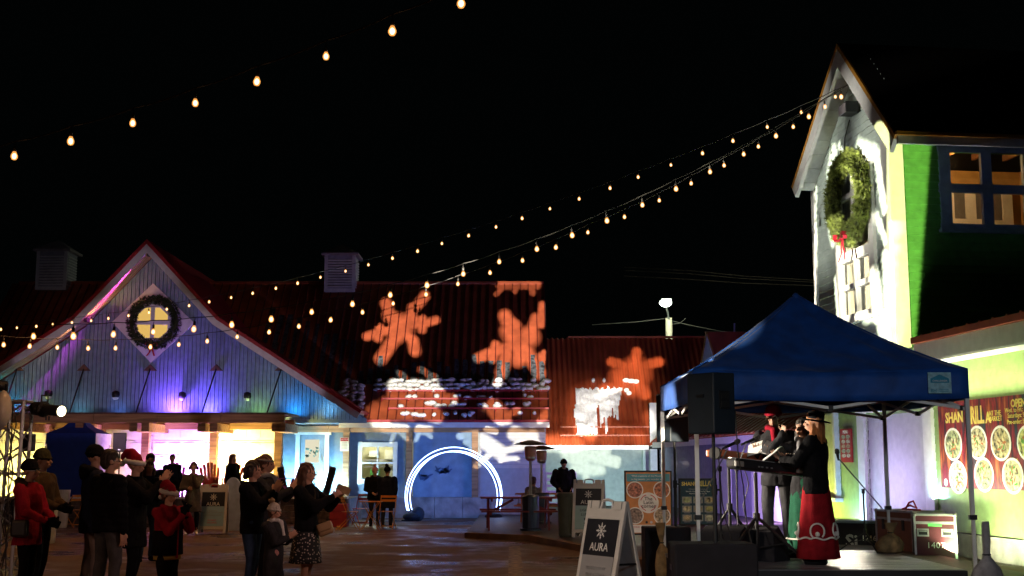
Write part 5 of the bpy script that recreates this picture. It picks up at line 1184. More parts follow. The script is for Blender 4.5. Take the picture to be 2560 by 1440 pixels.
# ================================================================ furniture
def foldchair(x, y, yaw, mat, label, z=0.):
    t = thing('bistro_chair', (0, 0, 0), label, 'folding chair', 'folding bistro chairs')
    for s in (-.2, .2):
        MB().tube([(s, .25, 0), (s, -.02, .42), (s, -.2, .85)], .012, 6).build('leg', mat, t); MB().tube([(s*.9, -.28, 0), (s*.9, 0, .28), (s*.9, .2, .44)], .012, 6).build('leg', mat, t)
    for k in range(6): bx('seat_slat', (0, -.13+k*.065, .45), (.42, .05, .015), mat, t)
    for k in range(2): bx('back_slat', (0, -.165-.03*k, .72+k*.1), (.42, .015, .06), mat, t)
    MB().tube([(-.2, .25, .08), (.2, .25, .08)], .01, 5).build('stretcher', mat, t); MB().tube([(-.2, -.26, .08), (.2, -.26, .08)], .01, 5).build('stretcher', mat, t)
    t.location = (x, y, z); t.rotation_euler = (0, 0, yaw); return t
m_yc = M('yellow_enamel', (.62, .25, .03), .4); m_rc = M('red_enamel', (.5, .05, .03), .4)
X = lambda px, D: P(px, 1230, D).x
foldchair(X(873, 32), 32, R(-72), m_yc, 'yellow folding chair left of the small folding table'); foldchair(X(966, 32), 32.2, R(172), m_yc, 'yellow folding chair right of the small table, behind the dark pair')
foldchair(X(905, 34), 34.2, R(30), m_rc, 'red folding chair behind the little table'); foldchair(X(178, 33), 33.2, R(60), m_yc, 'yellow folding chair beneath the small blue tent')
bt = thing('bistro_table', (X(928, 31.8), 31.8, 0), 'small square folding table between two yellow folding chairs', 'table')
bx('tabletop', (X(928, 31.8), 31.8, .71), (.56, .5, .02), m_yc, bt)
for s in (-.22, .22):
    for k in (-1, 1): MB().tube([(X(928, 31.8)+k*.24, 31.8+s, 0), (X(928, 31.8)-k*.2, 31.8+s, .7)], .012, 6).build('leg', m_yc, bt)
def picnic(x, y, yaw, mat, label):
    t = thing('picnic_table', (0, 0, 0), label, 'picnic table', 'picnic tables on the paved island')
    for k in range(5): bx('tabletop_plank', (0, -.3+k*.15, .74), (1.85, .135, .035), mat, t)
    for s in (-1, 1):
        for k in range(2): bx('bench_plank', (0, s*(.6+k*.14), .44), (1.85, .13, .035), mat, t)
    for e in (-.7, .7):
        bx('bench_support', (e, 0, .4), (.04, 1.5, .09), mat, t); bx('top_support', (e+.042, 0, .69), (.04, .7, .07), mat, t)
        for s in (-1, 1): MB().bar((e-.042, s*.26, .72), (e-.042, s*.66, 0), .04, .09).build('leg', mat, t)
        MB().bar((e, 0, .4), (e*.2, 0, .7), .04, .06).build('brace', mat, t)
    t.location = (x, y, .112); t.rotation_euler = (0, 0, yaw); return t
picnic(X(1298, 30), 30, R(3), M('red_stained_wood', (.28, .035, .025), .55, bump=.1), 'dark red picnic table nearest the kerb'); picnic(X(1375, 34), 34.2, R(-4), M('orange_stained_wood', (.5, .16, .05), .55), 'orange wooden picnic table beyond the patio heaters')
def heater(x, y, label, k=1.):
    t = thing('patio_heater', (x, y, .112), label, 'patio heater', 'patio heaters'); z = .112
    MB().lathe([(.25, 0), (.25, .05), (.2, .06), (.2, .78*k), (.17, .82*k)], (x, y, z), 20).build('tank_housing', M('heater_housing', (.05, .06, .09), .35, metal=.5), t, smooth=False)
    MB().lathe([(.035, .8*k), (.035, 1.62*k)], (x, y, z), 12).build('pole', m_steel, t); MB().lathe([(.06, 1.6*k), (.13, 1.66*k), (.13, 1.7*k)], (x, y, z), 16).build('burner_cup', m_steel, t)
    b = MB().lathe([(.13, 1.7*k), (.14, 1.92*k), (.11, 1.95*k)], (x, y, z), 16).build('burner_mesh', M('warm_lit_mesh', (.9, .45, .34), .45, metal=.2), t)  # mesh colour carries the orange light on the burner
    MB().lathe([(.128, 1.72*k), (.128, 1.75*k)], (x, y, z), 16).build('reflected_glow_ring', E('reflected_glow', (1, .4, .2), 2.5), b)  # emission stands in for orange light reflected by the burner
    MB().lathe([(.1, 1.97*k), (.4, 1.985*k), (.38, 2.0*k), (.15, 2.07*k), (.03, 2.09*k)], (x, y, z), 28).build('reflector', M('dark_steel', (.12, .1, .09), .35, metal=.8), t, smooth=True)
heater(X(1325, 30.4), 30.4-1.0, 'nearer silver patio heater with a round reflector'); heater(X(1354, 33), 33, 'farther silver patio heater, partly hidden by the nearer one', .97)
bn = thing('litter_bin', (X(1416, 26.8), 26.8, .112), 'dull green round litter bin beside the upright sandwich board', 'bin')
MB().lathe([(.15, 0), (.17, .05), (.195, .82), (.205, .86), (.205, .9), (.19, .93)], (X(1416, 26.8), 26.8, .112), 24).build('body', M('olive_plastic', (.09, .1, .07), .6), bn, smooth=False)
MB().lathe([(.17, .9), (.2, .915), (.2, .93)], (X(1416, 26.8), 26.8, .112), 24).build('liner', M('clear_liner', (.3, .26, .2), .3), bn)
fe = thing('rail_fence', (X(1400, 42), 42, 0), 'low white slatted rail in front of the grey wall', 'fence')
for px in (1364, 1400, 1438): bx('post', (X(px, 42), 42, .75), (.09, .09, 1.3), m_trim, fe)
for k in range(6): bx('rail', ((X(1364, 42)+X(1438, 42))/2, 41.93, .35+k*.2), (X(1438, 42)-X(1364, 42), .03, .08), m_trim, fe)
# sandwich boards
def aframe(px, D, yaw, label, lines, z=0., H=1.22, ins2=(.32, .48, .5)):
    t = thing('sandwich_board', (0, 0, 0), label, 'sandwich board', 'sandwich boards announcing the show'); W_ = .66; lean = .26
    for s in (-1, 1):
        rot = Matrix.Rotation(s*math.atan2(lean, H), 4, 'X'); tf_ = Matrix.Translation((0, 0, H)) @ rot; m_f = M('white_plastic', (.62, .6, .58), .4, var=.05)
        q = MB()
        y = 0
        q.box((-W_/2+.03, y, -H/2), (.06, .035, H)).box((W_/2-.03, y, -H/2), (.06, .035, H)).box((0, y, -.13), (W_-.1, .033, .1)).box((0, y, -H+.12), (W_-.1, .033, .07))
        q.box((0, y+s*.006, -H/2), (W_-.1, .012, H-.2))
        for k in (-.19, .19): q.box((k, y, -.05), (.13, .033, .1))
        q.xf(tf_); pn = q.build('panel', m_f, t, bevel=.004)
        MB().tube([(-.1, 0, -.08), (-.085, 0, .0), (0, 0, .018), (.085, 0, 0), (.1, 0, -.08)], .016, 6).xf(tf_).build('handle', m_f, pn)
        if s > 0: MB().box((0, .002, -H/2), (W_-.14, .03, H-.3)).xf(tf_).build('ribbed_back', m_scrim, pn); continue
        f = -.021; R3 = tf_.to_3x3(); at = lambda x, z_, d=0: tf_ @ V((x, f-d, z_)); rt = V((1, 0, 0)); up = R3 @ V((0, 0, 1))
        zt, zb2 = -.19, -H+.16; zm = zt-(zt-zb2)*.42
        MB().box((0, f, (zt+zm)/2), (W_-.12, .008, zt-zm)).xf(tf_).build('dark_print', M('navy_print', (.012, .014, .022), .5), pn)
        MB().box((0, f, (zm+zb2)/2), (W_-.12, .008, zm-zb2)).xf(tf_).build('pale_print', M('pale_print_%d' % int(ins2[2]*100), ins2, .5, var=.04), pn)
        snowflake(MB(), at(0, zt-.12, .006), rt, up, .085).build('snowflake_mark', m_wi, pn)
        text('AURA', .12, at(0, zt-.29, .007), rt, up, m_wi, pn)
        for (s_, size, fz, col) in lines: text(s_, size, at(0, zm-(zm-zb2)*fz, .007), rt, up, col, pn)
    for s in (-1, 1): MB().bar((s*W_*.47, -.13, H*.5), (s*W_*.47, .13, H*.5), .012, .02).build('spreader', m_black, t)
    t.location = (X(px, D), D, z); t.rotation_euler = (0, 0, yaw); return t
m_gi = M('grey_ink', (.3, .3, .32), .6); m_ri = M('red_ink', (.5, .03, .06), .5)
far_l = [('LIGHTING', .075, .2, m_ink), ('LUMIÈRE', .075, .38, m_ink), ('SS', .19, .66, m_ink), ('AUDIO', .05, .84, m_ink)]
aframe(1473, 26.4, R(-14), 'upright AURA sandwich board reading LIGHTING beside the litter bin', far_l, z=.112, H=1.2)
aframe(1520, 13.0, R(-58), 'nearest AURA sandwich board turned side-on by the subwoofer', [('PRESENTED BY', .05, .25, m_gi), ('PRÉSENTÉ PAR', .05, .38, m_gi), ('DOWNTOWN', .07, .8, m_ink)], z=0, H=1.24, ins2=(.3, .3, .32))
aframe(536, 30.2, R(4), 'AURA sandwich board with a red logo by the woman in ear muffs', [('A BEAUTIFUL', .042, .24, m_gi), ('WELCOME DOWNTOWN', .042, .33, m_gi), ('UNE EXPÉRIENCE D’HIVER', .036, .46, m_gi), ('EXPRESS', .055, .72, m_ri), ('IMAGING', .055, .84, m_ri)], H=1.16, ins2=(.3, .5, .62))
# poster boards
def stand_board(px0, px1, D, z0, z1, yaw, label, base, builder):
    t = thing('poster_board', (0, 0, 0), label, 'poster board'); w_ = X(px1, D)-X(px0, D); h_ = z1-z0
    bx('frame', (0, 0, h_/2+z0), (w_, .05, h_), m_black, t, bevel=.01); bx('print', (0, -.028, h_/2+z0), (w_-.07, .006, h_-.07), base, t)
    for s in (-1, 1): MB().bar((s*w_*.42, .02, 0), (s*w_*.42, .02, z0+.05), .03).build('leg', m_black, t); MB().bar((s*w_*.42, .35, 0), (s*w_*.42, .03, z0+h_*.6), .03).build('rear_leg', m_black, t)
    builder(t, w_, h_, z0); t.location = ((X(px0, D)+X(px1, D))/2, D, .112); t.rotation_euler = (0, 0, yaw)
xr_, zu = V((1, 0, 0)), V((0, 0, 1))
def latin(t, w_, h_, z0):
    c = V((0, -.033, z0+h_/2)); bx('blue_header', c+V((0, 0, h_*.39)), (w_-.09, .006, h_*.12), M('teal_header', (.08, .3, .4), .5), t)
    text('Wild creations of the Mountain', .05, c+V((0, -.006, h_*.415)), xr_, zu, m_wi, t); text('so big sweets, you wonder what', .05, c+V((0, -.006, h_*.365)), xr_, zu, m_wi, t)
    bx('white_footer', c+V((0, 0, -h_*.4)), (w_-.09, .006, h_*.12), m_white, t); text('MONDAY TO FRIDAY: 10AM TO 6PM', .042, c+V((0, -.006, -h_*.375)), xr_, zu, m_ri, t); text('CATERING', .045, c+V((0, -.006, -h_*.43)), xr_, zu, m_gi, t)
    for i, (sx, sz) in enumerate(((-1, 1), (1, 1), (-1, -1), (1, -1))):
        q = c+V((sx*w_*.28, 0, sz*h_*.2-.0)); d_ = disc(MB(), q, xr_, zu, .165, n=22, th=.004).build('plate_ring', m_wi, t); d_2 = disc(MB(), q+V((0, -.004, 0)), xr_, zu, .145, n=22).build('food_picture', M('latin_food_%d' % i, ((.4, .15, .1), (.45, .16, .08), (.25, .18, .15), (.4, .3, .2))[i], .5, var=.8, scale=22), d_)
    disc(MB(), c+V((0, -.008, 0)), xr_, zu, .2, n=26).build('logo_disc', m_wi, t)
    for a0, a1 in ((.3, 1.3), (1.85, 2.85), (3.45, 4.4), (5.0, 5.95)): ringband(MB(), c+V((0, -.012, 0)), xr_, zu, .155, .014, 10, a0=a0, a1=a1).build('logo_arc', m_ri, t)
    for s_, dz in (('The', .075), ('Latin', .005), ('corner', -.065)): text(s_, .1, c+V((0, -.016, dz)), xr_, zu, m_ink, t, bold=.001)
    disc(MB(), c+V((-.04, -.006, -h_*.3)), xr_, zu, .025, n=12).build('icon', m_ink, t); disc(MB(), c+V((.05, -.006, -h_*.3)), xr_, zu, .025, n=12).build('icon', m_scrim, t)
stand_board(1561, 1680, 24.5, .16, 1.40, R(-4), 'orange food poster board with four round pictures and a white centre logo', M('orange_print', (.55, .22, .06), .5), latin)
def shang(t, w_, h_, z0):
    c = V((0, -.033, z0+h_/2)); text('SHAN', .11, c+V((-.2, 0, h_*.38)), xr_, zu, m_yg, t, bold=.003, width=.9); text('GRILLA', .15, c+V((.1, -.001, h_*.385)), xr_, zu, m_yg, t, bold=.004, width=.7)
    text('Himalayan Cuisine', .05, c+V((0, 0, h_*.27)), xr_, zu, m_gi, t); text('Mon-Fri 11am-7pm  Sat 9am-8pm', .036, c+V((0, 0, h_*.22)), xr_, zu, m_wi, t); text('Afternoon at the market', .036, c+V((0, 0, h_*.175)), xr_, zu, m_wi, t)
    for r_ in range(3):
        for k in range(3):
            q = c+V(((k-1)*w_*.29, 0, h_*(.04-.19*r_))); bx('dish_tile', q, (w_*.25, .005, h_*.14), M('tile_grey', (.3, .29, .28), .5), t); disc(MB(), q+V((0, -.004, 0)), xr_, zu, .08, .055, 14).build('dish', M('dish_food_%d' % ((r_+k) % 5), (.4, .3, .2)), t)
            bx('caption', q+V((0, 0, -h_*.085)), (w_*.16, .004, .012), m_gi, t)
stand_board(1696, 1792, 25.5, .3, 1.24, R(2), 'dark blue poster board with yellow lettering and rows of dishes', M('navy_teal_print', (.015, .05, .08), .5), shang)

# ================================================================ left: truss, spotlights, small blue tent
tr = thing('lighting_truss', (X(30, 16), 16, 0), 'aluminium lattice truss tower at the left edge carrying spotlights', 'truss')
TR = P(60, 1003, 16); tx = TR.x; tzz = TR.z; s_ = .29
ch = [(tx, 16), (tx-s_, 16), (tx, 16+s_), (tx-s_, 16+s_)]; ln = .0
for (x, y) in ch: MB().tube([(x-.05, y, 0), (x, y, tzz)], .024, 10).build('chord', m_alu, tr)
for i, j in ((0, 1), (0, 2), (1, 3), (2, 3)):
    n_ = 9
    for k in range(n_):
        za, zb2 = tzz*k/n_+.03, tzz*(k+1)/n_-.03; a, b = (ch[i], ch[j]) if k % 2 else (ch[j], ch[i]); fa_, fb2 = -.05*(1-za/tzz), -.05*(1-zb2/tzz)
        MB().tube([(a[0]+fa_, a[1], za), (b[0]+fb2, b[1], zb2)], .012, 6).build('lattice', m_alu, tr)
    for z in (tzz, tzz*.62, .05): MB().tube([(ch[i][0]-.05*(1-z/tzz), ch[i][1], z), (ch[j][0]-.05*(1-z/tzz), ch[j][1], z)], .02, 8).build('cross_tube', m_alu, tr)
bx('base_plate', (tx-.2, 16.15, .01), (.6, .6, .02), m_alu, tr)
cab = MB()
for k in range(3):
    x0 = tx-.1-.03*k; cab.tube([(x0+.04*sin(z*3+k), 15.96+.02*k, tzz*z/8) for z in range(9)], .009, 5)
cab.build('power_cable', m_cable, tr, smooth=True)
def profile(a, b, label, lit=True, r=.085):
    t = thing('profile_spotlight', a, label, 'stage spotlight'); a, b = V(a), V(b); d = (b-a).normalized(); L_ = (b-a).length; m_sb = M('spot_body', (.015, .015, .016), .45)
    MB().tube([a, a+d*L_*.08, a+d*L_*.1, a+d*L_*.38], [r*.5, r*.8, r*1.05, r*1.1], 14).build('lamp_housing', m_sb, t, smooth=True)
    MB().tube([a+d*L_*.36, a+d*L_*.42, a+d*L_*.43, a+d*L_*.95, b], [r*1.25, r*1.25, r*.8, r*.86, r*.9], 14, caps=True).build('lens_tube', m_sb, t, smooth=False)
    sd = V((0, 1, 0)); m_ = a+d*L_*.42
    MB().tube([m_+sd*r*1.3, m_+sd*r*1.3+V((0, 0, r*2.1)), m_-sd*r*1.3+V((0, 0, r*2.1)), m_-sd*r*1.3], .01, 6).build('yoke', m_black, t); MB().tube([m_+sd*r*1.35, m_+sd*r*1.9], .018, 8).build('knob', m_sb, t)
    for k in (.5, .6): MB().tube([a+d*L_*k-V((0, 0, r*.9)), a+d*L_*k-V((0, 0, r*1.6))], .01, 6).build('shutter_handle', m_black, t)
    MB().tube([a+d*L_*.7+V((0, 0, -r*1.02)), a+d*L_*.7+V((0, 0, r*1.02))], .006, 5).build('clamp', m_steel, t)
    MB().lathe([(r*.8, 0), (r*.8, .006)], b+d*.004, 16, axis=d).build('lens', E('lit_lens', (1, .85, .5), 6.) if lit else m_black, t)
    return t
profile(P(80, 1020, 16.3), P(153, 1028, 16.0), 'lit black profile spotlight on the truss aimed towards the tower')
MB().tube([(tx, 16.05, tzz-.12), P(84, 1022, 16.3)], .018, 8).build('boom_arm', m_black, tr)
profile(P(-40, 955, 16.2), P(14, 966, 16.4), 'dark spotlight cropped by the frame above the truss', lit=False, r=.08)
MB().tube([(tx-.24, 16.05, tzz), (tx-.26, 16.05, P(-20, 962, 16.2).z)], .018, 8).build('upright_tube', m_black, tr)
wf2 = thing('wrapped_lamp', P(2, 1080, 15.8), 'lamp wrapped in translucent plastic on the truss', 'stage lamp')
q = MB().ell(P(3, 1028, 15.8), (.12, .14, .25)); q.v = [v_+V((noise.noise(v_*9), 0, noise.noise(v_*8+V((3, 3, 3)))))*.03 for v_ in q.v]; q.build('plastic_wrap', M('cloudy_plastic', (.5, .48, .44), .3), wf2, smooth=True); MB().tube([P(3, 1010, 15.8), P(25, 1012, 16.0)], .015, 6).build('clamp', m_black, wf2)
# small tent on the terrace
bt2 = thing('canopy_tent', (X(170, 36), 36, TZ), 'small closed blue tent with walls on the terrace behind the crowd', 'tent')
x0, x1_ = X(112, 35.6), X(231, 35.6); x2 = X(268, 36.9); y0_, y1_ = 35.6, 36.9; z1_, z2_ = P(0, 1083, 35.6).z, P(190, 1035, 36.2).z; m_bt = M('royal_blue_canvas', (.006, .035, .3), .7, var=.1, bump=.15, bscale=8)
MB().box(((x0+x1_)/2, y0_, (TZ+z1_-.2)/2+.0), (x1_-x0, .02, z1_-.2-TZ)).build('front_wall', m_bt, bt2); g = MB(); g.quad((x1_, y0_, TZ), (x2, y1_, TZ), (x2, y1_, z1_-.2), (x1_, y0_, z1_-.2)); g.build('side_wall', m_scrim, bt2)
g = MB(); c4 = [V((x0-.03, y0_-.03, z1_)), V((x1_+.03, y0_-.03, z1_)), V((x2+.03, y1_+.03, z1_)), V((x0, y1_, z1_))]; pk = V(((x0+x2)/2, 36.2, z2_))
for i in range(4):
    a, b = c4[i], c4[(i+1) % 4]; m1_, m2_ = a.lerp(pk, .5)-V((0, 0, .1)), b.lerp(pk, .5)-V((0, 0, .1)); g.quad(a, b, m2_, m1_).quad(m1_, m2_, pk)
g.build('roof', m_bt, bt2); g = MB()
for i, mm in ((0, m_bt), (1, m_scrim)): a, b = c4[i], c4[i+1]; MB().prism([a, b, b-V((0, 0, .3)), a-V((0, 0, .3))], (0, .01, 0)).build('valance', mm, bt2)
for (x, y) in ((x0, y0_), (x1_, y0_), (x2, y1_)): MB().bar((x, y+.04, TZ), (x, y+.04, z1_), .035).build('leg', m_leg, bt2)
ds = speaker((X(295, 27), 27, P(0, 1130, 27).z), .28, .25, .41, R(12), 'small black loudspeaker on a stand in front of the pink wall'); t = pole(X(295, 27), 27, 0, P(0, 1130, 27).z, 'tripod pole under the small loudspeaker behind the crowd')
for f in (30, 150, 270): MB().tube([(X(295, 27), 27, .5), (X(295, 27)+.4*cos(R(f)), 27+.4*sin(R(f)), 0)], .012, 6).build('leg', m_black, t)
speaker((X(66, 33), 33, P(0, 1128, 33).z), .3, .25, .45, R(-30), 'dark loudspeaker half hidden behind the truss'); t = pole(X(66, 33), 33, 0, P(0, 1128, 33).z, 'pole of the loudspeaker behind the truss')
for f in (30, 150, 270): MB().tube([(X(66, 33), 33, .9), (X(66, 33)+.5*cos(R(f)), 33+.5*sin(R(f)), 0)], .012, 6).build('leg', m_black, t)
def planter(px, D, ztop, r, label, z=0.):
    t = thing('white_planter', (X(px, D), D, z), label, 'planter', 'tall white planters'); MB().lathe([(r*.78, 0), (r*.85, .1), (r, ztop-z-.1), (r*1.05, ztop-z), (r*.9, ztop-z), (r*.85, ztop-z-.06)], (X(px, D), D, z), 24).build('pot', M('white_resin', (.6, .6, .62), .5), t, smooth=False); MB().lathe([(r*.88, ztop-z-.07), (r*.88, ztop-z-.05)], (X(px, D), D, z), 20).build('soil', m_conc, t)
planter(126, 26.5, 1.09, .18, 'tall white round planter behind the woman in red'); planter(156, 33, .98, .2, 'white planter under the small blue tent')
def adirondack(px, D, yaw, mat, label, z):
    t = thing('adirondack_chair', (0, 0, 0), label, 'garden chair', 'slatted garden chairs on the terrace')
    for k in range(6): a = (k-2.5)*.09; h = .95-.05*abs(k-2.5)**1.5; MB().bar((a*.8, .22, .28), (a*1.15, .48, .28+h*.78), .08, .018, up=V((0, 1, 0))).build('back_slat', mat, t)
    for k in range(5): bx('seat_slat', (0, -.28+k*.11, .37-k*.025), (.5, .09, .02), mat, t)
    for s in (-1, 1):
        bx('armrest', (s*.31, -.02, .56), (.13, .7, .022), mat, t); bx('front_leg', (s*.28, -.32, .275), (.04, .08, .55), mat, t); MB().bar((s*.25, -.34, .36), (s*.25, .5, 0), .03, .1).build('back_leg', mat, t); MB().bar((s*.29, .3, .55), (s*.27, .24, .2), .03, .06).build('arm_support', mat, t)
    t.location = (X(px, D), D, z); t.rotation_euler = (0, 0, yaw); return t
m_ar = M('orange_red_plastic', (.6, .07, .03), .5); m_ap = M('purple_plastic', (.3, .06, .35), .5)
adirondack(530, 36, R(25), m_ar, 'orange-red garden chair left of the timber post in the yellow bay', TZ); adirondack(566, 36.2, R(-15), m_ar, 'orange-red garden chair behind the seated woman', TZ); adirondack(432, 36.2, R(10), m_ap, 'purple garden chair in the violet lit bay', TZ); adirondack(716, 36, R(-60), m_ap, 'purple garden chair beside the grey door', TZ)
for i, (px, yw) in enumerate(((706, -.2), (822, .25))):
    t = thing('easel_board', (X(px, 35.8), 35.8, TZ), ('leaning black chalkboard left of the grey door', 'leaning black chalkboard right of the grey door')[i], 'chalkboard'); c = V((X(px, 35.8), 35.8, TZ+.45)); rt_ = Matrix.Rotation(yw, 3, 'Y'); bx('board', c, (.16, .04, .85), m_black, t, rot=rt_); bx('frame', c+V((0, .03, 0)), (.2, .02, .9), m_alu, t, rot=rt_)
rbx = thing('red_crate', (X(850, 33.6), 33.6, 0), 'red wooden box beside the stone wall at the folding chairs', 'box')
bx('box', (X(850, 33.6), 33.6, .3), (.45, .5, .6), M('red_crate_paint', (.35, .03, .05), .6), rbx, bevel=.01)
for k in range(3): bx('slat', (X(850, 33.6), 33.34, .1+k*.2), (.45, .02, .17), M('red_crate_paint', (.35, .03, .05), .6), rbx)
bb = thing('rounded_board', (X(582, 31.5), 31.5, 0), 'tall pale blue board with a rounded top behind the clapping women', 'board')
pts = [V((X(562, 31.5), 31.5, 0)), V((X(603, 31.5), 31.5, 0)), V((X(603, 31.5), 31.5, 1.0))]+[V((X(582, 31.5)+.205*cos(R(a_)), 31.5, 1.0+.32*sin(R(a_)))) for a_ in range(15, 180, 15)]+[V((X(562, 31.5), 31.5, 1.0))]
MB().prism(pts, (0, .05, 0)).build('panel', M('pale_blue_board', (.4, .5, .68), .5), bb); MB().bar((X(582, 31.5), 31.57, .9), (X(582, 31.5), 31.95, 0), .04).build('strut', m_white, bb)
# ================================================================ people
SK = M('skin', (.48, .27, .19), .55, var=.06, scale=12); SK2 = M('skin_warm', (.42, .22, .15), .55, var=.06)
def cloth(name, col, **k): return M('cloth_'+name, tuple(c*.8 for c in col), .9, var=k.pop('var', .18), scale=k.pop('scale', 10), bump=.35, bscale=70, spec=.08, **k)
C_black = cloth('black', (.008, .008, .010)); C_navy = cloth('navy', (.015, .018, .035)); C_char = cloth('charcoal', (.035, .035, .04)); C_jean = cloth('denim', (.04, .07, .14)); C_jeang = cloth('grey_denim', (.09, .09, .1))
C_red = cloth('red', (.32, .012, .03)); C_brown = cloth('brown', (.09, .06, .035)); C_olive = cloth('olive', (.06, .06, .03)); C_pink = cloth('pink', (.55, .28, .27)); C_cream = cloth('cream', (.6, .55, .48)); C_grey = cloth('grey', (.25, .25, .27))
C_white = cloth('white_fleece', (.72, .7, .68)); C_tan = cloth('tan', (.36, .24, .13)); C_green = cloth('green', (.02, .1, .06)); C_coat = cloth('taupe', (.13, .11, .09)); C_skirt = cloth('red_wool', (.30, .012, .02))
C_beige = cloth('beige_trousers', (.28, .22, .2))
H_dark = M('dark_hair', (.025, .015, .01), .5, var=.3, scale=4, stretch=(9, 9, 1), bump=.4, bscale=60); H_brown = M('brown_hair', (.1, .045, .025), .5, var=.3, stretch=(9, 9, 1), bump=.4); H_blond = M('auburn_hair', (.42, .14, .035), .45, var=.35, scale=5, stretch=(9, 9, 1), bump=.5)
def flower_mat():
    m = M('floral_skirt', (.02, .02, .022), .8, var=.1); nt = m.node_tree; L = nt.links.new; b = nt.nodes['Principled BSDF']; tc = nt.nodes.new('ShaderNodeTexCoord')
    vo = nt.nodes.new('ShaderNodeTexVoronoi'); vo.inputs['Scale'].default_value = 34; L(tc.outputs['Object'], vo.inputs['Vector']); v2 = nt.nodes.new('ShaderNodeTexNoise'); v2.inputs['Scale'].default_value = 30; L(tc.outputs['Object'], v2.inputs['Vector'])
    r_ = nt.nodes.new('ShaderNodeValToRGB'); r_.color_ramp.elements[0].position = .26; r_.color_ramp.elements[0].color = (.5, .46, .42, 1); r_.color_ramp.elements[1].position = .34; r_.color_ramp.elements[1].color = (.015, .015, .018, 1); L(vo.outputs['Distance'], r_.inputs[0]); L(r_.outputs[0], b.inputs['Base Color']); return m
M_floral = flower_mat()
def ik(a, c, l1, l2, poleq):
    d = c-a; L_ = min(d.length, (l1+l2)*.995)
    if d.length > L_: c = a+d.normalized()*L_; d = c-a
    x = (l1*l1-l2*l2+L_*L_)/(2*L_); h = math.sqrt(max(0, l1*l1-x*x)); dn = d.normalized(); p = (poleq-dn*poleq.dot(dn)).normalized()
    return a+dn*x+p*h, c
def fold(amp, sc_=9., ring=0.):
    def f(co):
        q = noise.noise(V((co.x*sc_, co.y*sc_, co.z*sc_*.55)))*amp+noise.noise(V((co.x*26, co.y*26, co.z*14)))*amp*.35
        if ring: q += ring*(abs(sin(co.z*pi/.085))-.5)
        return q
    return f
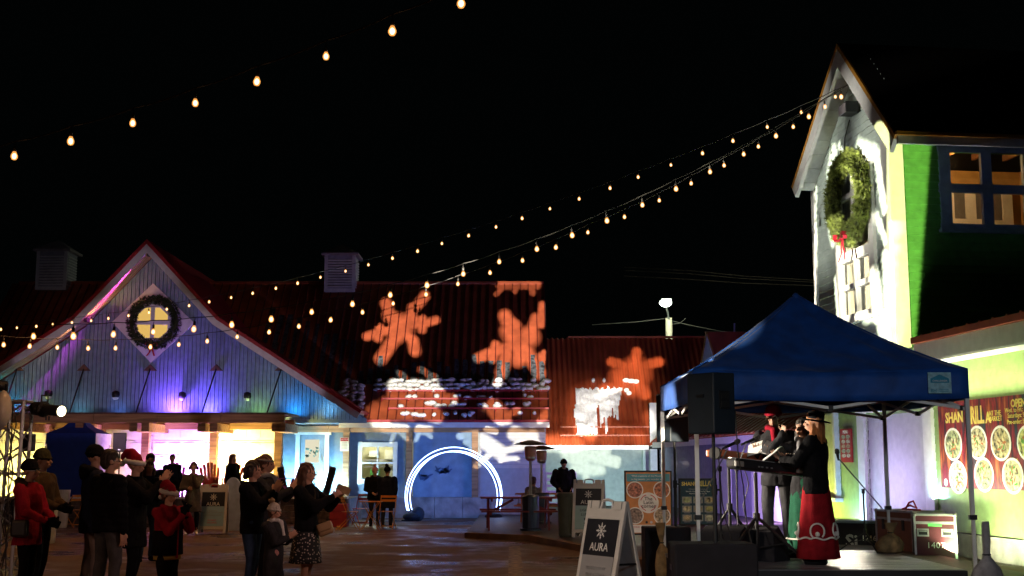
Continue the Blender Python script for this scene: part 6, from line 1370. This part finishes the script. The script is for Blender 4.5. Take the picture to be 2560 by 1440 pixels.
def person(label, px, D, yaw, H=1.72, z=0., coat=(C_black, .8), legs=C_black, hat=None, hair=None, hands=None, head=(0, 0), shoe=C_black, female=False, skirt=None, glasses=False,
           scarf=None, puffer=False, sit=False, gloves=None, lod=.011, group='people in the square', lean=0., bulk=1., stance=.11, hood=None, skin=None, collar=True, hairlen=.0, xoff=0.):
    """local frame: feet at the origin, facing -Y, x to the person's left; yaw turns anticlockwise"""
    s = H/1.75; sk = skin or SK
    t = thing('person', (0, 0, 0), label, 'person', group)
    hip = .93; base = V((0, 0, 0)); zs = -.45 if sit else 0
    LN = lambda zz: -lean*(zz-.9)
    def pt(x, y, zz): return V((x, y+LN(zz), zz+zs))*s
    sh = .185*bulk*(.93 if female else 1)
    neck, chin = pt(0, .01, 1.44), pt(0, -.02, 1.53)
    b = MB()
    # head (own tilt/turn)
    hy, hp = R(head[0]), R(head[1]); HM = Matrix.Translation(pt(0, -.005, 1.53)) @ Matrix.Rotation(hy, 4, 'Z') @ Matrix.Rotation(hp, 4, 'X') @ Matrix.Scale(s, 4)
    h = MB()
    h.ell((0, .012, .125), (.076, .094, .098), n=20, m=14); h.ell((0, -.028, .055), (.056, .062, .062), n=16, m=10); h.ell((0, -.062, .018), (.026, .022, .02)); h.cap((0, -.087, .105), (0, -.108, .072), .010, .0155, 8); h.ell((0, -.094, .034), (.024, .012, .0095)); h.ell((0, -.078, .118), (.05, .016, .01))
    for q in (-1, 1): h.ell((q*.077, .015, .085), (.011, .02, .031)); h.ell((q*.036, -.07, .068), (.022, .02, .02))
    h.xf(HM); b.v += h.v; k0 = 0; b.f = [tuple(f) for f in h.f]
    b.cap(pt(0, .015, 1.38), pt(0, .0, 1.57), .056*s, .052*s, 12)
    b.loft([(0, (.01+LN(.85))*s, (.85+zs)*s, .13*s, .09*s), (0, (.0+LN(1.05))*s, (1.05+zs)*s, .125*s, .085*s), (0, LN(1.3)*s, (1.3+zs)*s, .145*s, .09*s), (0, (LN(1.42)+.01)*s, (1.42+zs)*s, .09*s, .06*s)], 14)
    # arms
    hd = hands or [(.24, -.04, .83), (-.24, -.04, .83)]
    arms = []
    for q, hq in zip((1, -1), hd):
        S_ = pt(q*sh, .01, 1.40); wr = V((hq[0], hq[1], hq[2]+(0 if not sit else zs)))*s
        el, wr = ik(S_, wr, .30*s, .265*s, V((q*.55, .35, -.8))); arms.append((S_, el, wr, q))
        b.cap(S_, el, .046*s, .036*s); b.cap(el, wr, .036*s, .026*s)
    fine = lod < .02
    hm = MB()
    for (S_, el, wr, q), hq in zip(arms, hd):
        fw = (wr-el).normalized(); tgt = V(hq[3]) if len(hq) > 3 else fw; fw = (fw*.3+tgt).normalized() if len(hq) > 3 else fw
        nrm_ = V(hq[4]).normalized() if len(hq) > 4 else V((-q, 0, 0)); sd_ = fw.cross(nrm_)
        if sd_.length < .1: nrm_ = V((0, -1, 0)); sd_ = fw.cross(nrm_)
        sd_.normalize(); nrm_ = sd_.cross(fw).normalized(); pc = wr+fw*.05*s; curl = hq[5] if len(hq) > 5 else .25
        T = b
        for k_ in (-1.5, -.5, .5, 1.5): T.cap(wr+sd_*k_*.012*s, wr+fw*.088*s+sd_*k_*.021*s, .015*s, .0125*s, 8)
        for i_, (k_, L_) in enumerate(zip((-1.5, -.5, .5, 1.5), (.062, .078, .082, .07))):
            r0 = wr+fw*.088*s+sd_*k_*.021*s; sp = sd_*k_*.14; d1 = (fw*(1-curl*.5)+nrm_*curl*.8+sp).normalized(); d2 = (fw*(1-curl)+nrm_*curl*1.3+sp).normalized()
            m1_ = r0+d1*L_*.52*s; T.cap(r0, m1_, .0105*s, .0095*s, 7); T.cap(m1_, m1_+d2*L_*.48*s, .0095*s, .008*s, 7)
        up_s = 1 if sd_.z > 0 else -1
        t0 = wr+fw*.02*s+sd_*up_s*.022*s; t1 = t0+(sd_*up_s*.75+fw*.6+nrm_*.25).normalized()*.042*s; T.cap(t0, t1, .0125*s, .0105*s, 7); T.cap(t1, t1+(sd_*up_s*.35+fw*.9+nrm_*.3).normalized()*.034*s, .0105*s, .009*s, 7)
        if gloves:
            T2 = MB(); 
            for k_ in (-1.5, -.5, .5, 1.5):
                T2.cap(wr+sd_*k_*.012*s, wr+fw*.095*s+sd_*k_*.024*s, .023*s, .021*s, 8); r0 = wr+fw*.09*s+sd_*k_*.024*s; T2.cap(r0, r0+(fw*(1-curl*.6)+nrm_*curl).normalized()*.075*s, .019*s, .016*s, 7)
            T2.cap(t0, t0+(sd_*up_s*.6+fw*.7).normalized()*.075*s, .02*s, .017*s, 7); T2.cap(wr-fw*.06*s, wr+fw*.02*s, .042*s, .036*s)
            remeshed(T2, 'glove', gloves, t, lod*.9*s, 1)
    # legs
    hips = [pt(q*.092, 0, .90) for q in (1, -1)]; feet = []
    L = MB()
    for q, hp_ in zip((1, -1), hips):
        if sit: kn = hp_+V((q*.05, -.42, .02))*s; an = kn+V((q*.02, .02, -.42))*s
        else:
            an = V((q*stance, .02+(.04*q), .085))*s; kn = (hp_+an)/2+V((q*.01, -.035, .02))*s
        feet.append((an, q)); b.cap(hp_, kn, .07*s, .05*s); b.cap(kn, an, .05*s, .034*s); b.cap(an+V((0, .02, -.05))*s, an+V((q*.02, -.13, -.06))*s, .032*s, .028*s)
        wl2 = 1.0 if not (female and legs is C_black) else .88
        L.cap(hp_+V((0, .0, .04))*s, kn, .098*s*wl2*bulk, .068*s*wl2); L.cap(kn, an+V((0, .01, .02))*s, .070*s*wl2, .058*s*wl2)
    L.ell(pt(0, .01, .94), (.165*s*bulk, .12*s, .13*s))
    body = remeshed(b, 'body', sk, t, lod*.85*s if fine else lod*s, 1)
    if legs is not None: remeshed(L, 'trousers', legs, t, max(lod, .014)*s, 3, fold(.012, 7))
    for an, q in feet:
        f = MB(); f.cap(an+V((0, .035, -.045))*s, an+V((q*.012, -.06, -.052))*s, .045*s, .042*s); f.cap(an+V((q*.012, -.06, -.055))*s, an+V((q*.025, -.155, -.06))*s, .044*s, .034*s); f.cap(an+V((0, .01, -.03))*s, an+V((0, .01, .04))*s, .047*s, .048*s)
        fo_ = remeshed(f, 'shoe', shoe, t, .014*s, 1)
    # coat
    if coat:
        cm, ln_ = coat; c = MB(); w1 = bulk*(.94 if female else 1); bot = ln_
        if sit: bot = max(bot, .84)
        ringsz = [(bot, .2*w1+(.035 if bot < .75 else 0), .145), (min(bot+.12, .93), .195*w1+(.015 if bot < .75 else 0), .15), (.97, .183*w1, .143), (1.08, .172*w1, .137), (1.22, .192*w1, .145), (1.34, .198*w1, .142), (1.41, .165*w1, .112), (1.455, .09, .085)]
        c.loft([(0, (y_+LN(zz))*s, (zz+zs)*s, rx*s, ry*s) for zz, rx, ry in ringsz for y_ in (.0,)], 26)
        for (S_, el, wr, q) in arms:
            c.cap(S_+V((0, 0, -.01))*s, el, .079*s*bulk, .064*s*bulk); c.cap(el, wr-(wr-el).normalized()*.015*s, .064*s*bulk, .05*s)
        if collar: c.tube([pt(.082*cos(a_), .012+.075*sin(a_), 1.462+.012*sin(a_)) for a_ in [k_*pi/7 for k_ in range(14)]], .03*s, 8, closed=True)
        remeshed(c, 'coat', cm, t, max(lod, .012)*s, 2, fold(.019, 8, .013 if puffer else 0))
    if skirt:
        sm2, z0, r0, wv_ = skirt; zt2 = .99
        rings_ = [(0, LN(zz)*s, zz*s, (.165+(r0-.165)*((zt2-zz)/(zt2-z0))**.8)*s, (.125+(r0*.85-.125)*((zt2-zz)/(zt2-z0))**.8)*s) for zz in [zt2+(z0-zt2)*k_/10 for k_ in range(11)]]
        MB().loft(rings_, 64, lambda a_, i_, z_: 1+wv_*(i_/10)*(sin(a_*7)+.5*sin(a_*11+1))).build('skirt', sm2, t, smooth=True)
    # hair
    if hair is not None:
        g = MB(); g.ell((0, .022, .137), (.087, .101, .101), n=18, m=12); g.ell((0, .055, .09), (.075, .066, .085))
        if hairlen > 0:
            for q in (-1, 1): g.cap((q*.07, .02, .13), (q*.088, .012, .13-hairlen*.55), .026, .034); g.cap((q*.088, .012, .13-hairlen*.55), (q*.085, .0, .13-hairlen), .036, .022)
            for q in (-.05, 0, .05): g.cap((q, .07, .12), (q*1.3, .088, .12-hairlen), .045, .034)
        if hairlen < 0: g.cap((0, .105, .17), (0, .15, .15), .03, .034); g.cap((0, .15, .15), (0, .165, .02), .034, .016)
        g.xf(HM); remeshed(g, 'hair', hair, t, max(lod, .011)*s, 1, lambda co: .006*sin(co.x*230+co.z*20)+.006*noise.noise(co*35))
    if hat:
        k_, hm_ = hat[0], hat[1]; g = MB()
        if k_ in ('beanie', 'pompom'):
            g.ell((0, .02, .155), (.094, .108, .098), n=20, m=12); g.tube([(.09*cos(a_), .016+.105*sin(a_), .13+.012*sin(a_)) for a_ in [q*pi/10 for q in range(20)]], .017, 8, closed=True); g.xf(HM); o_ = remeshed(g, 'knitted_hat', hm_, t, max(lod, .01)*s, 1, lambda co: .003*sin(math.atan2(co.y, co.x)*60)+.003*noise.noise(co*60))
            if k_ == 'pompom': g = MB().ell((0, .06, .275), (.052, .052, .05), n=12, m=10).xf(HM); g.v = [v_+V((noise.noise(v_*60), noise.noise(v_*61+V((5, 0, 0))), noise.noise(v_*62+V((0, 5, 0)))))*.02 for v_ in g.v]; g.build('pompom', hat[2], o_, smooth=True)
        elif k_ == 'santa':
            g.ell((0, .02, .15), (.09, .104, .085), n=18, m=12); pts = [(0, .01, .17), (.0, .05, .24), (0, .1, .262), (0, .16, .22), (0, .175, .12)] if hat[2] == 0 else [(0, .02, .17), (.0, .07, .225), (0, .12, .21), (0, .15, .15), (0, .155, .06)]
            for (p_, q_), (r1, r2) in zip(zip(pts, pts[1:]), ((.088, .07), (.07, .048), (.048, .03), (.03, .02))): g.cap(p_, q_, r1, r2)
            g.xf(HM); o_ = remeshed(g, 'santa_hat', hm_, t, max(lod, .011)*s, 1, fold(.004, 20)); g = MB().tube([(.096*cos(a_), .014+.112*sin(a_), .128+.028*sin(a_)) for a_ in [q*pi/10 for q in range(20)]], .03, 10, closed=True).xf(HM); g.v = [v_+V((0, 0, noise.noise(v_*50)*.008)) for v_ in g.v]; g.build('fur_band', C_white, o_, smooth=True)
            MB().ell(pts[-1], (.034, .034, .034)).xf(HM).build('bobble', C_white, o_, smooth=True)
        elif k_ == 'brim':
            g.lathe([(.086, .12), (.094, .15), (.097, .2), (.085, .225), (.02, .232)], n=24); g.lathe([(.09, .125), (.16, .118), (.168, .112), (.155, .108), (.09, .112)], n=28, sy=1.08); g.xf(HM @ Matrix.Translation((0, .012, 0)) @ Matrix.Rotation(R(-8), 4, 'X')); g.v = [v_+V((0, 0, noise.noise(v_*14)*.012)) for v_ in g.v]; o_ = g.build('brimmed_hat', hm_, t, smooth=True)
            MB().lathe([(.0965, .135), (.099, .16)], n=24).xf(HM @ Matrix.Translation((0, .012, 0)) @ Matrix.Rotation(R(-8), 4, 'X')).build('hat_band', C_char, o_)
        elif k_ == 'cap': g.ell((0, .02, .15), (.088, .102, .085), n=18, m=12); g.xf(HM); o_ = remeshed(g, 'cap', hm_, t, .012*s, 1); MB().lathe([(.08, .118), (.083, .124), (.01, .13)], n=18, sy=1.1).xf(HM @ Matrix.Translation((0, -.07, 0))).build('peak', hm_, o_)
        elif k_ == 'muffs':
            g.tube([(.088*cos(a_), .01, .09+.15*sin(a_)) for a_ in [q*pi/10 for q in range(11)]], .009, 6); 
            for q in (-1, 1): g.ell((q*.095, .01, .085), (.03, .05, .052))
            g.xf(HM).build('ear_muffs', hm_, t, smooth=True)
        elif k_ == 'band': g.tube([(.086*cos(a_), .018+.1*sin(a_), .155+.012*sin(a_)) for a_ in [q*pi/10 for q in range(20)]], .014, 8, closed=True); g.xf(HM).build('headband', hm_, t, smooth=True)
    g = MB()
    for q in (-1, 1): g.ell((q*.03, -.082, .096), (.0105, .008, .007), n=8, m=6)
    if fine: g.xf(HM).build('eyes', M('dark_eye', (.03, .02, .015), .2), t, smooth=True)
    if glasses:
        g = MB()
        for q in (-1, 1): g.tube([(q*.034+.026*cos(a_), -.103, .095+.019*sin(a_)) for a_ in [k_*pi/6 for k_ in range(12)]], .0032, 5, closed=True); g.tube([(q*.06, -.102, .1), (q*.08, .01, .1)], .003, 5)
        g.tube([(-.01, -.104, .097), (.01, -.104, .097)], .003, 5); g.xf(HM).build('glasses', M('silver_frame', (.6, .6, .62), .2, metal=.7), t)
    if scarf: remeshed(MB().tube([pt(.082*cos(a_), .01+.085*sin(a_), 1.475+.02*sin(a_*2)) for a_ in [k_*pi/7 for k_ in range(14)]], .038*s, 8, closed=True).cap(pt(.03, -.11, 1.45), pt(.06, -.16, 1.12), .045*s, .035*s), 'scarf', scarf, t, .014*s, 1, fold(.008, 20))
    if hood: remeshed(MB().tube([pt(.11*cos(a_), .06+.08*sin(a_), 1.47+.03*sin(a_)) for a_ in [k_*pi/7 for k_ in range(14)]], .05*s, 8, closed=True).ell(pt(0, .12, 1.44), (.11*s, .07*s, .09*s)), 'hood', hood, t, .014*s, 1, lambda co: .012*noise.noise(co*30))
    x = P(px, 1230, D).x; t.location = (x+xoff, D, z); t.rotation_euler = (0, 0, R(yaw))
    def world(p): return Matrix.Translation(t.location) @ Matrix.Rotation(R(yaw), 4, 'Z') @ (V(p)*s)
    t['_'] = 0; del t['_']; return t, world
# yaw 0 looks towards the camera; +90 looks to picture right
CLAP = [(.05, -.30, 1.36, (-.1, -.5, .85), (-1, 0, 0), .15), (-.05, -.30, 1.36, (.1, -.5, .85), (1, 0, 0), .15)]
CLAPL = [(.06, -.33, 1.2, (-.1, -.7, .6), (-1, 0, 0), .15), (-.06, -.33, 1.2, (.1, -.7, .6), (1, 0, 0), .15)]
pg = 'people watching the carols'
p1, w1 = person('woman in a long red hooded coat, dark beanie and glasses at far left', 74, 14.9, 78, 1.66, coat=(C_red, .72), legs=C_black, hat=('beanie', C_black), glasses=True, hood=C_brown, hands=[(.08, -.30, 1.02), (-.08, -.30, 1.02)], gloves=C_black, female=True, bulk=1.08, group=pg, head=(0, 0))
person('man in a brown jacket and olive beanie behind the woman in red', 104, 16.2, 80, 1.8, coat=(C_brown, .84), legs=C_black, hat=('beanie', C_olive), hands=[(.1, -.28, 1.05), (-.1, -.3, 1.05)], gloves=C_black, bulk=1.05, group=pg)
person('tall person in a dark hooded coat and black beanie, seen from behind', 236, 15.7, 118, 1.84, coat=(C_navy, .74), legs=C_beige, hat=('beanie', C_black), hood=C_black, group=pg, bulk=1.1)
person('dark haired person in a black quilted jacket and grey jeans, back to us', 274, 14.4, 140, 1.78, coat=(C_black, .84), legs=C_jeang, hair=H_dark, glasses=True, puffer=True, group=pg, bulk=1.12, head=(-20, 0))
person('man in a red and white santa hat and long black coat clapping', 338, 15.6, 86, 1.74, coat=(C_black, .62), legs=C_black, hat=('santa', C_red, 0), hands=[(.04, -.36, 1.42, (-.1, -.5, .85), (-1, 0, 0), .15), (-.05, -.34, 1.4, (.1, -.5, .85), (1, 0, 0), .15)], group=pg, bulk=1.12, head=(0, -6))
person('man in a dark cap half hidden behind the clapping santa hat man', 373, 25, 20, 1.84, coat=(C_navy, .84), legs=C_black, hat=('cap', C_black), hair=H_dark, lod=.02, group=pg)
person('woman with glasses peering out beside the clapping hands', 371, 21.5, 30, 1.69, coat=(C_navy, .8), legs=C_jean, hair=H_brown, hairlen=.16, glasses=True, female=True, lod=.018, group=pg)
kid, kw = person('child in a santa hat and red and black jacket with hands at mouth', 424, 13.4, 62, 1.40, coat=(C_red, .86), legs=C_black, hat=('santa', C_red, 1), glasses=True, hands=[(.06, -.26, 1.40, (-.2, -.2, .95), (-1, .2, 0), .5), (-.02, -.26, 1.36, (.1, -.3, .95), (1, 0, 0), .5)], gloves=C_black, hair=H_brown, group=pg, bulk=1.1)
ks = 1.4/1.75; MB().loft([(0, 0, .84*ks, .235*ks, .175*ks), (0, 0, 1.0*ks, .222*ks, .172*ks), (0, 0, 1.16*ks, .222*ks, .17*ks)], 26).build('lower_jacket_panel', C_black, None, smooth=True).parent = kid
MB().box((0, -.17*ks, 1.05*ks), (.012, .02, .4)).build('zip', C_red, None).parent = kid
MB().loft([(0, 0, .78*ks, .2*ks, .155*ks), (0, 0, .86*ks, .205*ks, .155*ks)], 26).build('yellow_shirt_hem', cloth('yellow', (.5, .35, .08)), None, smooth=True).parent = kid
person('woman in ear muffs and a long taupe coat with a hand at her mouth', 482, 29.7, 10, 1.68, coat=(C_coat, .55), legs=C_black, hat=('muffs', C_black), hair=H_dark, female=True, hands=[(.03, -.19, 1.42, (0, -.1, 1), (-1, 0, 0), .6), (-.1, -.22, 1.12)], shoe=C_white, lod=.017, group=pg, bulk=1.05)
person('seated figure silhouetted purple in the violet bay', 428, 35.6, 20, 1.7, z=TZ-.03, coat=(C_navy, .9), legs=C_black, hair=H_dark, sit=True, lod=.022, group='people on the terrace')
person('standing figure leaning against the violet lit bay', 450, 35.9, -30, 1.55, z=TZ-.45, coat=(C_navy, .8), legs=C_black, hair=H_dark, lod=.022, group='people on the terrace', xoff=0) if False else None
person('blonde seated woman in black in the yellow lit bay', 580, 35.5, 60, 1.72, z=TZ-.03, coat=(C_black, .9), legs=C_black, hair=H_brown, hairlen=.2, sit=True, female=True, lod=.022, group='people on the terrace')
person('dark haired woman in a black coat and jeans clapping', 632, 15.5, 80, 1.66, coat=(C_black, .82), legs=C_jean, hair=H_dark, hairlen=.1, hands=CLAP, female=True, bulk=1.18, group=pg)
person('woman with a ponytail, headband and pale scarf clapping behind', 664, 16.6, 78, 1.74, coat=(C_char, .8), legs=C_black, hair=H_brown, hairlen=-1, hat=('band', C_grey), scarf=C_grey, hands=[(.05, -.4, 1.32, (-.1, -.5, .85), (-1, 0, 0), .2), (-.06, -.38, 1.3, (.1, -.5, .85), (1, 0, 0), .2)], female=True, group=pg, bulk=1.08)
person('small child in a cream bobble hat, dark coat and pink trousers clapping', 688, 14.3, 76, 1.17, coat=(C_char, .55), legs=C_pink, hat=('pompom', C_cream, C_tan), hair=H_brown, scarf=C_white, hands=[(.05, -.3, 1.2, (-.1, -.6, .7), (-1, 0, 0), .15), (-.05, -.3, 1.2, (.1, -.6, .7), (1, 0, 0), .15)], group=pg, bulk=1.32)
p14, w14 = person('woman with long hair, glasses and a floral skirt holding up a phone', 768, 15.0, 74, 1.63, coat=(C_black, .90), legs=None, hair=H_brown, hairlen=.3, glasses=True, scarf=None, skirt=(M_floral, .50, .24, .03), hands=[(.08, -.40, 1.33, (-.1, -.7, .6), (-1, 0, 0), .6), (-.06, -.38, 1.33, (.1, -.7, .6), (1, 0, 0), .6)], female=True, bulk=1.12, group=pg)
ph = thing('phone', w14((.02, -.50, 1.40)), 'phone in a tan case held up by the woman in the floral skirt', 'phone'); MB().box(w14((.0, -.5, 1.42)), (.17, .02, .09), Matrix.Rotation(R(25), 3, 'Y')).build('case', C_tan, ph, bevel=.004)
hb2 = thing('handbag', w14((.1, -.2, .9)), 'small tan shoulder bag hanging in front of the floral skirt', 'bag'); c = w14((-.02, -.27, .93)); MB().box(c, (.19, .1, .15), Matrix.Rotation(R(-20), 3, 'Y')).build('bag', M('tan_leather', (.4, .26, .14), .5), hb2, bevel=.03); MB().box(c+V((0, -.065, .03)), (.17, .012, .09), Matrix.Rotation(R(-20), 3, 'Y')).build('flap', M('tan_leather', (.4, .26, .14)), hb2, bevel=.005); MB().tube([c+V((-.08, 0, .1)), c+V((-.12, -.06, .35)), w14((.1, -.05, 1.5))], .008, 5).build('strap', C_brown, hb2)
hb3 = thing('handbag', w1((0, -.2, .75)), 'small black shoulder bag of the woman in the red coat', 'bag'); c = w1((-.24, -.05, .93)); MB().box(c, (.2, .1, .2)).build('bag', M('black_leather', (.015, .015, .017), .3), hb3, bevel=.03); MB().tube([c+V((-.08, 0, .1)), c+V((-.14, .06, .3)), w1((-.1, 0, 1.42))], .008, 5).build('strap', C_black, hb3)
person('person in a pink bobble hat and dark coat before the lit window', 937, 34, 10, 1.55, coat=(C_black, .8), legs=C_char, hat=('pompom', C_pink, C_pink), hood=C_brown, lod=.02, bulk=1.2, group='people by the lit window', hands=[(.1, -.2, 1.0), (-.1, -.2, 1.0)])
person('person in a long dark blue coat and black bobble hat, turned towards the window', 968, 33.6, 165, 1.57, coat=(C_navy, .55), legs=C_char, hat=('pompom', C_black, C_black), lod=.02, bulk=1.2, group='people by the lit window')
person('bearded man in a black coat and beanie standing behind the litter bin', 1410, 34, 15, 1.66, z=.112, coat=(C_black, .8), legs=C_black, hat=('beanie', C_black), hood=C_black, lod=.02, bulk=1.25, hands=[(.2, -.12, .95), (-.2, -.12, .95)], group='people by the picnic tables')
person('seated person in a pale grey jacket behind the patio heaters', 1334, 33.4, 150, 1.66, z=.08, coat=(C_grey, .9), legs=C_black, hair=H_brown, sit=True, lod=.02, group='people by the picnic tables', hands=[(.15, -.3, 1.15), (-.15, -.3, 1.15)])
# singers
sgp = 'carol singers on the stage'
s1, ws1 = person('man in a red knitted hat and glasses singing with an open book', 1943, 16.05, -28, 1.86, z=SZ, coat=(C_char, .8), legs=C_jeang, hat=('beanie', C_red), glasses=True, scarf=C_red, hands=[(.06, -.36, 1.18, (-.2, -.8, .4), (0, 0, 1), .5), (-.12, -.36, 1.2, (.1, -.8, .4), (0, 0, 1), .5)], group=sgp, head=(10, 8), lean=.1)
s3, ws3 = person('woman in a green skirt and dark shawl raising a fist between the two singers', 2012, 15.3, -50, 1.68, z=SZ, coat=(C_char, .72), legs=C_black, hair=H_dark, hairlen=.2, skirt=(C_green, .12, .25, .05), hands=[(.05, -.24, 1.2, (-.2, -.8, .4), (0, 0, 1), .5), (-.12, -.24, 1.56, (.1, -.1, 1), (0, -1, 0), .95)], female=True, group=sgp, scarf=C_grey)
s2, ws2 = person('woman in a black brimmed hat, black jacket and long red skirt singing', 2040, 14.35, -118, 1.72, z=SZ, coat=(C_black, .80), legs=C_black, hat=('brim', C_black), hair=H_blond, hairlen=.27, skirt=(C_skirt, .07, .285, .045), hands=[(.08, -.38, 1.2, (-.2, -.8, .5), (0, 0, 1), .5), (-.1, -.36, 1.22, (.1, -.8, .5), (0, 0, 1), .5)], female=True, group=sgp, bulk=1.14)
# white garland on the red skirt
gl = MB(); sc2 = 1.72/1.75
def skp(a_, zz, o_=.012):
    f_ = ((.99-zz)/(.99-.07))**.8; rx = .165+(.285-.165)*f_; ry = .125+(.285*.85-.125)*f_; w_ = 1+.045*f_*(sin(a_*7)+.5*sin(a_*11+1)); return V(((rx*w_+o_)*cos(a_), (ry*w_+o_)*sin(a_), zz))*sc2
m_garl = M('white_garland', (.75, .72, .68), .8, bump=.6, bscale=90)
tr_ = [skp(2*pi*k/60, .30+.012*sin(k*.8)) for k in range(60)]
og = MB(); og.tube(tr_, .011, 6, closed=True)
gob = og.build('garland', m_garl, None, smooth=True); gob.parent = s2
for ac in (.3, 1.5, 2.6, 3.8, 5.0):
    q = MB().tube([skp(ac+.36*cos(t_)*(1 if t_ < 5 else .7), .385+.085*sin(t_)) for t_ in [-.9+k*.33 for k in range(16)]], .010, 6).build('garland_loop', m_garl, None, smooth=True); q.parent = s2
    q = MB().ell(skp(ac, .35, .02), (.028, .028, .028), n=8, m=6).build('pompom', m_garl, None, smooth=True); q.parent = s2
gm = MB().tube([V(((.25+.01)*cos(2*pi*k/30), (.2125+.01)*sin(2*pi*k/30), .24))*.96 for k in range(30)], .01, 6, closed=True).build('garland', m_garl, None, smooth=True); gm.parent = s3
def book(c, yaw, label, w_=.2):
    t = thing('songbook', c, label, 'book'); c = V(c); Rz = Matrix.Rotation(R(yaw), 3, 'Z')
    for s_ in (-1, 1):
        m_ = Rz @ Matrix.Rotation(s_*.3, 3, 'Y') @ Matrix.Rotation(R(35), 3, 'X'); MB().box(c+m_ @ V((s_*w_*.5, 0, 0)), (w_, .27, .008), m_).build('cover', M('black_cover', (.03, .03, .03), .5), t); MB().box(c+m_ @ V((s_*w_*.5, 0, .008)), (w_*.95, .26, .008), m_).build('pages', m_white, t)
    return t
book(ws1((-.02, -.48, 1.26)), -28, 'open songbook held by the man in the red hat', .2); book(ws2((-.01, -.50, 1.27)), -118, 'songbook held by the woman in the brimmed hat', .17); book(ws3((.05, -.42, 1.22)), -60, 'songbook held low by the woman in the green skirt', .15)

bpy.data.scenes.remove(TMP)
